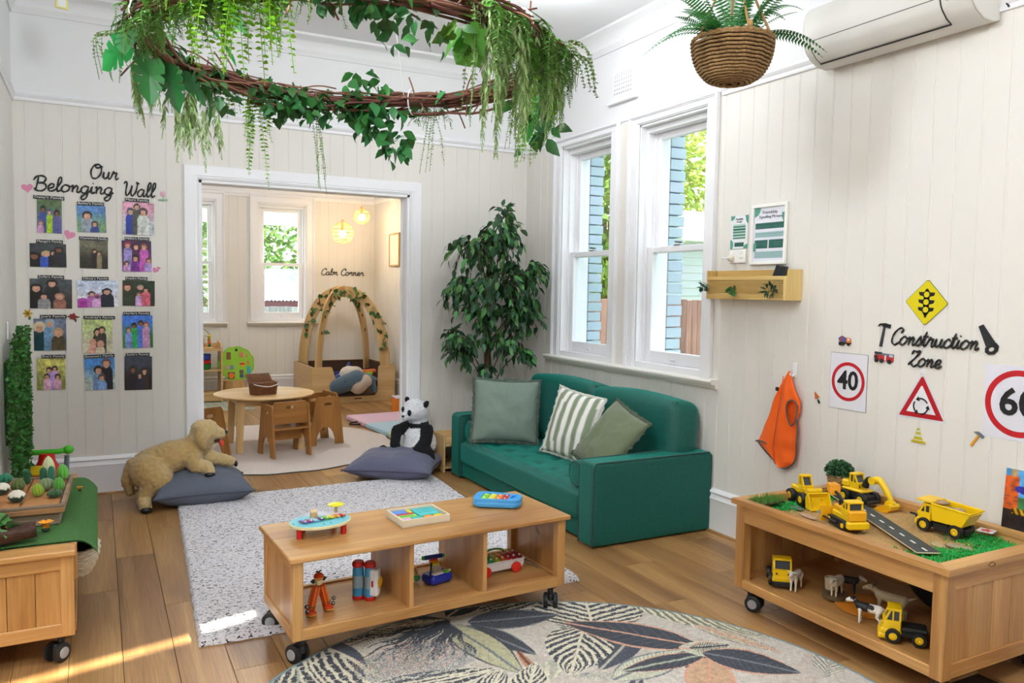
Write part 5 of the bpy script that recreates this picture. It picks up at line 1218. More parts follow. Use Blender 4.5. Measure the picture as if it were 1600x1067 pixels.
# foam mat + orange box
t = thing('foam_mat', 'pastel pink, blue and green folding foam mat on the floor behind the panda', 'mat', (2.62, 7.35, 0), R_(4))
for k, c_ in enumerate(('C9D8B0', 'A9C8D8', 'DDB9CC')): obj('foam_panel', G().box((-.24, -.82+k*.56, .0), (.5, -.27+k*.56, .05), bev=.01), mat(c_, .6, name='foam_'+c_), t, 40)
obj('strap', G().tube(crom([(-.24, .5, .03), (-.31, .52, .02), (-.33, .46, .015), (-.24, .42, .02)], 5), .008, 6), mat('2A2A2A', .8, name='black_strap'), t)
t = thing('orange_box', 'orange and purple box by the foam mat in the next room', 'box', (3.02, 8.45, .0), R_(-6))
obj('box_body', G().box((-.07, -.12, .002), (.07, .12, .17), bev=.004), mat('E8861E', .5, name='orange_board'), t); obj('box_side', G().box((.07, -.12, .002), (.12, .12, .165), bev=.004), mat('5A3A8A', .5, name='purple_board'), t); obj('box_lid', G().box((-.07, -.12, .17), (.12, .12, .18), bev=.003), mat('D8CCE0', .5, name='lilac_lid'), t)
# ============================================================ THINGS ON THE WALLS
BLK = mat('17181A', .5, name='black_acrylic')
def RW(y, z, x=XW-.001): return (x, y, z)       # right wall, rot -90: local +x runs towards the camera, local -y into the room
RR = -PI/2
GLY = {
 'o': ([[(.8, .9), (.4, 1), (.05, .6), (.1, .1), (.45, 0), (.8, .3), (.85, .75), (.6, 1), (.75, .85), (1.1, .8)]], 1.08),
 'u': ([[(0, .2), (.15, .95), (.12, .3), (.3, 0), (.6, .25), (.8, 1)], [(.8, 1), (.75, .3), (.9, 0), (1.15, .25)]], 1.12),
 'r': ([[(0, .25), (.28, 1.15), (.36, .85), (.68, .95), (.6, .3), (.75, 0), (1, .25)]], .95),
 'e': ([[(0, .3), (.6, .55), (.66, .92), (.4, 1.05), (.1, .6), (.2, .1), (.55, 0), (.95, .3)]], .92),
 'l': ([[(0, .3), (.5, 1.4), (.45, 2), (.22, 1.85), (.15, .6), (.25, 0), (.6, .25)]], .6),
 'n': ([[(0, .8), (.15, 1), (.17, .5), (.15, 0)], [(.15, .4), (.5, 1), (.7, .8), (.65, .2), (.8, 0), (1.05, .25)]], 1.05),
 'm': ([[(0, .8), (.15, 1), (.17, .5), (.15, 0)], [(.15, .4), (.45, 1), (.62, .8), (.6, 0)], [(.6, .4), (.95, 1), (1.12, .8), (1.08, .2), (1.2, 0), (1.45, .25)]], 1.45),
 'g': ([[(.8, .9), (.4, 1), (.05, .6), (.15, .1), (.5, 0), (.8, .5)], [(.82, 1), (.75, -.5), (.4, -.95), (.1, -.7), (.4, -.3), (1.05, .3)]], 1.05),
 'i': ([[(0, .3), (.2, 1), (.15, .2), (.3, 0), (.55, .25)], [(.24, 1.42), (.28, 1.5)]], .55),
 'a': ([[(.8, .9), (.4, 1), (.05, .6), (.1, .1), (.45, 0), (.8, .6)], [(.82, 1), (.75, .3), (.85, 0), (1.1, .25)]], 1.1),
 's': ([[(0, .25), (.45, 1.15), (.5, .9), (.65, .4), (.4, 0), (.05, .15)], [(.4, 0), (.75, .25)]], .78),
 't': ([[(0, .3), (.32, 1.7), (.2, .4), (.35, 0), (.65, .25)], [(0, 1.15), (.6, 1.2)]], .65),
 'c': ([[(.75, .8), (.45, 1.02), (.08, .6), (.15, .1), (.5, 0), (.9, .3)]], .88),
 'O': ([[(.95, 1.95), (.45, 1.8), (.08, 1), (.3, .1), (.85, 0), (1.35, .6), (1.38, 1.5), (.95, 1.98), (.6, 1.75), (.8, 1.45), (1.55, 1.7)]], 1.65),
 'B': ([[(.4, 1.9), (.35, 1), (.22, 0)], [(-.1, 1.4), (.2, 1.95), (.8, 2.08), (1.2, 1.75), (1, 1.2), (.5, 1.08), (1.15, .95), (1.3, .4), (.9, -.05), (.3, 0), (.05, .3)]], 1.45),
 'W': ([[(-.1, 1.7), (.15, 2), (.3, 1.7), (.25, .6), (.42, 0), (.75, .5), (.95, 1.5), (.92, .5), (1.12, 0), (1.5, .6), (1.62, 1.6), (1.5, 2), (1.85, 1.75)]], 1.75),
 'C': ([[(1.05, 1.45), (1.25, 1.85), (.9, 2.05), (.4, 1.7), (.08, 1), (.15, .25), (.6, -.08), (1.2, .35)]], 1.2),
 'Z': ([[(.15, 1.5), (.3, 1.95), (.7, 1.85), (1.2, 2.0), (.75, 1.1), (.05, .15), (.35, .3), (.8, -.1), (1.35, .3)]], 1.3),
}
def script(name, label, text, width, xh, r, loc, rot, slant=.12, m=None, rise=0, group=None):
    t = thing(name, label, 'lettering', loc, rot, group); tot = sum(GLY[c][1] if c != ' ' else .8 for c in text); sx = width/tot; x = 0
    for c in text:
        if c == ' ': x += .8*sx; continue
        g = G()
        for st in GLY[c][0]:
            P = [(x+(a*sx)+b*xh*slant, -.006, b*xh+rise*(x/width)) for a, b in st]; Q = crom(P, 5)
            R = [r*(.75+.35*abs(math.sin(i*.45))) for i in range(len(Q))] if len(Q) > 3 else [r*1.1]*len(Q)
            g.tube(Q, R, 6, flat=.75)
        obj('letter', g, m or BLK, t, True); x += GLY[c][1]*sx
    return t
GW = 'black script wall lettering'
script('wall_lettering', 'black script word Our, top line above the family photos', 'Our', .165, .046, .0050, (-.03, YB, 2.085), 0, group=GW)
script('wall_lettering', 'black script word Belonging, second line above the family photos', 'Belonging', .45, .044, .0050, (-.345, YB, 1.985), 0, group=GW)
script('wall_lettering', 'black script word Wall, second line at the right above the family photos', 'Wall', .19, .046, .0050, (.165, YB, 1.985), 0, group=GW)
script('wall_lettering', 'black script words Calm Corner on the far wall above the playhouse', 'Calm Corner', .58, .042, .0055, (2.64, NRY, 1.565), 0, group=GW)
script('wall_lettering', 'black script word Construction on the right wall between the hammer and the saw', 'Construction', .405, .036, .0044, RW(2.375, 1.185), RR, .25, group=GW)
script('wall_lettering', 'black script word Zone under the word Construction', 'Zone', .155, .034, .0044, RW(2.283, 1.095), RR, .25, group=GW)
def btext(name, s, size, parent, m, M, ext=.0006, width=None):
    cu = bpy.data.curves.new('t', 'FONT'); cu.body = s; cu.size = size; cu.extrude = ext; cu.align_x = 'CENTER'; cu.align_y = 'CENTER'; cu.resolution_u = 3; cu.offset = size*.022 if s in ('40', '60') else 0
    to = bpy.data.objects.new('t', cu); col.objects.link(to); dg = bpy.context.evaluated_depsgraph_get(); dg.update(); me = bpy.data.meshes.new_from_object(to.evaluated_get(dg)); bpy.data.objects.remove(to)
    me.materials.clear()
    if width:
        xs = [v.co.x for v in me.vertices]; k = width/(max(xs)-min(xs))
        for v in me.vertices: v.co.x *= k
    o = finish(name, me, m, parent); o.matrix_local = M @ Matrix.Rotation(PI/2, 4, 'X'); return o
# ---- family photos
PH = [((-.329, 1.718, -.192, 1.928), "Daisy's Family", 'outdoor group on grass, one in a lime top', 0), ((-.106, 1.734, .060, 1.905), "Bailey's Family", 'adult in sunglasses and child before blue water', 1), ((.158, 1.730, .348, 1.945), "Max's Family", 'party group with balloons and sunglasses', 2),
      ((-.373, 1.501, -.171, 1.650), "Mango's Family", 'four faces packed inside a car', 3), ((-.095, 1.499, .068, 1.680), "Charlotte's Family", 'dim indoor group by an orange glow', 4), ((.151, 1.485, .329, 1.690), "Millie's Family", 'crowd in purple tops behind a cake', 5),
      ((-.377, 1.237, -.143, 1.425), "Sofia's Family", 'dark haired family lying close together', 6), ((-.114, 1.246, .125, 1.420), "Olivia's Family", 'snow scene with a pink coat', 7), ((.151, 1.256, .346, 1.425), "Frank's Family", 'family before a dark green hedge', 8),
      ((-.361, .967, -.181, 1.172), "Joe's Family", 'pale haired adults holding a laughing baby', 9), ((-.089, .944, .086, 1.165), "Audrey's Family", 'two adults bending over babies on a bed', 10), ((.147, .973, .331, 1.192), "Harlie's Family", 'bright lawn with a green dress', 11),
      ((-.349, .712, -.189, .915), "Eva's Family", 'three children in pink in a yellow room', 12), ((-.079, .699, .098, .910), "Savanna's Family", 'couple and child under a blue sky', 13), ((.155, .689, .323, .915), "Sadie's Family", 'dark boat scene with two seated people', 14)]
SK, SK2 = (.85, .65, .55), (.55, .36, .27)
SCN = [((.35, .45, .3), (.35, .42, .6), [(.25, .7, .10, SK2, (.1, .1, .12), (.2, .3, .6)), (.5, .62, .08, SK, (.2, .3, .5), (.65, .8, .15)), (.8, .6, .1, SK2, (.1, .08, .1), (.35, .35, .6)), (.15, .28, .09, SK, (.5, .4, .4), (.8, .6, .75))]),
 ((.35, .55, .8), (.45, .6, .45), [(.35, .62, .15, SK, (.12, .1, .12), (.6, .65, .7)), (.6, .3, .1, SK, (.2, .2, .2), (.2, .3, .6))]),
 ((.85, .6, .7), (.75, .78, .8), [(.25, .7, .1, SK, (.2, .25, .3), (.1, .2, .6)), (.45, .85, .09, SK, (.15, .1, .1), (.3, .32, .28)), (.65, .7, .12, SK, (.25, .15, .12), (.82, .85, .82))]),
 ((.25, .28, .3), (.12, .13, .15), [(.12, .45, .14, SK2, (.1, .07, .07), (.08, .08, .09)), (.45, .55, .12, SK, (.8, .7, .5), (.2, .35, .75)), (.65, .6, .1, SK, (.1, .1, .1), (.1, .1, .12)), (.8, .75, .11, SK2, (.1, .1, .1), (.15, .15, .18))]),
 ((.45, .44, .36), (.18, .17, .13), [(.52, .62, .07, SK, (.1, .08, .06), (.12, .12, .12)), (.68, .55, .06, SK, (.2, .15, .1), (.5, .45, .35))]),
 ((.25, .15, .3), (.45, .3, .5), [(.2, .85, .1, SK, (.6, .15, .3), (.6, .55, .8)), (.48, .8, .1, SK, (.3, .1, .15), (.3, .15, .3)), (.75, .8, .1, SK, (.5, .3, .2), (.75, .35, .7)), (.45, .42, .1, SK, (.2, .1, .1), (.5, .2, .6)), (.15, .25, .08, SK, (.3, .2, .2), (.8, .6, .8)), (.9, .35, .09, SK, (.4, .3, .2), (.7, .6, .85))]),
 ((.3, .33, .36), (.22, .2, .2), [(.15, .68, .13, SK, (.08, .07, .08), (.1, .1, .1)), (.52, .85, .12, SK, (.1, .08, .08), (.12, .13, .15)), (.33, .4, .1, SK, (.15, .1, .1), (.6, .6, .62)), (.7, .4, .1, SK, (.7, .5, .4), (.6, .4, .35))]),
 ((.75, .8, .9), (.9, .9, .95), [(.12, .2, .13, (.65, .2, .6), (.7, .3, .7), (.65, .2, .6)), (.35, .5, .08, SK, (.2, .2, .3), (.7, .4, .7)), (.48, .4, .08, (.4, .3, .4), (.7, .4, .6), (.85, .65, .85)), (.72, .58, .11, SK, (.15, .18, .25), (.1, .13, .2))]),
 ((.18, .25, .18), (.15, .2, .14), [(.15, .72, .14, SK, (.3, .15, .1), (.2, .25, .18)), (.55, .72, .09, SK, (.7, .6, .55), (.15, .15, .15)), (.5, .45, .07, SK, (.5, .35, .25), (.8, .65, .85)), (.72, .62, .09, SK, (.2, .12, .1), (.85, .4, .5))]),
 ((.45, .5, .6), (.35, .4, .45), [(.18, .72, .16, SK, (.85, .8, .65), (.1, .25, .28)), (.5, .85, .13, SK, (.6, .68, .75), (.45, .6, .75)), (.75, .55, .14, SK, (.75, .6, .45), (.35, .3, .2))]),
 ((.75, .82, .55), (.82, .8, .7), [(.5, .62, .11, SK, (.15, .1, .08), (.25, .22, .18)), (.65, .68, .1, SK, (.3, .2, .15), (.2, .2, .2)), (.35, .3, .1, SK, (.85, .6, .5), (.9, .65, .6)), (.6, .25, .1, SK, (.85, .65, .55), (.9, .85, .75))]),
 ((.25, .5, .9), (.2, .5, .22), [(.38, .68, .08, SK2, (.1, .08, .1), (.1, .7, .35)), (.2, .55, .08, SK, (.4, .3, .3), (.5, .6, .85)), (.6, .75, .08, SK2, (.1, .1, .15), (.3, .45, .8)), (.78, .7, .08, SK, (.6, .3, .3), (.8, .6, .8))]),
 ((.82, .8, .45), (.6, .62, .35), [(.42, .62, .09, SK, (.2, .12, .1), (.65, .6, .9)), (.62, .66, .09, SK, (.2, .12, .1), (.75, .6, .85)), (.35, .42, .09, SK, (.4, .3, .2), (.9, .7, .8)), (.72, .4, .09, SK, (.3, .2, .15), (.85, .65, .75))]),
 ((.3, .58, .88), (.72, .78, .75), [(.72, .82, .14, SK, (.4, .3, .3), (.08, .1, .16)), (.45, .62, .13, SK, (.15, .1, .12), (.45, .58, .75)), (.55, .38, .1, SK, (.4, .3, .25), (.5, .65, .85))]),
 ((.25, .28, .36), (.12, .1, .12), [(.3, .6, .1, SK2, (.1, .1, .1), (.1, .1, .15)), (.72, .55, .1, SK, (.15, .12, .12), (.2, .16, .18)), (.55, .42, .08, SK, (.2, .15, .12), (.15, .15, .25))])]
def photo_fn(sc_, seed):
    top, bot, ppl = sc_
    def fn(u, v):
        n = noise.noise(Vector((u*5, v*5, seed)))*.16+noise.noise(Vector((u*14, v*14, seed)))*.16+noise.noise(Vector((u*34, v*34, seed)))*.14; c = [bot[i]+(top[i]-bot[i])*min(1, max(0, (v-.3)*2)) for i in range(3)]; f = 1+n*1.3
        for (cx, cy, r, skin, hair, shirt) in ppl:
            dx = (u-cx); dy = v-cy
            if dy < -r*.7 and abs(dx) < r*(1.0+.5*min(1, (-dy-r*.7)/r)): c = shirt; f = 1+n*1.2
            if (dx/1.05)**2+(dy-.015)**2 < (r*1.12)**2 and dy > -r*.75: c = hair; f = 1
            if (dx/.82)**2+(dy+.12*r)**2 < (r*.86)**2 and dy < r*.45: c = skin; f = 1+n*.4-.25*(abs(dy+.05*r) < r*.1 and abs(abs(dx)-r*.35) < r*.14)-.25*(abs(dy+.5*r) < r*.07 and abs(dx) < r*.25)
        return tuple(min(1, max(0, x*f)) for x in c)
    return fn
WT = mat('F2F2F0', .5, name='white_lettering')
for i, ((x0, z0, x1, z1), s, what, k) in enumerate(PH):
    w_, h_ = x1-x0, z1-z0; t = thing('family_photo', 'family photo on the belonging wall: '+what, 'photo', ((x0+x1)/2, YB-.002, (z0+z1)/2), (0, R_([1, -2, 1, 0, 1, -1][i % 6]*.6), 0), 'family photos on the belonging wall')
    painted('photo_print', w_, h_, int(w_/.004), int(h_/.004), photo_fn(SCN[k], i*3.3), t, .0016, T((0, -.003, 0)), vmat(.28))
    lw = [.172, .156, .146, .148, .168, .148, .146, .154, .134, .148, .184, .165, .134, .180, .146][i]; lx = -x0/2-x1/2+[-.262, -.025, .245, -.262, -.015, .243, -.26, -.005, .235, -.25, .01, .235, -.255, .01, .235][i]
    lb = obj('name_label', G().box((lx-lw/2, -.006, h_/2+.002), (lx+lw/2, -.004, h_/2+.024)), mat('1A1A1C', .5, name='black_card'), t)
    btext('lettering', s, .019, lb, WT, T((lx, -.0068, h_/2+.0135)), width=lw*.93)
# ---- hearts, flowers, stickers
def outline_sticker(name, label, cat, loc, rot, shapes, group=None, sc_=1):
    """shapes: (polygon, colour, layer)"""
    t = thing(name, label, cat, loc, rot, group)
    for i, (nm, poly, c_) in enumerate(shapes): obj(nm, G().prism([(a*sc_, b*sc_) for a, b in poly], -.0016-.0012*i, -.0003-.0012*i, 'xz'), mat(c_, .6, name='sticker_'+c_), t)
    return t
def heart(s): return [(s*16*math.sin(a)**3/16, s*(13*math.cos(a)-5*math.cos(2*a)-2*math.cos(3*a)-math.cos(4*a))/16) for a in np.linspace(0, 2*PI, 28, False)]
def circ(x, y, r, n=18, ry=None): return [(x+r*math.cos(a), y+(ry or r)*math.sin(a)) for a in np.linspace(0, 2*PI, n, False)]
def rect(x0, y0, x1, y1): return [(x0, y0), (x1, y0), (x1, y1), (x0, y1)]
for (x, z, s, a, lb) in ((-.378, 1.995, .032, -8, 'pink felt heart left of the word Belonging'), (-.152, 1.712, .034, 20, 'pink felt heart between the first two photo columns'), (.352, 1.497, .020, 30, 'larger pink felt heart at the right edge of the photos'), (.372, 1.512, .012, 20, 'tiny pink felt heart at the right edge of the photos')):
    outline_sticker('felt_heart', lb, 'heart', (x, YB, z), (0, R_(a), 0), [('heart', heart(s), 'DE8CB0')], 'pink hearts on the belonging wall')
def petals(cx, cz, r, n, pr): return [(cx+(r+pr*math.cos(n*a))*math.cos(a), cz+(r+pr*math.cos(n*a))*math.sin(a)) for a in np.linspace(0, 2*PI, n*6, False)]
outline_sticker('flower_sticker', 'pale pink flower with green leaves right of the word Wall', 'flower', (.405, YB, 2.0), 0, [('stem', [(-.003, -.04), (.003, -.04), (.003, 0), (-.003, 0)], '8DB59A'), ('leaf', circ(-.015, -.03, .016, 12, .007), '8DB59A'), ('leaf', circ(.015, -.028, .016, 12, .007), '8DB59A'), ('petals', petals(0, .012, .016, 5, .004), 'E6A9C0')])
outline_sticker('flower_sticker', 'yellow flower left of the fourth row of photos', 'flower', (-.392, YB, 1.205), 0, [('leaf', circ(.01, -.025, .008, 10, .018), '4F7A4A'), ('petals', petals(0, 0, .022, 6, .006), 'C9A12A'), ('centre', petals(0, 0, .009, 4, .003), '6E5416')])
outline_sticker('flower_sticker', 'dark red rose right of the first photo of the fourth row', 'flower', (-.140, YB, 1.185), 0, [('leaf', circ(.022, -.004, .016, 10, .006), '3A4A2E'), ('leaf', circ(.014, -.025, .006, 10, .012), '3A3A22'), ('leaf', circ(-.022, 0, .012, 10, .006), '5A3020'), ('petals', petals(0, 0, .020, 5, .004), '8E2026')])
# ---- right wall signs
def sign_base(name, label, y, z, cat='sign', group='road sign prints on the right wall'): return thing(name, label, cat, RW(y, z, XW), RR, group)
def layer(t, nm, poly, c_, k): return obj(nm, G().prism(poly, -.0014-.0011*k, -.0003-.0011*k, 'xz'), mat(c_, .3, name='print_'+c_), t)
def ringg(t, nm, r0, r1, c_, k, cx=0, cz=0):
    g = G(); n = 48; y = -.0014-.0011*k; vs = [(cx+r*math.cos(2*PI*i/n), yy, cz+r*math.sin(2*PI*i/n)) for yy in (y, y+.001) for r in (r0, r1) for i in range(n)]
    fs = []
    for i in range(n): j = (i+1) % n; fs += [(i, j, n+j, n+i), (2*n+i, 3*n+i, 3*n+j, 2*n+j), (n+i, n+j, 3*n+j, 3*n+i), (i, 2*n+i, 2*n+j, j)]
    g.add(vs, fs); return obj(nm, g, mat(c_, .3, name='print_'+c_), t)
t = sign_base('speed_sign', 'white speed limit print reading 40 in a red circle on the right wall', 2.598, .986)
layer(t, 'border_line', rect(-.106, -.137, .106, .137), '2A2A3A', 0); layer(t, 'paper', rect(-.1045, -.1355, .1045, .1355), 'E4E4EC', 1); ringg(t, 'red_ring', .078, .094, 'C4202A', 2); btext('lettering', '40', .125, t, BLK, T((0, -.0045, .002)), width=.118)
t = sign_base('speed_sign', 'large white speed limit print reading 60 in a red circle at the right edge', 1.79, .985)
layer(t, 'paper', rect(-.148, -.148, .148, .148), 'E0E0EA', 0); ringg(t, 'red_ring', .110, .133, 'C4202A', 1, -.01); btext('lettering', '60', .15, t, BLK, T((-.01, -.0035, 0)), width=.15)
t = sign_base('triangle_sign', 'red and white triangular roundabout sign print under the word Zone', 2.212, .94)
def rtri(s, dz=0): return [(-s*.98, -s*.66+dz), (s*.98, -s*.66+dz), (.04*s, s*1.02+dz), (-.04*s, s*1.02+dz)]
layer(t, 'plastic_sleeve', rtri(.125), 'DADBDD', 0); layer(t, 'red_border', rtri(.108), 'B81E28', 1); layer(t, 'white_centre', [(a*.66, b*.66-.003) for a, b in rtri(.108)], 'E6E6EA', 2)
layer(t, 'hanging_tab', rect(-.012, .125, .012, .145), 'E8E8E8', 0)
for k in range(3):
    a0 = k*2*PI/3+.5; P = [(.034*math.cos(a), -.0055, -.020+.034*math.sin(a)) for a in np.linspace(a0, a0+1.35, 9)]; obj('arrow', G().tube(P, .0035, 5, flat=.4), BLK, t)
    a = a0+1.45; obj('arrow_head', G().prism([(.045*math.cos(a-.1), -.02+.045*math.sin(a-.1)), (.023*math.cos(a-.1), -.02+.023*math.sin(a-.1)), (.036*math.cos(a+.35), -.02+.036*math.sin(a+.35))], -.0065, -.005, 'xz'), BLK, t)
t = sign_base('traffic_light_sign', 'yellow diamond sign with a black traffic light symbol above the word Construction', 2.211, 1.375)
t.rotation_euler = (0, R_(2), RR); dm = lambda s: [(0, -s), (s*.06, -s*.97), (s*.97, -s*.05), (s*.97, s*.05), (s*.06, s*.97), (-s*.06, s*.97), (-s*.97, s*.05), (-s*.97, -s*.05), (-s*.06, -s*.97)][1:]
layer(t, 'white_edge', dm(.106), 'E2E2DA', 0); layer(t, 'dark_line', dm(.100), '3A4A1A', 1); layer(t, 'yellow_face', dm(.097), 'E0CF16', 2)
layer(t, 'symbol', rect(-.014, -.048, .014, .048), '1C1C22', 3); layer(t, 'symbol', rect(-.005, -.065, .005, .06), '1C1C22', 3); layer(t, 'symbol', rect(-.009, -.055, .009, .055), '1C1C22', 3)
for z in (.033, 0, -.033):
    for s in (-1, 1): layer(t, 'visor', [(s*.012, z-.008), (s*.034, z-.002), (s*.038, z+.012), (s*.012, z+.012)], '1C1C22', 3)
    layer(t, 'lamp', circ(0, z+.002, .0125), 'E0CF16', 4)
def tool(name, label, y, z, ang, parts): 
    t = thing(name, label, 'wall sticker', RW(y, z, XW), (0, R_(ang), RR))
    for nm, poly, c_, k in parts: obj(nm, G().prism(poly, -.006-.001*k, -.001, 'xz'), mat(c_, .5, name='tool_'+c_), t)
    return t
tool('hammer_cutout', 'black hammer cut out left of the word Construction', 2.417, 1.225, 10, [('handle', [(-.007, -.058), (.007, -.058), (.005, .035), (-.005, .035)], '3A3C40', 0), ('head', [(-.034, .030), (-.026, .045), (0, .053), (.016, .052), (.030, .052), (.030, .034), (.014, .036), (.006, .034), (-.006, .034), (-.016, .040)], '17181A', 1)])
tool('saw_cutout', 'black hand saw cut out right of the word Construction', 1.936, 1.232, -28, [('blade', [(-.010, .062), (.010, .062), (.024, -.03), (-.018, -.03)], '222326', 0), ('handle', [(-.022, -.028), (.026, -.028), (.030, -.045), (.020, -.058), (.0, -.066), (-.022, -.058), (-.03, -.045)], '17181A', 1), ('handle_hole', circ(.0, -.045, .011, 12, .008), 'CFCBC2', 2)])
tool('hammer_sticker', 'small hammer sticker with an orange handle below the 60 sign', 1.960, .820, 32, [('handle', [(-.005, -.038), (.005, -.038), (.004, .02), (-.004, .02)], 'D9962A', 0), ('head', [(-.024, .018), (-.012, .030), (.004, .032), (.02, .03), (.02, .018), (0, .018)], '6A6E74', 1)])
tool('trowel_sticker', 'small orange trowel sticker right of the hanging vest', 2.775, .885, -30, [('blade', [(-.014, 0), (.014, 0), (.0, .034)], 'D2691E', 0), ('neck', rect(-.002, -.012, .002, 0), '9A9A9A', 0), ('handle', rect(-.004, -.03, .004, -.012), '1C1C1C', 1)])
tool('cone_sticker', 'yellow striped traffic cone sticker below the triangle sign', 2.217, .790, 0, [('base', [(-.034, -.032), (.034, -.032), (.03, -.022), (-.03, -.022)], 'C9B41A', 0), ('cone', [(-.022, -.022), (.022, -.022), (.006, .032), (-.006, .032)], 'D8D8C8', 0), ('stripe', [(-.021, -.018), (.021, -.018), (.017, -.006), (-.017, -.006)], 'C9B41A', 1), ('stripe', [(-.013, .006), (.013, .006), (.010, .016), (-.010, .016)], 'C9B41A', 1), ('stripe', [(-.008, .024), (.008, .024), (.006, .032), (-.006, .032)], 'C9B41A', 1)])
t = tool('mixer_sticker', 'cement mixer truck sticker with a blue drum above the 40 sign', 2.625, 1.180, 0, [('chassis', rect(-.034, -.012, .036, -.004), '2A2A2A', 0), ('drum', [(-.032, .0), (-.036, .014), (-.018, .026), (.006, .016), (.006, -.002), (-.02, -.004)], '4A5E9A', 0), ('cab', [(.010, -.006), (.036, -.006), (.036, .006), (.028, .018), (.010, .018)], 'D9762A', 1), ('window', rect(.018, .004, .030, .014), 'D8E0E8', 2), ('stripe', [(-.026, .0), (-.02, .022), (-.012, .022), (-.016, -.002)], 'C43A2A', 1)])
for x in (-.024, -.008, .024): obj('wheel', G().lathe([(.0001, 0), (.008, 0), (.008, .003), (.0001, .003)], (x, -.009, -.014), 14, None, 'y'), mat('1C1C1E', .5, name='sticker_tyre'), t)
t = tool('fire_truck_sticker', 'red fire truck sticker right of the 40 sign', 2.408, 1.118, 2, [('body', [(-.05, -.014), (.05, -.014), (.05, .012), (-.05, .010)], 'C22A2A', 0), ('roof', rect(-.044, .010, .05, .020), '6A7078', 0), ('ladder', rect(-.048, .014, -.012, .024), '26262A', 1), ('door', rect(.006, -.012, .014, .012), 'D8D8DC', 1), ('window', rect(.030, .006, .049, .017), 'B8C8DC', 1), ('bumper', rect(-.055, -.014, -.036, -.008), 'C8C8CC', 1), ('panel', rect(-.046, -.006, -.03, .008), '26262A', 1)])
for x in (-.034, -.008, .032): obj('wheel', G().lathe([(.0001, 0), (.010, 0), (.010, .003), (.0001, .003)], (x, -.010, -.015), 14, None, 'y'), mat('1C1C1E', .5, name='sticker_tyre'), t)
# ---- small parts on the wall: hook + vest
t = thing('wall_hook', 'white adhesive wall hook holding the orange vest', 'hook', RW(2.925, 1.0), RR)
obj('plate', G().box((-.013, -.006, -.03), (.013, -.0005, .05), bev=.004), WHITE, t, 40); obj('hook_arm', G().tube(crom([(0, -.005, -.01), (0, -.028, -.022), (0, -.036, -.004)], 5), .005, 8), WHITE, t, True)
def vest():
    t = thing('hi_vis_vest', 'orange high visibility vest with grey piping hanging on the right wall', 'vest', RW(2.93, 0, XW-.03), RR)
    L = [(1.005, -.012), (.93, -.055), (.85, -.095), (.75, -.135), (.66, -.185), (.605, -.212), (.575, -.18), (.545, -.135), (.52, -.09), (.497, -.045)]
    Rr = [(1.005, .006), (.96, .018), (.90, .045), (.862, .075), (.80, .078), (.76, .060), (.70, .066), (.64, .066), (.56, .056), (.53, .045), (.497, .0)]
    def at(T_, z):
        for (a, xa), (b, xb) in zip(T_[:-1], T_[1:]):
            if a >= z >= b: return xa+(xb-xa)*(a-z)/(a-b)
        return T_[-1][1]
    def fold(u, v): return .012*math.sin(u*7+v*2)+.008*math.sin(u*13-v*5)+.014*noise.noise(Vector((u*3, v*5, 4)))
    OR = mat('FF6A0C', .7, sheen=.2, name='vest_orange', trans=.1); PG = mat('5A5450', .7, name='grey_piping')
    for k, nm in ((-.018, 'front_cloth'), (.012, 'back_cloth')):
        def fn(u, v, k=k):
            z = 1.005-v*.508; a, b = at(L, z), at(Rr, z)
            if k > 0: a += .01; b -= .012
            return (a+(b-a)*u, k*min(1, v*4+.25)*(1-.5*abs(2*u-1)**3)+fold(u, v)*min(1, v*3)*.8, z)
        g = G().grid(34, 60, fn)
        if k < 0: # cut the arm hole
            keep = []
            for f in g.Fc:
                c_ = np.mean([g.V[i] for i in f], 0)
                if not (((c_[0]-.040)/.034)**2+((c_[2]-.795)/.066)**2 < 1 and c_[0] > .005): keep.append(f)
            g.Fc = keep
        o = obj(nm, g, OR, t, True, fix=False)
    P = [(at(L, z)-.001, -.012+fold(0, (1.005-z)/.508)*.8, z) for z in np.linspace(.605, .497, 16)]+[(x, -.013+fold(.5, 1)*.8, .497) for x in np.linspace(-.045, 0, 5)]+[(at(Rr, z), -.012+fold(1, (1.005-z)/.508)*.8, z) for z in np.linspace(.497, .76, 22)]
    obj('piping', G().tube(P, .0045, 6), PG, t, True)
    P = [(.040+.034*math.cos(a), -.024+.006*math.sin(a*2), .795+.066*math.sin(a)) for a in np.linspace(0, 2*PI, 33)]
    obj('arm_piping', G().tube(P, .0042, 6, False), PG, t, True)
    P = [(-.212, -.012, .605), (-.18, -.018, .612), (-.14, -.02, .610), (-.125, -.018, .600)]; obj('piping', G().tube(crom(P, 4), .0042, 6), PG, t, True)
    obj('strap_tab', G().box((-.082, -.02, .895), (-.066, -.005, .915), bev=.003), mat('2A2422', .8, name='dark_tab'), t)
    obj('reflective_seam', G().tube([(-.012, -.03+fold(.5, .1), .98), (-.03, -.034, .85), (-.055, -.034, .7), (-.07, -.03, .6), (-.055, -.026, .51)], .0025, 5), mat('DB520C', .7, name='seam_orange'), t, True)
vest()
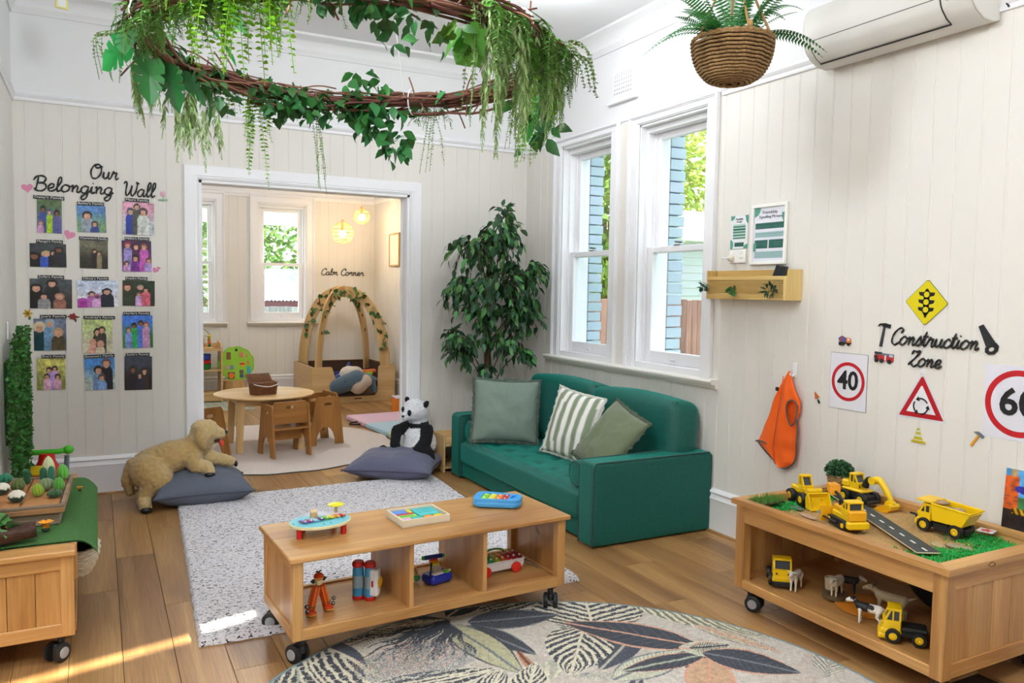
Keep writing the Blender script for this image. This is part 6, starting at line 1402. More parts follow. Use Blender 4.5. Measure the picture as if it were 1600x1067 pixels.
# ---- shelf by the window with phone and sprigs
def wall_shelf():
    t = thing('wall_ledge', 'small pine ledge shelf with a perforated front right of the windows', 'shelf', RW(2.9, 1.37, XW), RR); Lg = .61; d = .1; h = .16
    w1 = wood('C9A35C', 'E3C583', 'x', .45, 6, .04, 'light_pine', fine=.15); w2 = wood('C9A35C', 'E3C583', 'z', .45, 6, .04, 'light_pine', fine=.15)
    obj('side_panel', G().box((-.012, -d, 0), (0, -.001, h), bev=.002), w2, t); obj('side_panel', G().box((-Lg, -d, 0), (-Lg+.012, -.001, h), bev=.002), w2, t)
    obj('base_board', G().box((-Lg+.012, -d, 0), (-.012, -.001, .012), bev=.002), w1, t); obj('back_board', G().box((-Lg+.012, -.03, .012), (-.012, -.022, h), bev=.001), w1, t); obj('side_stile', G().box((-.034, -d-.001, 0), (-.012, -d+.01, h-.04), bev=.001), w2, t)
    obj('top_rail', G().box((-Lg+.012, -d, .105), (-.012, -d+.01, .125), bev=.001), w1, t); obj('bottom_rail', G().box((-Lg+.012, -d, .012), (-.012, -d+.01, .03), bev=.001), w1, t)
    g = G(); n = 0
    for i in range(54):
        x = -Lg+.03+i*(Lg-.07)/53; g.box((x-.0022, -d+.003, .03), (x+.0022, -d+.006, .105))
    for j in range(7): z = .036+j*.011; g.box((-Lg+.012, -d+.003, z-.0016), (-.034, -d+.0062, z+.0016))
    o = obj('perforated_front', g, w1, t)
wall_shelf()
t = thing('phone', 'black phone leaning in the wall ledge by the window', 'phone', RW(3.02, 1.47, XW-.055), (R_(-14), R_(10), RR)); sobj('body', rbox(G(), (-.04, -.006, -.06), (.04, .006, .085), .005), mat('16171A', .25, name='black_glass'), t)
rr = random.Random(2); sp = leaf_me('leaf', .038, .013, mat('1E4A2E', .45, rnd=.4, name='dark_sprig'), .2, .2); sv = lobed_me('leaf', IVY, .055, LG['ivy'], .2)
for (y, lb, n, kind) in ((3.50, 'dark green leaf sprig clipped to the left end of the wall ledge', 22, 0), (3.28, 'green ivy leaf sprig clipped to the middle of the wall ledge', 4, 1), (2.99, 'large dark green leaf sprig clipped to the right end of the wall ledge', 34, 0)):
    t = thing('leaf_sprig', lb, 'leaves', RW(y, 1.43, XW-.105), RR, 'leaf sprigs on the wall ledge')
    obj('clip', G().cbox((0, .0, 0), (.012, .01, .03), bev=.002), LG['stem'], t)
    for i in range(n):
        a = rr.uniform(0, 2*PI); k = rr.uniform(.2, 1); inst('leaf', sv if kind else sp, t, Matrix.Translation((rr.uniform(-.03, .03)*(1.4 if n > 30 else .8), -.012-rr.uniform(0, .02), rr.uniform(-.025, .025))) @ rot_to((math.cos(a), -.5, math.sin(a)), rr.uniform(-1, 1)))
# ---- posters
TEAL, TL2, MINT = (.17, .38, .34), (.35, .62, .54), (.62, .74, .74)
def poster_fn(u, v):
    c = (.90, .90, .94)
    if (u)**2/.04+(1-v)**2/.03 < 1: c = TL2
    if u > .93-.05*math.sin(v*9) and .3 < v < .88: c = TL2
    if .05 < u < .95:
        if .60 < v < .71: c = TEAL
        if .44 < v < .55: c = MINT
        if .24 < v < .40 and not (.46 < u < .50): c = TEAL
        if .06 < v < .18: c = MINT
    if c == MINT and (v*60 % 1) < .35: c = (.52, .66, .67)
    if c == TEAL and (v*48 % 1) < .3 and (u*31 % 1) < .8: c = (.25, .45, .42)
    if u < .1 and .18 < v < .34: c = TL2
    return c
t = thing('framed_poster', 'white framed poster headed Friendship in grey above the wall ledge', 'poster', RW(3.136, 1.722), (R_(-1), 0, RR))
fw, fh = .256, .325
for lo, hi in (((-fw/2, -.016, -fh/2), (fw/2, -.001, -fh/2+.018)), ((-fw/2, -.016, fh/2-.018), (fw/2, -.001, fh/2)), ((-fw/2, -.016, -fh/2+.018), (-fw/2+.018, -.001, fh/2-.018)), ((fw/2-.018, -.016, -fh/2+.018), (fw/2, -.001, fh/2-.018))): obj('frame_rail', G().box(lo, hi, bev=.002), mat('F2F1EC', .4, name='white_frame'), t)
p = painted('poster_print', fw-.034, fh-.034, 60, 90, poster_fn, t, .001, T((0, -.005, 0)), vmat(.2))
GT = mat('4A4E56', .6, name='grey_letter'); btext('lettering', 'Friendship', .026, t, GT, T((0, -.0062, .118)), .0004, .105); btext('lettering', 'Signalling Phrases', .022, t, GT, T((.006, -.0062, .094)), .0004, .165)
def small_fn(u, v):
    c = (.91, .92, .93)
    if (u/.25)**2+((1-v)/.14)**2 < 1 or ((1-u)/.16)**2+((1-v)/.25)**2 < 1 or (u/.18)**2+((v-.12)/.16)**2 < 1 or ((1-u)/.25)**2+(v/.14)**2 < 1: c = TL2
    if .15 < u < .85 and .30 < v < .74: c = (.66, .80, .74) if ((v-.30)*11.4 % 1) > .42 else TEAL
    if .24 < u < .78 and .07 < v < .19: c = TEAL
    return c
t = thing('small_poster', 'small unframed green and white poster above the power point', 'poster', RW(3.362, 1.745), RR); painted('poster_print', .135, .185, 40, 56, small_fn, t, .001, T((0, -.003, 0)), vmat(.25)); btext('lettering', 'Friendship', .016, t, GT, T((0, -.0045, .073)), .0004, .055); btext('lettering', 'Songs', .014, t, GT, T((0, -.0045, .059)), .0004, .04)
t = thing('power_point', 'white double power point with a plug above the wall ledge', 'power outlet', RW(3.362, 1.61), RR)
obj('face_plate', G().box((-.062, -.012, -.038), (.062, 0, .038), bev=.003), mat('F1F0EC', .35, name='outlet_white'), t, 40)
for s in (-1, 1): obj('switch', G().box((s*.03-.009, -.0155, .012), (s*.03+.009, -.011, .028), bev=.002), WHITE, t)
for a in (-.5, .5): obj('socket_slot', G().box((.030+a*.014-.0015, -.0128, -.014), (.030+a*.014+.0015, -.0118, -.006)), mat('3A3A3A', .6, name='slot_dark'), t)
t = thing('power_plug', 'small white plug and lead in the power point', 'plug', RW(3.40, 1.600, XW-.012), RR); obj('plug_body', G().lathe([(.016, 0), (.018, -.012), (.014, -.03), (.0001, -.034)], (0, 0, 0), 18, None, 'y'), mat('E8DFCE', .4, name='plug_cream'), t, True)
obj('lead', G().tube(crom([(0, -.03, 0), (-.03, -.035, .0), (-.05, -.03, .005), (-.075, -.012, .004)], 5), .003, 6), WHITE, t, True)
# ---- air conditioner
def aircon():
    y0, y1 = 1.955, 2.775; t = thing('air_conditioner', 'white split system air conditioner high on the right wall', 'air conditioner', RW(y1, 2.49, XW), RR); Lg = y1-y0
    m = mat('DEDCD6', .35, name='aircon_plastic'); pr = [(0, .012), (-.04, .0), (-.10, .004), (-.15, .03), (-.185, .065), (-.205, .12), (-.205, .19), (-.19, .24), (-.16, .27), (0, .275)]
    obj('housing', G().prism([(a, b) for a, b in pr], .008, Lg-.008, 'yz', bev=0), m, t, 40)
    for a, b in ((0, .008), (Lg-.008, Lg)): obj('end_cap', G().prism(pr, a, b, 'yz', bev=.003), m, t, 40)
    def surf(k): # param along lower-front profile
        P = [(-.10, .004), (-.15, .03), (-.185, .065), (-.205, .12)]; i = min(2, int(k*3)); f = k*3-i; return (P[i][0]+(P[i+1][0]-P[i][0])*f, P[i][1]+(P[i+1][1]-P[i][1])*f)
    F_ = [surf(k) for k in np.linspace(.12, .9, 9)]; off = lambda p, d: (p[0]-d*.8, p[1]-d*.5)
    vs = []; xs = (.045, Lg-.13)
    obj('louvre_flap', G().add([(x, *off(p, .004)) for x in xs for p in F_]+[(x, *off(p, -.002)) for x in xs for p in F_], [(i, i+1, 9+i+1, 9+i) for i in range(8)]+[(18+i, 27+i, 27+i+1, 18+i+1) for i in range(8)]+[(0, 9, 27, 18), (8, 26, 35, 17)]+[(i, 18+i, 18+i+1, i+1) for i in range(8)]+[(9+i, 9+i+1, 27+i+1, 27+i) for i in range(8)]), m, t, 60)
    dk = mat('1E1E20', .6, name='aircon_gap')
    obj('louvre_gap', G().tube([(xs[0]-.004, *off(F_[0], .0025)), (xs[1]+.004, *off(F_[0], .0025))], .005, 6).tube([(xs[0]-.004, *off(F_[-1], .003)), (xs[1]+.004, *off(F_[-1], .003))], .0018, 6).tube([(xs[1]+.003, *off(p, .0025)) for p in F_], .0024, 6).tube([(xs[0]-.003, *off(p, .0025)) for p in F_], .0018, 6), dk, t)
    obj('indicator', G().box((Lg-.10, -.198, .085), (Lg-.095, -.19, .09)), dk, t)
    for k in range(4): obj('vent_mark', G().box((Lg-.09+k*.002, -.2075, .16+k*.012), (Lg-.05, -.2045, .163+k*.012)), mat('9A9894', .5, name='mark_grey'), t)
aircon()
obj_ = thing('cable_bracket', 'short dark bracket at the top right of the right wall', 'bracket', RW(1.935, 2.55), RR); obj('arm', G().tube([(0, -.003, .08), (0, -.012, .02), (.02, -.014, -.01)], .004, 6), mat('2E3440', .5, name='bracket_dark'), obj_, True); obj('rod', G().tube([(-.04, -.01, .03), (.09, -.01, .0)], .003, 6), mat('C8C8C4', .4, name='bracket_light'), obj_)
t = thing('hanging_ornament', 'small yellow and white paper square hanging near the ceiling at the top left', 'ornament', (-.14, 4.9, 2.88), R_(20)); YM = mat('D8CF7A', .6, name='pale_yellow')
for lo, hi in (((-.03, -.004, -.035), (.03, .004, -.025)), ((-.03, -.004, .025), (.03, .004, .12)), ((-.03, -.004, -.025), (-.02, .004, .025)), ((.02, -.004, -.025), (.03, .004, .025))): obj('paper_frame', G().box(lo, hi), YM, t)
obj('paper', G().box((-.02, -.002, -.025), (.02, .002, .025)), mat('D9DADD', .7, name='grey_paper'), t); obj('string', G().tube([(0, 0, .12), (0, 0, CEIL-2.88)], .0012, 5), WHITE, t)
# ---- picture book
def book_fn(u, v):
    n = noise.noise(Vector((u*9, v*9, 2))); c = (.35, .65, .88) if v > .55 else (.25, .5, .3)
    if v > .62 and u > .2 and v < .72-.1*(u-.5): c = (.45, .62, .25)
    if u < .26 and .3 < v < .88: c = (.85, .38, .16) if (v*17 % 1) > .2 or n > 0 else (.55, .3, .3)
    if u < .22 and v > .88 and u > .1: c = (.7, .6, .45)
    if v < .33 and u < .6: c = (.16, .14, .15)
    if .26 < v < .36 and .18 < u < .5: c = (.85, .65, .15) if ((u*9+v*5) % 1) > .5 else (.25, .15, .08)
    if v < .24 and u > .62 and abs(v-.12) < .12: c = (.93, .72, .1)
    if ((u-.72)/.2)**2+((v-.42)/.09)**2 < 1: c = (.6, .8, .3) if n > -.1 else (.9, .35, .3)
    if ((u-.35)/.16)**2+((v-.68)/.065)**2 < 1: c = (.2, .2, .6)
    return tuple(min(1, max(0, x*(1+.25*n))) for x in c)
t = thing('picture_book', 'bright construction picture book standing against the wall at the right edge', 'book', RW(1.722, .612, XW-.022), (R_(-4), 0, RR)); obj('page_block', G().box((-.1, .001, -.115), (.1, .010, .115)), mat('EDEAE2', .7, name='pages'), t)
painted('front_cover', .205, .235, 56, 64, book_fn, t, .0012, T((0, -.001, 0)), vmat(.25)); PK = mat('C8326E', .4, name='title_pink'); btext('lettering', 'Construction', .034, t, PK, T((.032, -.0035, .066), (0, R_(5), 0)), .0006, .125); btext('lettering', 'A Visit to the', .018, t, mat('2E4A7E', .4, name='title_blue'), T((.012, -.0035, .094), (0, R_(5), 0)), .0006, .07)
# ============================================================ TOYS
YEL = mat('F2C60C', .38, name='toy_yellow'); YL2 = mat('E9A80C', .4, name='toy_amber'); BK = mat('1D1E20', .5, name='toy_black'); WINm = mat('3A4048', .25, name='toy_window')
def wheel(t, x, y, r, w_, hubc=YEL, n=22):
    s = 1 if y > 0 else -1
    o = obj('wheel', G().lathe([(r*.55, -w_/2), (r*.92, -w_/2), (r, -w_*.3), (r, w_*.3), (r*.92, w_/2), (r*.55, w_/2), (r*.55, -w_/2)], (x, y, r), n, None, 'y', False), BK, t, 40)
    obj('hub', G().lathe([(.0001, s*w_*.30), (r*.25, s*w_*.48), (r*.55, s*w_*.40), (r*.6, s*w_*.44), (r*.62, 0), (.0001, 0)] if s > 0 else [(.0001, 0), (r*.62, 0), (r*.6, -w_*.44), (r*.55, -w_*.40), (r*.25, -w_*.48), (.0001, -w_*.30)], (x, y, r), 16, None, 'y'), hubc, o, 40)
def cab(t, x0, x1, w_, z0, z1, m=YEL, slope=.02, sx=.012):
    """truck cab with framed windows; front is +x"""
    h = z1-z0; zb = z0+h*.45
    obj('cab', G().prism([(x0, z0), (x1, z0), (x1+.004, zb), (x1-slope*.15, zb+.002), (x0, zb+.002)], -w_/2, w_/2, 'xz', bev=.003), m, t, 30)
    g = G(); b = .007
    for s in (-1, 1):
        y = s*(w_/2-b/2-.001)
        g.cbox((x0+b/2, y, (zb+z1)/2), (b, b, z1-zb)); g.add(*_beam((x1-b/2-.002, y, zb), (x1-b/2-slope, y, z1), b)); g.cbox(((x0+x1)/2-.002, y, (zb+z1)/2), (b*.8, b, z1-zb))
    obj('cab_frame', g, m, t); obj('roof', G().box((x0-.002, -w_/2, z1-.004), (x1-slope+.006, w_/2, z1+.006), bev=.003), m, t, 30)
    obj('windows', G().prism([(x0+.004, zb), (x1-.006, zb), (x1-slope-.006, z1-.003), (x0+.004, z1-.003)], -w_/2+.005, w_/2-.005, 'xz'), WINm, t)
    for s in (-1, 1): obj('headlight', G().lathe([(.0001, .003), (.005, .002), (.005, 0), (.0001, 0)], (x1+.001, s*w_*.32, z0+h*.22), 10, None, 'x'), WINm, t)
def _beam(a, b, w_):
    vs = [(c[0]+sx*w_/2, c[1]+sy*w_/2, c[2]) for c in (a, b) for sx, sy in ((-1, -1), (1, -1), (1, 1), (-1, 1))]
    return vs, [(0, 1, 2, 3), (4, 7, 6, 5)]+[(k, (k+1) % 4, 4+(k+1) % 4, 4+k) for k in range(4)]
SZ = .458
def dump_truck(label, loc, rot):
    t = thing('toy_dump_truck', label, 'toy truck', loc, rot, 'yellow toy vehicles in the sand')
    obj('chassis', G().box((-.10, -.03, .018), (.08, .03, .038), bev=.003).box((-.03, -.036, .012), (.03, .036, .045), bev=.004), BK, t, 30)
    obj('mudguard', G().box((.04, -.046, .038), (.098, .046, .05), bev=.004), YEL, t, 30); obj('bumper', G().box((.088, -.044, .02), (.104, .044, .042), bev=.004), YEL, t, 30)
    cab(t, .038, .09, .088, .048, .105); 
    g = G(); A = [(-.105, .078), (-.085, .05), (.025, .052), (.035, .11), (.095, .118), (.095, .124), (.03, .120), (-.115, .108)]
    for s in (-1, 1): g.prism([(-.115, .108), (-.088, .052), (.028, .052), (.034, .118)], s*.046, s*.052, 'xz')
    g.prism([(-.088, .050), (.028, .050), (.028, .056), (-.088, .056)], -.05, .05, 'xz').prism([(.028, .052), (.034, .118), (.095, .120), (.095, .126), (.030, .124), (.022, .056)], -.05, .05, 'xz').prism([(-.088, .052), (-.115, .1), (-.112, .1), (-.084, .055)], -.05, .05, 'xz')
    obj('tipper_bed', g, YEL, t); obj('bed_rim', G().tube([(.032, -.052, .118), (-.117, -.052, .108), (-.117, .052, .108), (.032, .052, .118)], .004, 6), YEL, t)
    for x in (.062, -.062):
        for s in (-1, 1): wheel(t, x, s*.044, .027, .024)
    return t
dump_truck('yellow toy dump truck loaded with stones in the sand tray', (2.985, 1.935, SZ+.003), R_(96))
rr = random.Random(6)
def pebble(g, c, r, seed):
    rr2 = random.Random(seed); o = len(g.V); g.sph((0, 0, 0), 1, 12, 8); 
    for i in range(o, len(g.V)): v = Vector(g.V[i]); k = 1+.16*noise.noise(v*1.5+Vector((seed*2.3, 0, 0))); g.V[i] = (c[0]+v.x*r[0]*k, c[1]+v.y*r[1]*k, c[2]+v.z*r[2]*k)
    return g
for k, (dx, dy, dz, r, c_, lb) in enumerate(((0, .03, .128, (.03, .022, .010), 'A58A68', 'flat tan stone on top of the dump truck load'), (-.012, -.005, .112, (.026, .02, .01), '8C8478', 'grey stone at the front of the dump truck load'), (.012, -.035, .110, (.024, .022, .011), 'B09474', 'tan stone in the middle of the dump truck load'), (0, -.06, .100, (.022, .02, .010), '6E6A66', 'dark grey stone at the back of the dump truck load'), (.005, .0, .098, (.03, .03, .014), '9A7E60', 'brown stone low in the dump truck load'), (.0, -.045, .082, (.03, .03, .016), '7C7468', 'grey brown stone at the bottom of the dump truck load'))):
    t = thing('stone', lb, 'stone', (2.985+dx, 1.935+dy-.01, SZ+dz-.008), rr.uniform(0, 3), 'stones in the dump truck'); obj('stone_body', pebble(G(), (0, 0, 0), r, k), mat(c_, .85, bump=.5, bs=120, var=.15, name='stone_'+c_), t, True)
def loader():
    t = thing('toy_loader', 'yellow toy wheel loader with its bucket facing forward, left in the sand tray', 'toy truck', (2.825, 2.49, SZ), R_(-106), 'yellow toy vehicles in the sand')
    obj('chassis', G().box((-.07, -.026, .022), (.05, .026, .045), bev=.003), BK, t, 30); obj('engine_hood', G().box((-.085, -.03, .045), (-.02, .03, .075), bev=.006), YEL, t, 30)
    cab(t, -.03, .012, .052, .05, .125); obj('front_hood', G().box((.012, -.024, .04), (.055, .024, .07), bev=.005), YEL, t, 30); obj('cross_tube', G().cyl((.055, -.035, .072), (.055, .035, .072), .012, n=14), YEL, t, 40)
    for s in (-1, 1): obj('lift_arm', G().tube([(0, s*.024, .07), (.055, s*.024, .068), (.08, s*.024, .035)], .006, 6), YEL, t, True)
    g = G().prism([(.075, .005), (.12, .0), (.122, .004), (.082, .012), (.078, .05), (.092, .07), (.088, .073), (.072, .052)], -.052, .052, 'xz')
    for s in (-1, 1): g.prism([(.078, .006), (.12, .002), (.092, .07), (.075, .05)], s*.048, s*.053, 'xz')
    obj('bucket', g, YEL, t, 40)
    for x in (-.055, .032):
        for s in (-1, 1): wheel(t, x, s*.042, .030, .026)
loader()
def excavator():
    t = thing('toy_excavator', 'yellow toy excavator with its arm bent down into the sand', 'toy truck', (3.055, 2.395, SZ+.004), R_(-92), 'yellow toy vehicles in the sand')
    obj('chassis', G().box((-.065, -.028, .02), (.065, .028, .045), bev=.004).box((.06, -.04, .012), (.085, .04, .026), bev=.004), BK, t, 30); obj('turntable', G().cyl((-.01, 0, .04), (-.01, 0, .052), .032, n=20), BK, t, 40)
    obj('deck', G().box((-.07, -.036, .052), (.045, .036, .066), bev=.005), YEL, t, 30); obj('engine_cover', G().box((-.075, -.034, .066), (-.035, .034, .098), bev=.007), YEL, t, 30)
    cab(t, -.034, .014, .058, .062, .128); 
    obj('boom', G().tube(crom([(.03, 0, .08), (.045, 0, .115), (.08, 0, .118)], 5), [.016, .015, .014, .013, .013, .013, .013, .013, .013, .013, .013][:11], 10), BK, t, True)
    obj('dipper_arm', G().tube(crom([(.075, 0, .118), (.105, 0, .122), (.15, 0, .075), (.175, 0, .03)], 5), [.016]*6+[.014]*5+[.012]*5, 10), YEL, t, True)
    obj('arm_joint', G().cyl((.078, -.022, .118), (.078, .022, .118), .017, n=16).cyl((.178, -.03, .026), (.178, .03, .026), .011, n=12).cyl((.165, -.014, .03), (.165, .014, .03), .02, n=14), YEL, t, 40)
    g = G().prism([(.18, .03), (.165, .034), (.12, .016), (.105, .003), (.112, .0), (.14, -.006), (.175, -.002), (.188, .014)], -.03, .03, 'xz', bev=.003); obj('bucket', g, YL2, t, 40)
    for x in (-.046, .046):
        for s in (-1, 1): wheel(t, x, s*.042, .028, .024)
excavator()
def bulldozer():
    t = thing('toy_bulldozer', 'yellow toy bulldozer seen from behind at the front rim of the sand tray', 'toy truck', (2.695, 2.165, SZ+.002), R_(68), 'yellow toy vehicles in the sand')
    for s in (-1, 1):
        n = 20; pts = [(-.055+.018*math.cos(a), .02+.018*math.sin(a)) for a in np.linspace(PI/2, 3*PI/2, 8)]+[(.05+.018*math.cos(a), .02+.018*math.sin(a)) for a in np.linspace(-PI/2, PI/2, 8)]
        o = obj('track', G().prism(pts, s*.032, s*.05, 'xz', bev=.001), BK, t, 40)
        for x in (-.055, .05): obj('track_wheel', G().lathe([(.0001, -.002), (.010, -.002), (.010, .003), (.0001, .003)] , (x, s*.0505, .02), 14, None, 'y'), YEL, o, 40)
    obj('body', G().box((-.07, -.031, .02), (.065, .031, .058), bev=.005), YEL, t, 30); obj('rear_box', G().box((-.095, -.045, .012), (-.068, .045, .042), bev=.005), YEL, t, 30); obj('rear_wall', G().box((-.088, -.036, .042), (-.062, .036, .085), bev=.006), YL2, t, 30)
    cab(t, -.062, -.008, .066, .055, .112); obj('hood', G().box((-.005, -.026, .055), (.065, .026, .082), bev=.006), YL2, t, 30); obj('exhaust', G().cyl((.03, .016, .08), (.03, .016, .105), .005, n=10), BK, t)
    for s in (-1, 1): obj('push_arm', G().tube([(-.02, s*.056, .022), (.09, s*.056, .02)], .005, 6), BK, t)
    obj('blade', G().prism([(.09, .0), (.098, .0), (.092, .028), (.102, .058), (.096, .06), (.084, .028)], -.066, .066, 'xz'), YL2, t, 40)
    obj('lift_arm', G().tube([(.02, 0, .08), (.07, 0, .112), (.10, 0, .118)], .007, 6), BK, t, True); obj('raised_bucket', G().prism([(.095, .105), (.135, .115), (.138, .150), (.10, .148)], -.022, .022, 'xz', bev=.004), mat('EFA020', .4, name='toy_orange'), t, 30)
bulldozer()
def cab_truck(label, loc, rot, bed):
    t = thing('toy_truck', label, 'toy truck', loc, rot, 'yellow toy trucks on the shelf under the sand tray')
    obj('chassis', G().box((-.08, -.03, .02), (.05, .03, .042), bev=.004), BK, t, 30); obj('rear_bed', G().box((-.085, -.036, .042), (.0, .036, .058), bev=.004), BK, t, 30)
    obj('fender', G().box((.0, -.042, .024), (.072, .042, .05), bev=.007), YEL, t, 30); cab(t, .002, .06, .078, .045, .118, slope=.018)
    obj('skirt', G().box((.045, -.043, .008), (.078, .043, .03), bev=.005), BK if not bed else YEL, t, 30)
    for x in (.028, -.058):
        for s in (-1, 1): wheel(t, x, s*.043, .026, .022)
SHZ = .133
cab_truck('yellow toy truck cab at the back end of the shelf under the sand tray', (2.645, 2.455, SHZ), R_(-130), 0)
cab_truck('yellow toy truck cab at the near end of the shelf under the sand tray', (2.615, 1.845, SHZ), R_(128), 1)
# road strips, stones, grass, pot
t = thing('road_strip', 'black wooden road strip with white dashes laid across the sand', 'toy road', (2.87, 2.16, SZ+.016), math.atan2(2.545-1.766, 3.085-2.655)); L = .86
for k, (a, b) in enumerate(((-.43, -.145), (-.143, .14), (.142, .43))):
    o = obj('road_piece', G().box((a, -.043, -.006), (b, .043, -.001), bev=.001), mat('D9C9A8', .6, name='ply_edge'), t); obj('tarmac', G().box((a+.001, -.042, -.001), (b-.001, .042, .0005)), mat('3A3F3E', .6, var=.1, bs=40, name='tarmac'), o)
for i in range(10): x = -.40+i*.088; obj('dash', G().box((x-.018, -.004, .0005), (x+.018, .004, .0011)), mat('E9EAE6', .5, name='road_white'), t)
for (x, y, r, c_, lb) in ((2.722, 2.455, (.038, .024, .006), '5E6E66', 'dark green flat stone at the left front of the sand'), (2.79, 2.355, (.040, .030, .008), '7B9094', 'large blue grey flat stone at the front of the sand'), (2.675, 2.345, (.05, .018, .006), 'B8997E', 'long pinkish flat stone at the front rim of the sand'), (2.88, 1.80, (.055, .024, .008), '9A8A6E', 'flat brown and green slice beside the dump truck'), (2.83, 1.86, (.034, .02, .008), 'B59C76', 'tan slice in front of the dump truck')):
    t = thing('flat_stone', lb, 'stone', (x, y, sandf(x, y)+.006), R_(rr.uniform(60, 120)), 'flat stones in the sand'); obj('stone_body', pebble(G(), (0, 0, 0), r, x*30), mat(c_, .8, bump=.5, bs=100, var=.12, name='stone_'+c_), t, True)
GF = mat('1FA84A', .7, rnd=.35, name='bright_fibre_grass')
def tuft(label, spots, n, h, seed, name='fibre_grass'):
    r2 = random.Random(seed); g = G()
    for _ in range(n):
        cx, cy, sx, sy = r2.choice(spots); x = r2.gauss(cx, sx); y = r2.gauss(cy, sy)
        if not (2.535 < x < 3.13 and 1.645 < y < 2.55): continue
        z = sandf(x, y); a = r2.uniform(0, 2*PI); l = h*r2.uniform(.5, 1.2); b = Vector((math.cos(a), math.sin(a), 0)); p = Vector((x, y, z-.002)); q = p+b*l*.5+Vector((0, 0, l*.7)); s = Vector((-b.y, b.x, 0))*.0016; e = p+b*l+Vector((0, 0, l*.35))
        g.add([p-s, p+s, q+s, q-s, e], [(0, 1, 2, 3), (3, 2, 4)])
    o = obj(name, g, GF, fix=False); return tag(o, label, 'toy grass', kind='stuff')
tuft('bright green fibre grass tucked along the left back corner of the sand tray', [(2.68, 2.5, .05, .03), (2.95, 2.52, .09, .02), (2.78, 2.52, .04, .02)], 2600, .018, 1)
tuft('bright green fibre grass scattered at the near right end of the sand tray', [(2.70, 1.74, .07, .05), (2.85, 1.72, .08, .04), (3.05, 1.80, .05, .07), (2.95, 1.70, .06, .04)], 5200, .018, 2)
t = thing('plastic_grass_clump', 'green plastic grass clump at the left corner of the sand tray', 'toy grass', (2.60, 2.53, .495)); g = G()
for i in range(260):
    x = rr.uniform(-.06, .09); y = rr.uniform(-.05, .03); h = rr.uniform(.014, .03); g.add([(x-.0015, y, -.01), (x+.0015, y, -.01), (x+rr.uniform(-.006, .006), y+rr.uniform(-.006, .006), h)], [(0, 1, 2)])
obj('blades', g, mat('5EA046', .6, rnd=.3, name='plastic_grass'), t, fix=False)['kind'] = 'stuff'; obj('clump_base', G().box((-.06, -.045, -.016), (.09, .028, -.008), bev=.004), mat('3A2E22', .9, name='earth'), t)
t = thing('black_loader_piece', 'small black toy digger half buried in the sand behind the dump truck', 'toy', (3.07, 2.10, sandf(3.07, 2.1)+.008), R_(-80)); obj('body', G().box((-.02, -.012, -.008), (.02, .012, .012), bev=.004), BK, t, 30); obj('arm', G().tube([(.02, 0, .008), (.04, 0, .012), (.055, 0, -.004)], .004, 6).tube([(-.02, 0, .006), (-.045, 0, .008)], .005, 6), BK, t, True)
t = thing('wood_block', 'pale wooden slice standing behind the dump truck cab', 'block', (3.09, 2.05, sandf(3.09, 2.05)+.03), R_(10)); obj('block_body', G().prism(petals(0, 0, .032, 3, .003), -.02, .02, 'xz'), wood('B99468', 'D8B98C', 'y', .6, 9, .05, 'slice_wood'), t, 30)
t = thing('map_card', 'small white and red picture card behind the dump truck', 'card', (3.10, 1.84, SZ+.022), R_(15)); obj('card', G().box((-.03, -.03, 0), (.03, .03, .002)), WHITE, t); obj('card_print', G().prism(petals(0, 0, .018, 5, .005), .002, .0026), mat('C8323A', .5, name='card_red'), t)
t = thing('boxwood_pot', 'small green boxwood plant in a woven tan pot at the back of the sand tray', 'potted plant', (3.075, 2.525, SZ+.006)); g = G()
for k in range(9): z = .006+k*.0108; r = .038+.010*(k/8); g.tube([((r+.002*math.sin(a*12+k*PI))*math.cos(a), (r+.002*math.sin(a*12+k*PI))*math.sin(a), z) for a in np.linspace(0, 2*PI, 49)], .0062, 5, False)
obj('woven_pot', g, mat('B08B5C', .85, bump=.8, bs=260, var=.15, name='pot_weave'), t, True, fix=False); obj('pot_lining', G().lathe([(.0001, .002), (.036, .002), (.046, .096), (.0001, .098)], n=20), mat('4A3C28', .9, name='pot_dark'), t)
g = G(); v_, f_ = leafmesh(.016, .012, .1, .1, 3)
for i in range(620):
    d = Vector((rr.gauss(0, 1), rr.gauss(0, 1), rr.gauss(.3, .8))).normalized(); g.add(v_, f_, Matrix.Translation(Vector((0, 0, .115))+Vector((d.x*.056, d.y*.056, d.z*.040))*rr.uniform(.8, 1.05)) @ rot_to((d+Vector((rr.gauss(0, .5), rr.gauss(0, .5), rr.gauss(0, .5)))).normalized(), rr.uniform(-1, 1)))
obj('foliage', g, mat('3E6E48', .5, rnd=.35, name='box_green'), t, fix=False)['kind'] = 'stuff'; obj('foliage_core', G().sph((0, 0, .112), (.048, .048, .034)), mat('24452A', .9, name='core_green'), t, True)
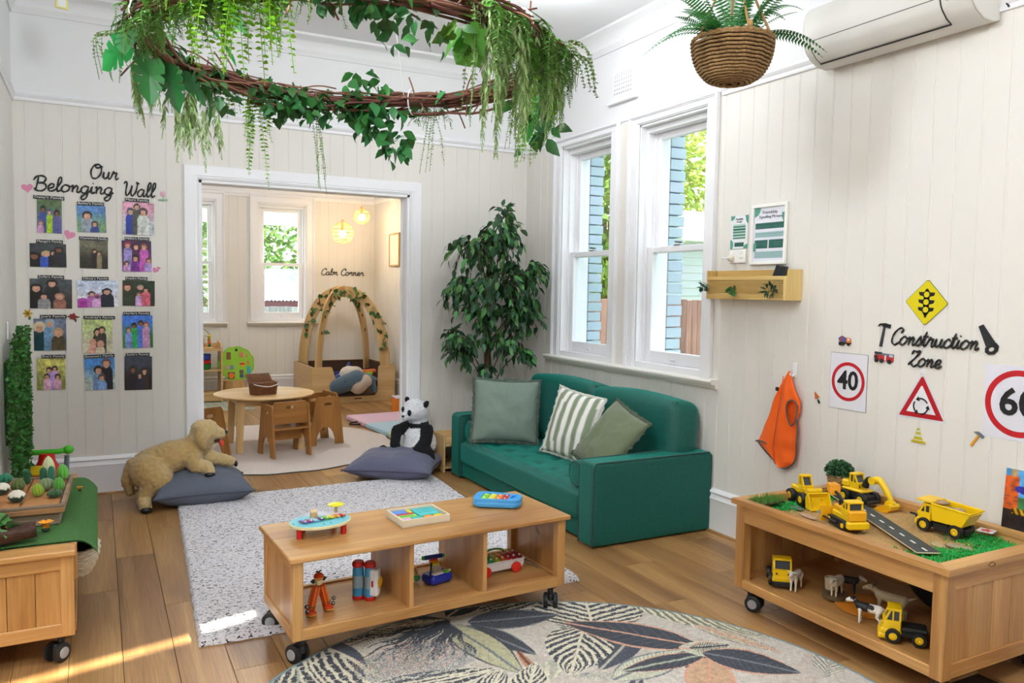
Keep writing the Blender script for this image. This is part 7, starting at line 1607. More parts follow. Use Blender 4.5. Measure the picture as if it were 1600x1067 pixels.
# farm animals
def animal(name, label, loc, rot, s, kind, group='toy farm animals under the sand tray'):
    t = thing(name, label, 'toy animal', loc, rot, group, s); B, D, P, H = {'cow': ('E9E4DA', '1C1C1E', 'D8A898', 'C9B48A'), 'goat': ('A89878', '9A8A6C', '8A7A60', '4A4238'), 'sheep': ('CFC6B0', 'CFC6B0', 'D9BFA8', 'D9BFA8'), 'calf': ('E6DFD2', 'E6DFD2', 'D8B8A0', 'B8A890'), 'dark': ('2A2A2C', 'E4DFD4', '2A2A2C', '2A2A2C')}[kind]
    fat = {'cow': 1, 'goat': .95, 'sheep': 1.25, 'calf': .85, 'dark': 1}[kind]; c = []
    c += [((-.045, 0, .082), (.0, 0, .080), .021*fat, .023*fat, B), ((0, 0, .080), (.045, 0, .084), .023*fat, .020*fat, B if kind != 'cow' else D)]
    c += [((.045, 0, .088), (.072, 0, .105), .014*fat, .011, D if kind == 'cow' else B), ((.074, 0, .108), (.092, 0, .102), .0125, .010, B if kind != 'dark' else D), ((.092, 0, .102), (.103, 0, .096), .009, .008, P if kind != 'dark' else D)]
    for sy in (-1, 1):
        c += [((.040, sy*.011, .07), (.041, sy*.012, .042), .011, .0062, B), ((.041, sy*.012, .042), (.041, sy*.012, .006), .0058, .0052, B)]
        c += [((-.045, sy*.011, .075), (-.036, sy*.013, .048), .014, .0075, B), ((-.036, sy*.013, .048), (-.050, sy*.013, .034), .0066, .0056, B), ((-.050, sy*.013, .034), (-.047, sy*.013, .005), .0054, .0052, B)]
        c += [((.073, sy*.010, .114), (.068, sy*.024, .114), .0045, .0035, D if kind != 'calf' else B)]
        if kind in ('goat',): c += [((.070, sy*.006, .118), (.058, sy*.009, .136), .0035, .002, H)]
    if kind == 'goat': c += [((-.066, 0, .092), (-.09, 0, .104), .006, .003, B)]
    else: c += [((-.066, 0, .092), (-.072, 0, .045), .0032, .004, B)]
    if kind == 'cow': c += [((-.02, -.012, .092), (-.005, -.012, .09), .0125, .012, D), ((-.045, -.012, .084), (-.046, -.012, .086), .0095, .009, D), ((-.015, .012, .088), (.0, .012, .09), .0125, .012, D), ((.074, 0, .113), (.082, 0, .110), .0112, .010, D), ((.085, 0, .108), (.1, 0, .1), .0098, .009, B)]
    o = blob('body', c, .0028, t, vmat(.55, 'toy_paint', 0, .2, 300), iters=2)
    obj('eye', G().sph((.082, -.0115, .110), .0022, 8, 6).sph((.082, .0115, .110), .0022, 8, 6), BK, t, True)
    return t
animal('toy_cow', 'black and white toy cow standing at the front of the shelf under the sand tray', (2.62, 1.985, SHZ), R_(116), .80, 'cow')
animal('toy_goat', 'grey brown toy goat with horns, the largest animal on the shelf under the sand tray', (2.735, 1.975, SHZ+.008), R_(112), 1.0, 'goat')
animal('toy_sheep', 'cream toy sheep standing on the round log slice', (2.70, 2.205, SHZ+.026), R_(200), .72, 'sheep')
animal('toy_calf', 'small white toy calf beside the far yellow truck', (2.645, 2.37, SHZ), R_(205), .8, 'calf')
animal('toy_cow', 'dark toy cow with a white back behind the log slice', (2.80, 2.235, SHZ+.008), R_(-60), .7, 'dark')
def slab(name, label, loc, r, h, c1, c2, n=40, cat='tray'):
    t = thing(name, label, cat, loc); obj('disc', G().lathe([(.0001, 0), (r*.98, 0), (r, h*.3), (r, h*.8), (r*.97, h), (.0001, h)], n=n), c1, t, 40); return t
slab('orange_board', 'round orange board under the toy animals', (2.775, 2.10, SHZ), .135, .007, mat('C87A1E', .5, var=.1, bs=30, name='orange_board'), None)
slab('navy_board', 'round dark navy board leaning behind the toy goat', (2.95, 1.96, SHZ+.062), .11, .008, mat('1C222E', .5, name='navy_board'), None).rotation_euler = (R_(10), R_(52), 0)
t = slab('log_slice', 'dark barked log slice holding the toy sheep', (2.715, 2.225, SHZ+.0075), .052, .018, mat('6A5238', .9, bump=1, bs=90, var=.2, name='bark_brown'), None)
t = thing('wooden_cup', 'pale wooden cup beside the toy sheep', 'cup', (2.735, 2.265, SHZ+.026)); obj('cup_wall', G().lathe([(.0001, 0), (.022, 0), (.025, .05), (.022, .05), (.019, .008), (.0001, .008)], n=24), wood('BCA888', 'D8C8AC', 'z', .6, 10, .05, 'cup_wood'), t, 40)
# ---- toys on the bench
BZT, BZS = .4205, .1375
def music_table():
    t = thing('music_table', 'wooden music table with a rainbow xylophone on the left of the toy bench', 'toy', (.775, 3.095, BZT), R_(8))
    pl = []
    for a in np.linspace(0, 2*PI, 48, False):
        x = .125*math.cos(a); y = .094*math.sin(a)+(.045*max(0, math.sin(a))*math.exp(-((x-.03)/.05)**2)); pl.append((x, y))
    obj('board', G().prism(pl, .040, .052, 'xy', bev=.002), mat('E6DDB0', .5, name='pale_board'), t, 40); obj('board_top', G().prism([(a*.96, b*.95) for a, b in pl], .052, .0535), mat('6FC7D6', .45, name='aqua_board'), t)
    obj('white_panel', G().prism([(a*.93, max(.012+.02*(a < -.03), b*.93)) for a, b in pl if b > -.001 and a > -.06], .0535, .0545), mat('D8D8E8', .45, name='lilac_panel'), t)
    for (x, y) in ((-.095, -.025), (.075, -.055), (-.05, .06), (.08, .06)): obj('leg', G().cyl((x, y, 0), (x, y, .041), .0115, n=16), mat('C8201E', .4, name='red_leg'), t, 40)
    for i, c_ in enumerate(('7A5AA8', '8E3A8E', '8CC8E8', '3A2A7A', '5CB82E', 'E8D81C', 'EE8A1C', 'D8262A')):
        x = -.075+i*.0235; o = obj('xylophone_bar', G().box((-.0085, -.022+.0006*i, 0), (.0085, .020-.0004*i, .005), T((x, -.012+i*.0015, .058), (0, 0, R_(18))), bev=.0015), mat(c_, .3, name='bar_'+c_), t, 30)
        obj('pin', G().sph((x+.004, -.024+i*.0015, .0645), .0042, 10, 6), mat('E8DCC0', .5, name='peg_cream'), o, True)
    obj('cymbal_post', G().cyl((.092, .062, .053), (.092, .062, .09), .0065, n=12), mat('B8A27A', .5, name='post_wood'), t, 40); obj('cymbal', G().lathe([(.0001, .098), (.012, .096), (.034, .089), (.033, .086), (.0001, .093)], (.092, .062, 0), 32), mat('EDE31C', .3, name='yellow_cymbal'), t, 40)
    obj('wood_clapper', G().prism([(-.016, 0), (.016, 0), (.012, .024), (-.012, .022)], -.026, .026, 'xz', T((-.005, .055, .0545), (0, 0, R_(-20))), bev=.001), wood('C49A68', 'DDBB8E', 'y', .5, 9, .04, 'clapper'), t, 30)
    for (x, y) in ((-.11, .0), (.11, .02), (.02, -.058), (-.01, -.062)): obj('sound_hole', G().lathe([(.0001, .0538), (.004, .0538), (.004, .0534)], (x, y, 0), 12), BK, t)
music_table()
def puzzle_box():
    t = thing('puzzle_box', 'pale wooden tray of coloured puzzle blocks in the middle of the toy bench', 'toy', (1.195, 3.11, BZT), R_(3)); w_, d_, h = .215, .185, .032; m = wood('E0D3B8', 'EFE6D2', 'x', .6, 8, .03, 'pale_ply', fine=.1)
    obj('tray_base', G().box((-w_/2, -d_/2, 0), (w_/2, d_/2, .006)), m, t)
    for lo, hi in (((-w_/2, -d_/2, .0), (w_/2, -d_/2+.007, h)), ((-w_/2, d_/2-.007, 0), (w_/2, d_/2, h)), ((-w_/2, -d_/2+.007, 0), (-w_/2+.007, d_/2-.007, h)), ((w_/2-.007, -d_/2+.007, 0), (w_/2, d_/2-.007, h))): obj('tray_wall', G().box(lo, hi, bev=.001), m, t)
    for (x0, y0, x1, y1, c_) in ((-.098, .035, -.028, .082, '4A86D8'), (-.024, .038, -.008, .082, 'E8D02A'), (-.098, .012, -.01, .030, 'C8283C'), (-.098, -.025, -.01, .008, '8ED85A'), (-.098, -.082, -.05, -.030, 'D8A8C8'), (-.045, -.082, -.0, -.030, '3AB8A8'), (.0, -.02, .095, .078, '4CC8CC')): obj('block', G().box((x0, y0, .006), (x1, y1, .024), bev=.002), mat(c_, .45, name='block_'+c_), t, 30)
    obj('groove', G().box((-.085, -.014, .024), (-.025, -.004, .0246)), mat('4A9A2A', .5, name='groove_green'), t)
    for (x, c_) in ((.026, 'EE9A2A'), (.072, 'E8C81C')): obj('round_block', G().lathe([(.0001, .006), (.022, .006), (.022, .022), (.02, .024), (.0001, .024)], (x, -.052, 0), 24), mat(c_, .45, name='round_'+c_), t, 40)
    for k in range(3): obj('groove', G().tube(crom([(.01, .012+k*.022, .0243), (.035, .018+k*.022, .0243), (.06, .010+k*.022, .0243), (.086, .016+k*.022, .0243)], 4), .001, 4), mat('2E9AA0', .5, name='groove_teal'), t)
puzzle_box()
def blue_xylo():
    t = thing('blue_piano_toy', 'sky blue toy keyboard case with rainbow keys on the right of the toy bench', 'toy', (1.605, 3.165, BZT), R_(-38)); BL = mat('4AA6E8', .35, name='sky_blue_plastic')
    def rr_(w0, w1, L, r, n=7):
        P = []
        for (cx, cy, a0) in ((L/2-r, w1/2-r, 0), (-L/2+r, w0/2-r, PI/2), (-L/2+r, -w0/2+r, PI), (L/2-r, -w1/2+r, 3*PI/2)):
            P += [(cx+r*math.cos(a), cy+r*math.sin(a)) for a in np.linspace(a0, a0+PI/2, n)]
        return P
    out = rr_(.15, .12, .215, .035)
    obj('case_base', G().prism(out, .006, .032, 'xy', bev=.006), BL, t, 50); obj('seam', G().prism([(a*1.003, b*1.004) for a, b in out], .019, .0205), mat('3A8ACC', .4, name='seam_blue'), t)
    inner = [(a*.76-.012, b*.68) for a, b in rr_(.15, .13, .17, .02)]
    g = holed(G(), out, [[(p[0]-.012, p[1]) for p in rr_(.108, .092, .125, .012)][::-1], [(.072+.013*math.cos(a), .034*math.sin(a)) for a in np.linspace(0, 2*PI, 20, False)]], .032, .042, 'xy'); obj('case_rim', g, BL, t, 40)
    for i, c_ in enumerate(('8CD82E', 'E8E01C', 'F08A1C', 'D8262A')):
        x = -.060+i*.032; o = obj('key', G().box((x-.014, -.046, .030), (x+.014, .046, .040), bev=.003), mat(c_, .35, name='key_'+c_), t, 30)
        for y in (-.028, .028): obj('key_pin', G().sph((x, y, .0405), .0042, 10, 6), WHITE, o, True)
    obj('foot', G().cyl((-.07, .05, 0), (-.07, .05, .008), .007, n=12).cyl((-.07, -.05, 0), (-.07, -.05, .008), .007, n=12).cyl((.07, .04, 0), (.07, .04, .008), .007, n=12).cyl((.07, -.04, 0), (.07, -.04, .008), .007, n=12), mat('2E7ABE', .5, name='foot_blue'), t)
blue_xylo()
def clown():
    t = thing('striped_bead_doll', 'orange striped wooden doll with bells in the left bay of the toy bench', 'toy', (.745, 3.00, BZS), R_(20)); OR_ = mat('D8481A', .45, name='doll_orange'); YS = mat('F0A83A', .45, name='doll_stripe')
    for s in (-1, 1):
        a = Vector((s*.012, 0, .105)); b = Vector((s*.038, 0, .012)); P = [a.lerp(b, k/6) for k in range(7)]
        o = obj('leg', G().tube(P, [.014, .016, .017, .017, .016, .016, .015], 14), OR_, t, True)
        for k in range(6): an = 2*PI*k/6; u = Vector((math.cos(an), math.sin(an), 0)); obj('stripe', G().tube([p+u*.0162 for p in P[:-1]], .0022, 5), YS, o, True)
        obj('shoe', G().sph((s*.040, -.006, .011), (.020, .024, .011), 14, 8), OR_, t, True); obj('shoe_band', G().sph((s*.040, -.008, .006), (.021, .025, .005), 14, 6), YS, t, True)
        P = [(s*.034+.017*math.cos(x), .017*math.sin(x), .034) for x in np.linspace(0, 2*PI, 15)]; obj('cord', G().tube(P, .0022, 5, False), mat('6A6230', .7, name='olive_cord'), t)
        for j in range(2): obj('bell', G().sph((s*(.058+.004*j), -.012, .022+.020*j), .0085, 12, 8), mat('8A8E90', .25, .9, name='steel_bell'), t, True)
        obj('hair', G().sph((s*.024, 0, .128), (.006, .005, .010), 8, 6).tube([(s*.018, 0, .125), (s*.034, 0, .13)], .0045, 6), BK, t, True)
    obj('head', G().sph((0, 0, .122), .0155, 18, 12), mat('E6DDB0', .5, name='doll_face'), t, True); obj('hat', G().sph((0, 0, .142), (.0195, .0195, .016), 18, 10), OR_, t, True); obj('hat_band', G().lathe([(.0185, .134), (.0198, .138), (.0188, .142)], n=20), YS, t)
    obj('hat_tuft', G().tube(crom([(0, 0, .155), (-.005, 0, .163), (-.012, 0, .163)], 4), .003, 6).tube(crom([(0, 0, .155), (.005, 0, .163), (.012, 0, .162)], 4), .003, 6), BK, t, True)
clown()
def twin_tubes():
    t = thing('twin_tube_toy', 'blue double tube toy with red caps in the left bench bay', 'toy', (.945, 3.05, BZS), R_(-36)); RD = mat('C8241E', .4, name='cap_red')
    for x in (-.028, .022):
        dz = 0; o = obj('tube', G().lathe([(.021, .012), (.023, .03), (.023, .12), (.021, .138)], (x, 0, 0), 22), mat('3FA0D8', .35, name='tube_blue'), t, 40)
        obj('tube_cap', G().lathe([(.0001, 0), (.022, 0), (.0245, .006), (.022, .016)], (x, 0, 0), 22), RD, o, 40); obj('tube_cap', G().lathe([(.021, .134), (.0245, .138), (.0245, .150), (.019, .157), (.0001, .157)], (x, 0, 0), 22), RD, o, 40)
        obj('tube_window', G().lathe([(.0236, .05), (.0236, .10)], (x, 0, 0), 22), mat('9AB8C8', .15, name='clear_blue'), o)
    sobj('side_body', rbox(G(), (.018, -.022, .018), (.062, .022, .132), .012), mat('E8ECF2', .35, name='white_plastic'), t); obj('label_mark', G().box((.035, -.0235, .06), (.043, -.0215, .085)), RD, t); obj('side_wheel', G().lathe([(.0001, .062), (.02, .062), (.022, .067), (.0001, .069)], (0, 0, .075), 18, None, 'x'), mat('E8B81C', .4, name='wheel_yellow'), t, 40)
twin_tubes()
t = thing('wooden_bird_toy', 'pale wooden toy with a green leaf shape in the middle bench bay', 'toy', (1.165, 3.13, BZS), R_(10))
obj('body', G().sph((0, 0, .022), (.055, .03, .022), 20, 12), mat('D9C7A2', .55, name='pale_wood_paint'), t, True); obj('leaf_mark', G().sph((.02, -.02, .026), (.022, .014, .012), 12, 8), mat('2E9A5A', .5, name='leaf_mark'), t, True)
obj('handle', G().tube(crom([(-.03, 0, .035), (-.02, 0, .07), (.02, 0, .075), (.04, 0, .04)], 5), .007, 8), wood('B88A54', 'D0A870', 'x', .5, 9, .04, 'handle_wood'), t, True)
t = thing('blue_guitar_toy', 'royal blue toy guitar with tilted neck in the middle bench bay', 'toy', (1.285, 3.10, BZS), R_(15))
sobj('body', rbox(G(), (-.062, -.04, .0), (.058, .045, .045), .020), mat('2238B8', .35, name='royal_blue'), t); obj('white_keys', G().box((-.045, -.035, .044), (.008, -.012, .050), bev=.002), WHITE, t); obj('green_pad', G().sph((.032, -.018, .044), (.02, .016, .008), 14, 8), mat('6AC83A', .4, name='pad_green'), t, True)
obj('dial', G().sph((.044, -.026, .050), (.006, .006, .004), 10, 6), WHITE, t, True)
M = T((0, .01, .048), (R_(40), 0, R_(-14))); obj('fret_board', G().box((-.022, -.02, 0), (.022, .055, .008), M, bev=.002), mat('B8B8A8', .4, name='grey_board'), t)
for k, c_ in enumerate(('D8262A', 'EE8A1C', 'E8D81C')): obj('fret_key', G().box((-.018, .045-k*.012, .008), (.018, .054-k*.012, .012), M), mat(c_, .4, name='fret_'+c_), t)
obj('head_bar', G().tube([tuple(M @ Vector((-.042, .06, .012))), tuple(M @ Vector((.042, .06, .012)))], .010, 10), mat('1E2E8A', .35, name='navy_bar'), t, 40)
for s in (-1, 1): obj('bar_end', G().sph(tuple(M @ Vector((s*.046, .06, .012))), .009, 12, 8), mat('4AC83A', .4, name='end_green'), t, True)
obj('bristle_row', G().tube([(-.058, -.02, .035), (-.03, .01, .06), (-.012, .03, .075)], .004, 6).add(*_beam((-.06, -.01, .035), (-.066, -.01, .05), .004)), BK, t)
def pull_xylo():
    t = thing('pull_along_xylophone', 'white pull along xylophone with red wheels in the right bay of the toy bench', 'toy', (1.575, 3.10, BZS), R_(4)); Wm = mat('EDEDF0', .35, name='white_plastic')
    obj('body', G().prism([(-.125, .018), (.108, .018), (.118, .03), (.118, .052), (-.125, .052)], -.036, .036, 'xz', bev=.003), Wm, t, 30); obj('deck', G().box((-.128, -.042, .052), (.120, .042, .059), bev=.003), Wm, t, 30)
    for i, c_ in enumerate(('2A2A9A', '2E8EA8', '2E9A4A', 'A8B82A', 'D86A1E', 'C8281E', 'B01E2A', '9A1E2A')):
        x = -.112+i*.0295; g = G(); n = 8; hw = .011
        vs = []
        for k in range(n+1): y = -.040+.08*k/n; z = .060+.012*math.sin(PI*k/n); vs += [(x-hw, y, z), (x+hw, y, z), (x+hw, y, z+.003), (x-hw, y, z+.003)]
        g.add(vs, [(k*4+a, k*4+(a+1) % 4, k*4+4+(a+1) % 4, k*4+4+a) for k in range(n) for a in range(4)]+[(0, 3, 2, 1), (n*4, n*4+1, n*4+2, n*4+3)])
        o = obj('xylophone_bar', g, mat(c_, .3, .2, name='metal_'+c_), t, 40)
        for y in (-.028, .028): obj('bar_pin', G().sph((x, y, .073), .0045, 10, 6), Wm, o, True)
    obj('rainbow_arch', G().tube([(.0+.05*math.cos(a), .036, .075+.018*math.sin(a)) for a in np.linspace(0, PI, 10)], .005, 6), mat('5A9A3A', .4, name='arch_green'), t, True)
    for x in (-.085, .07):
        for s in (-1, 1): obj('wheel', G().lathe([(.0001, -.006), (.018, -.007), (.024, -.004), (.024, .004), (.018, .007), (.0001, .006)], (x, s*.046, .024), 24, None, 'y'), mat('E22A1E', .35, name='red_wheel'), t, 40)
    obj('pull_cord', G().tube(crom([(.118, -.01, .03), (.14, -.02, .026), (.17, -.03, .018), (.178, -.055, .004)], 6), .0025, 6), mat('6A7078', .6, name='grey_cord'), t, True)
pull_xylo()
# ---- cactus garden
TZ = .4265
t = thing('grass_mat', 'green artificial turf mat draped over the garden play table', 'mat', (0, 0, 0)); g = G()
def matf(u, v):
    x = -.425+.435*u; y = 3.335+1.10*v+.02*math.sin(u*3); over = max(0, x+.082); z = TZ+.006-over*over*6.0-.012*(over > .001)*math.sin(v*7)**2*over*10; return (x-(over*.25), y, z+.0022*noise.noise(Vector((x*90, y*90, 0))))
g.grid(60, 110, matf); g.grid(60, 110, lambda u, v: (lambda p: (p[0], p[1], p[2]-.005))(matf(u, v))); obj('turf', g, mat('5A964C', .95, bump=2.5, bs=700, var=.3, name='turf_green'), t, True, fix=False)
def garden_tray():
    t = thing('cactus_tray', 'weathered wooden two tier tray holding the felt cacti', 'tray', (-.272, 3.86, TZ+.008), R_(-2)); w1 = wood('8A5E3C', 'B88A5A', 'x', .8, 10, .1, 'worn_wood', bump=.6); w2 = wood('7E6A58', 'A8927A', 'x', .85, 12, .1, 'grey_worn_wood', bump=.7)
    obj('lower_box', G().box((-.14, -.26, 0), (.135, .26, .05), bev=.004), w2, t, 30); obj('upper_tray', G().box((-.15, -.275, .05), (.152, .275, .072), bev=.003), w1, t, 30)
    for lo, hi in (((-.15, -.275, .072), (.152, -.260, .086)), ((-.15, .26, .072), (.152, .275, .086)), ((.137, -.26, .072), (.152, .26, .086))): obj('tray_lip', G().box(lo, hi, bev=.003), w2, t, 30)
    for i in range(2):
        for j in range(4): obj('compartment', G().box((-.145+i*.142, -.255+j*.129, .072), (-.145+i*.142+.136, -.255+j*.129+.122, .080), bev=.006), wood('A0673A', 'BE8650', 'y', .8, 9, .1, 'square_wood'), t, 40)
garden_tray()
CZ = TZ+.008+.080
def cactus(label, x, y, kind, h, r, c_, c2=None, lean=0, petals_=0):
    t = thing('felt_cactus', label, 'felt cactus', (x, y, CZ), (R_(lean), R_(lean*.5), rr.uniform(0, 1)), 'felt cacti on the wooden tray'); g = G(); nr = 10; n = 40; prof = []
    for i in range(15):
        u = i/14
        k = {'ball': math.sin(PI*min(1, u*.97+.015))**.6, 'egg': math.sin(PI*u**.8)**.6 if 0 < u < 1 else 0, 'column': (min(1, u*8)**.5)*(min(1, (1-u)*5)**.5)}[kind]
        prof.append((max(.0003, r*k), h*u))
    vs = [((p*(1+.07*math.cos(nr*2*PI*k/n)))*math.cos(2*PI*k/n), (p*(1+.07*math.cos(nr*2*PI*k/n)))*math.sin(2*PI*k/n), z) for p, z in prof for k in range(n)]
    g.add(vs, [(i*n+k, i*n+(k+1) % n, (i+1)*n+(k+1) % n, (i+1)*n+k) for i in range(14) for k in range(n)]); me = g.mesh('felt_body')
    C = []
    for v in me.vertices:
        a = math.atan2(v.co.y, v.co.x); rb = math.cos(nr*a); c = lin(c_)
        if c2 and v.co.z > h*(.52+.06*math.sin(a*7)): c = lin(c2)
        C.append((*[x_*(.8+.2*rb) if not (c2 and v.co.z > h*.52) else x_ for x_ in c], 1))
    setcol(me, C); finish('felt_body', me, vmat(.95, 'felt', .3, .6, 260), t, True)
    if petals_: obj('felt_top', G().sph((0, 0, h*1.0), (r*.4, r*.4, r*.22), 12, 8), mat('D8E0C0', .9, name='felt_tip'), t, True)
    return t
cactus('teal green round felt cactus at the far left of the tray', -.372, 4.06, 'ball', .05, .030, '2E8A6A')
cactus('white capped dark green felt cactus behind, cut by the left edge', -.365, 3.86, 'ball', .052, .030, '1E4A34', 'E8E2D2')
cactus('white capped dark green felt cactus at the front of the tray', -.300, 3.70, 'ball', .052, .030, '1E4A34', 'E8E2D2')
cactus('olive green ribbed barrel felt cactus in the left middle of the tray', -.310, 3.90, 'egg', .058, .026, '6A7E42')
cactus('slim dark green upright felt cactus behind the olive one', -.285, 4.02, 'column', .07, .014, '2E6E42')
cactus('yellow green leaning felt cactus at the front of the tray', -.226, 3.76, 'egg', .058, .022, '9AB82E', lean=-12)
cactus('pale sage round felt cactus in the middle of the tray', -.205, 3.86, 'ball', .056, .030, '8CA070')
cactus('tall pale green felt cactus with a cream tip', -.205, 4.05, 'egg', .115, .026, '9ABE7A', 'D8DCA8')
cactus('dark teal upright felt cactus in front of the tall pale one, left', -.222, 3.99, 'column', .078, .013, '2E7A5A')
cactus('dark teal upright felt cactus in front of the tall pale one, right', -.190, 3.97, 'column', .085, .012, '2A8468')
cactus('bright green ribbed felt cactus at the right end of the tray', -.150, 4.04, 'egg', .075, .024, '6AC84A')
cactus('bright green leafy felt succulent near the right front of the tray', -.157, 3.83, 'egg', .062, .022, '5AA83A')
cactus('dark green rosette felt succulent at the right front of the tray', -.168, 3.72, 'ball', .036, .028, '2E5A2E')
def flower(label, loc, s, c_='F0A01C'):
    t = thing('felt_flower', label, 'felt flower', loc, rr.uniform(0, 3), 'yellow felt flowers on the turf')
    for k in range(6):
        a = 2*PI*k/6; obj('petal', G().grid(6, 6, lambda u, v: (s*.6*(v)*math.cos(a)+s*.5*(u-.5)*-math.sin(a)*(1-.3*v), s*.6*v*math.sin(a)+s*.5*(u-.5)*math.cos(a)*(1-.3*v), s*.2+s*.75*math.sin(v*1.9)-s*.25*(u-.5)**2)), mat(c_, .85, sheen=.3, name='felt_'+c_), t, True, fix=False)
    obj('flower_base', G().sph((0, 0, s*.15), (s*.35, s*.35, s*.2), 12, 8), mat('1E3A24', .9, name='felt_dark'), t, True)
flower('large orange yellow felt flower on the turf in front of the tray', (-.190, 3.50, TZ+.012), .044); flower('orange felt flower above the wooden trough at the left edge', (-.305, 3.45, TZ+.03), .036); flower('small orange felt flower on the turf at the right of the tray', (-.085, 4.13, TZ+.012), .022)
t = thing('bark_trough', 'dark hollow log trough with green felt leaves at the left front of the turf', 'planter', (-.365, 3.385, TZ+.012), R_(6)); g = G(); n = 14
vs = []
for i in range(9):
    x = -.13+.28*i/8; e = 1-.25*abs(i-4)/4
    for rr_, in ((.062,), (.052,)):
        for k in range(n): a = PI+PI*k/(n-1); vs.append((x, rr_*e*math.cos(a)*(1+.1*noise.noise(Vector((x*20, k, 0)))), .058+rr_*e*math.sin(a)))
fs = []
for i in range(8):
    for q in range(2):
        for k in range(n-1): a = (i*2+q)*n+k; b = ((i+1)*2+q)*n+k; fs.append((a, a+1, b+1, b))
    for k in (0, n-1): a = i*2*n+k; fs.append((a, a+n, a+3*n, a+2*n))
for i in (0, 8):
    for k in range(n-1): a = i*2*n+k; fs.append((a, a+1, a+n+1, a+n))
g.add(vs, fs); obj('bark_shell', g, mat('4A3428', .85, bump=1, bs=70, var=.3, name='dark_bark'), t, True)
lm = leaf_me('felt_leaf', .085, .05, mat('4E8A42', .9, rnd=.3, sheen=.3, name='felt_leaf'), .15, .5)
for i in range(26): inst('felt_leaf', lm, t, Matrix.Translation((-.13+.19*rr.random(), rr.uniform(-.03, .03), .05+.015*rr.random())) @ rot_to((rr.gauss(-.2, 1), rr.gauss(-.3, .8), .6), rr.uniform(-1, 1)))
t = thing('woven_basket', 'cream woven basket hanging below the turf on the side of the garden table', 'basket', (-.085, 3.53, .262)); g = G()
for k in range(9): z = k*.0125; r = .050+.032*math.sin(min(1, k/7)*PI/2); g.tube([((r+.003*math.sin(a*14+k*PI))*math.cos(a)*.9, (r+.003*math.sin(a*14+k*PI))*math.sin(a)*1.5, z) for a in np.linspace(0, 2*PI, 61)], .008, 5, False)
obj('woven_wall', g, mat('CFC4AE', .85, bump=.8, bs=200, name='cream_rope'), t, True, fix=False); obj('basket_fill', G().lathe([(.0001, 0), (.05, 0), (.075, .09), (.0001, .094)], n=24, M=T((0, 0, 0), (0, 0, 0), (.88, 1.45, 1))), mat('2E221A', .95, bump=1.5, bs=120, name='dark_mulch'), t, True)
# ride on toy
t = thing('ride_on_toy', 'red ride on toy with a green handlebar behind the cactus tray', 'toy', (-.275, 5.35, 0), R_(-6))
sobj('body', rbox(G(), (-.10, -.16, .06), (.10, .14, .22), .05), mat('D4201E', .35, name='ride_red'), t); obj('front_column', G().lathe([(.11, .18), (.10, .26), (.07, .31), (.045, .36), (.04, .40), (.0001, .405)], (0, -.02, 0), 20), mat('D4201E', .35, name='ride_red'), t, 60)
obj('handlebar', G().tube([(-.11, -.02, .415), (-.06, -.02, .408), (.06, -.02, .408), (.10, -.02, .415)], .016, 12), mat('4CC42A', .35, name='ride_green'), t, True)
for s in (-1, 1): obj('grip', G().sph((s*.112, -.02, .416), (.03, .026, .026), 16, 10), mat('4CC42A', .35, name='ride_green'), t, True)
obj('yellow_panel', G().box((-.075, -.125, .29), (.03, -.085, .345), bev=.01), mat('E8C81C', .4, name='ride_yellow'), t, 40); obj('green_panel', G().box((-.01, -.14, .25), (.045, -.10, .30), bev=.012), mat('2EA83A', .4, name='ride_dark_green'), t, 40)
for (x, y) in ((-.1, -.12), (.1, -.12), (-.1, .11), (.1, .11)): obj('wheel', G().lathe([(.0001, -.015), (.045, -.018), (.05, 0), (.045, .018), (.0001, .015)], (x, y, .05), 20, None, 'x'), mat('2A4A7A', .5, name='ride_wheel'), t, 40)
obj('grey_post', G().cyl((.085, .06, .2), (.095, .05, .37), .014, n=10), mat('6A8A8E', .4, name='grey_blue'), t, 40)
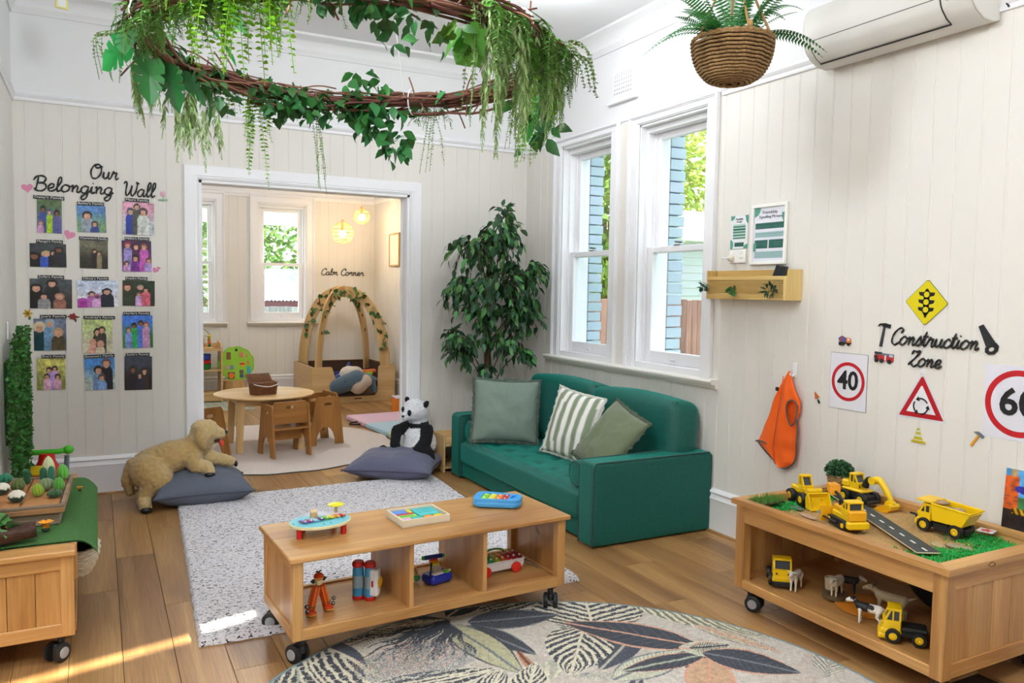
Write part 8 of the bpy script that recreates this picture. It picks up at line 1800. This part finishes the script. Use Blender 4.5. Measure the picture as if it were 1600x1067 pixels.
# ============================================================ PLUSH DOG AND PANDA
def plush_dog():
    t = thing('plush_dog', 'large golden plush dog lying with its front paws on the grey floor cushion', 'plush toy', (0, 0, 0)); F_ = 'B99A62'; F2 = 'C7AB76'; F3 = 'A88A54'
    y = 5.50; c = []
    P = lambda x, z, dy=0: (x, y+dy, z)
    c += [(P(.285, .235), P(.41, .285), .118, .112, F_), (P(.41, .285), P(.52, .305), .112, .098, F_), (P(.52, .315), P(.575, .36), .098, .085, F_), (P(.575, .37), P(.60, .41), .082, .074, F2)]
    c += [(P(.265, .22, -.07), P(.32, .17, -.12), .112, .095, F_), (P(.285, .15, -.14), P(.235, .08, -.17), .06, .045, F3), (P(.235, .07, -.17), P(.245, .04, -.235), .044, .038, F2), (P(.26, .17, .06), P(.27, .06, .05), .075, .05, F_), (P(.27, .06, .05), P(.33, .04, -.02), .044, .038, F2)]
    c += [(P(.185, .26, -.01), P(.15, .17, -.02), .044, .040, F_), (P(.15, .17, -.02), P(.165, .09, -.03), .040, .030, F3)]
    hx, hz = .628, .452
    c += [(P(hx-.03, hz-.005), P(hx+.005, hz-.005), .076, .072, F2), (P(hx+.02, hz-.018), P(hx+.078, hz-.034), .056, .040, F2), (P(hx+.078, hz-.034), P(hx+.092, hz-.036), .036, .030, F2), (P(hx+.015, hz-.060), P(hx+.058, hz-.082), .036, .020, F_)]
    c += [(P(hx-.055, hz+.015, -.068), P(hx-.045, hz-.045, -.098), .028, .042, F_), (P(hx-.045, hz-.045, -.098), P(hx-.038, hz-.085, -.10), .042, .030, F_), (P(hx-.05, hz+.015, .068), P(hx-.04, hz-.07, .09), .026, .034, F_)]
    c += [(P(.53, .29, -.06), P(.545, .245, -.13), .066, .052, F_), (P(.545, .245, -.13), P(.61, .232, -.15), .050, .042, F2), (P(.61, .232, -.15), P(.62, .215, -.185), .042, .036, F2)]
    c += [(P(.56, .29, .02), P(.67, .258, .0), .062, .048, F2), (P(.67, .258, .0), P(.755, .236, -.01), .045, .038, F2), (P(.755, .236, -.01), P(.775, .228, -.02), .040, .034, F2)]
    blob('body', c, .0095, t, vmat(.95, 'plush_fur', .35, 1.6, 260), iters=6, fuzz=.006, fs=55)
    BKm = mat('141416', .35, name='plush_black'); obj('nose', G().sph(P(hx+.122, hz-.026), (.012, .016, .012), 14, 10), BKm, t, True)
    obj('eye', G().sph(P(hx+.045, hz+.012, -.045), .0085, 12, 8), BKm, t, True); obj('eye', G().sph(P(hx+.045, hz+.012, .045), .0085, 12, 8), BKm, t, True)
    obj('mouth', G().sph(P(hx+.055, hz-.070, -.012), (.026, .026, .018), 14, 8), BKm, t, True); obj('tongue', G().tube(crom([P(hx+.06, hz-.068, -.012), P(hx+.085, hz-.085, -.02), P(hx+.098, hz-.112, -.025)], 5), [.010, .011, .012, .013, .013, .013, .013, .013, .012, .009, .006][:11], 10, flat=.35), mat('D8463A', .6, name='tongue_red'), t, True)
    for (x, z, dy, r) in ((.245, .022, -.262, (.034, .02, .020)), (.62, .196, -.212, (.034, .018, .016)), (.803, .215, -.028, (.014, .032, .022)), (.325, .03, -.05, (.028, .018, .018))): obj('paw_pad', G().sph(P(x, z, dy), r, 14, 8), BKm, t, True)
plush_dog()
def plush_panda():
    t = thing('plush_panda', 'black and white plush panda sitting on the slate floor cushion by the doorway', 'plush toy', (2.13, 5.66, .10), R_(0)); W_, B_ = 'E4E6EA', '131316'; c = []
    # faces left: local x is to the picture right, front of the panda is -x,-y
    c += [((.02, .02, .07), (.06, .03, .17), .115, .11, W_), ((.06, .03, .18), (.055, .03, .24), .105, .085, B_), ((.0, -.03, .10), (.0, -.02, .16), .088, .075, W_)]
    c += [((.0, .0, .37), (.03, .01, .365), .088, .092, W_), ((-.05, -.03, .345), (-.075, -.045, .335), .052, .034, W_), ((.045, .02, .30), (.05, .02, .30), .07, .07, W_)]
    c += [((.075, -.055, .41), (.085, -.062, .43), .020, .022, B_), ((-.02, .075, .44), (-.022, .08, .45), .02, .02, B_)]
    # arms
    c += [((-.02, .06, .235), (-.12, .03, .22), .05, .042, B_), ((-.12, .03, .22), (-.15, -.01, .12), .042, .038, B_), ((-.15, -.01, .12), (-.13, -.03, .06), .038, .036, B_)]
    c += [((.09, -.06, .22), (.06, -.12, .15), .052, .044, B_), ((.06, -.12, .15), (-.01, -.15, .09), .044, .040, B_)]
    # legs
    c += [((-.06, .06, .05), (-.2, .05, .045), .055, .045, B_), ((-.2, .05, .045), (-.225, .045, .075), .046, .038, B_), ((.05, -.08, .07), (.05, -.17, .055), .065, .058, B_), ((.05, -.17, .055), (.055, -.19, .03), .058, .05, B_), ((-.02, -.12, .06), (.02, -.16, .05), .055, .055, B_)]
    c += [((.12, .0, .09), (.13, .02, .12), .07, .07, W_)]
    blob('body', c, .0085, t, vmat(.97, 'panda_fur', 0, 1.6, 260), iters=5, fuzz=.004, fs=60)
    BKm = mat('0E0E10', .3, name='plush_black'); obj('nose', G().sph((-.108, -.070, .342), (.011, .011, .009), 12, 8), BKm, t, True)
    for (p, q) in (((-.060, -.078, .365), (.016, .010, .024)), ((-.088, -.012, .385), (.010, .014, .022))): obj('eye_patch', G().sph(p, q, 14, 10, T((0, 0, 0))), mat('131316', .9, name='patch_black'), t, True)
    for p in ((-.070, -.086, .368), (-.099, -.016, .386)): obj('eye', G().sph(p, .0048, 10, 8), mat('2A2A30', .1, name='glass_eye'), t, True)
plush_panda()
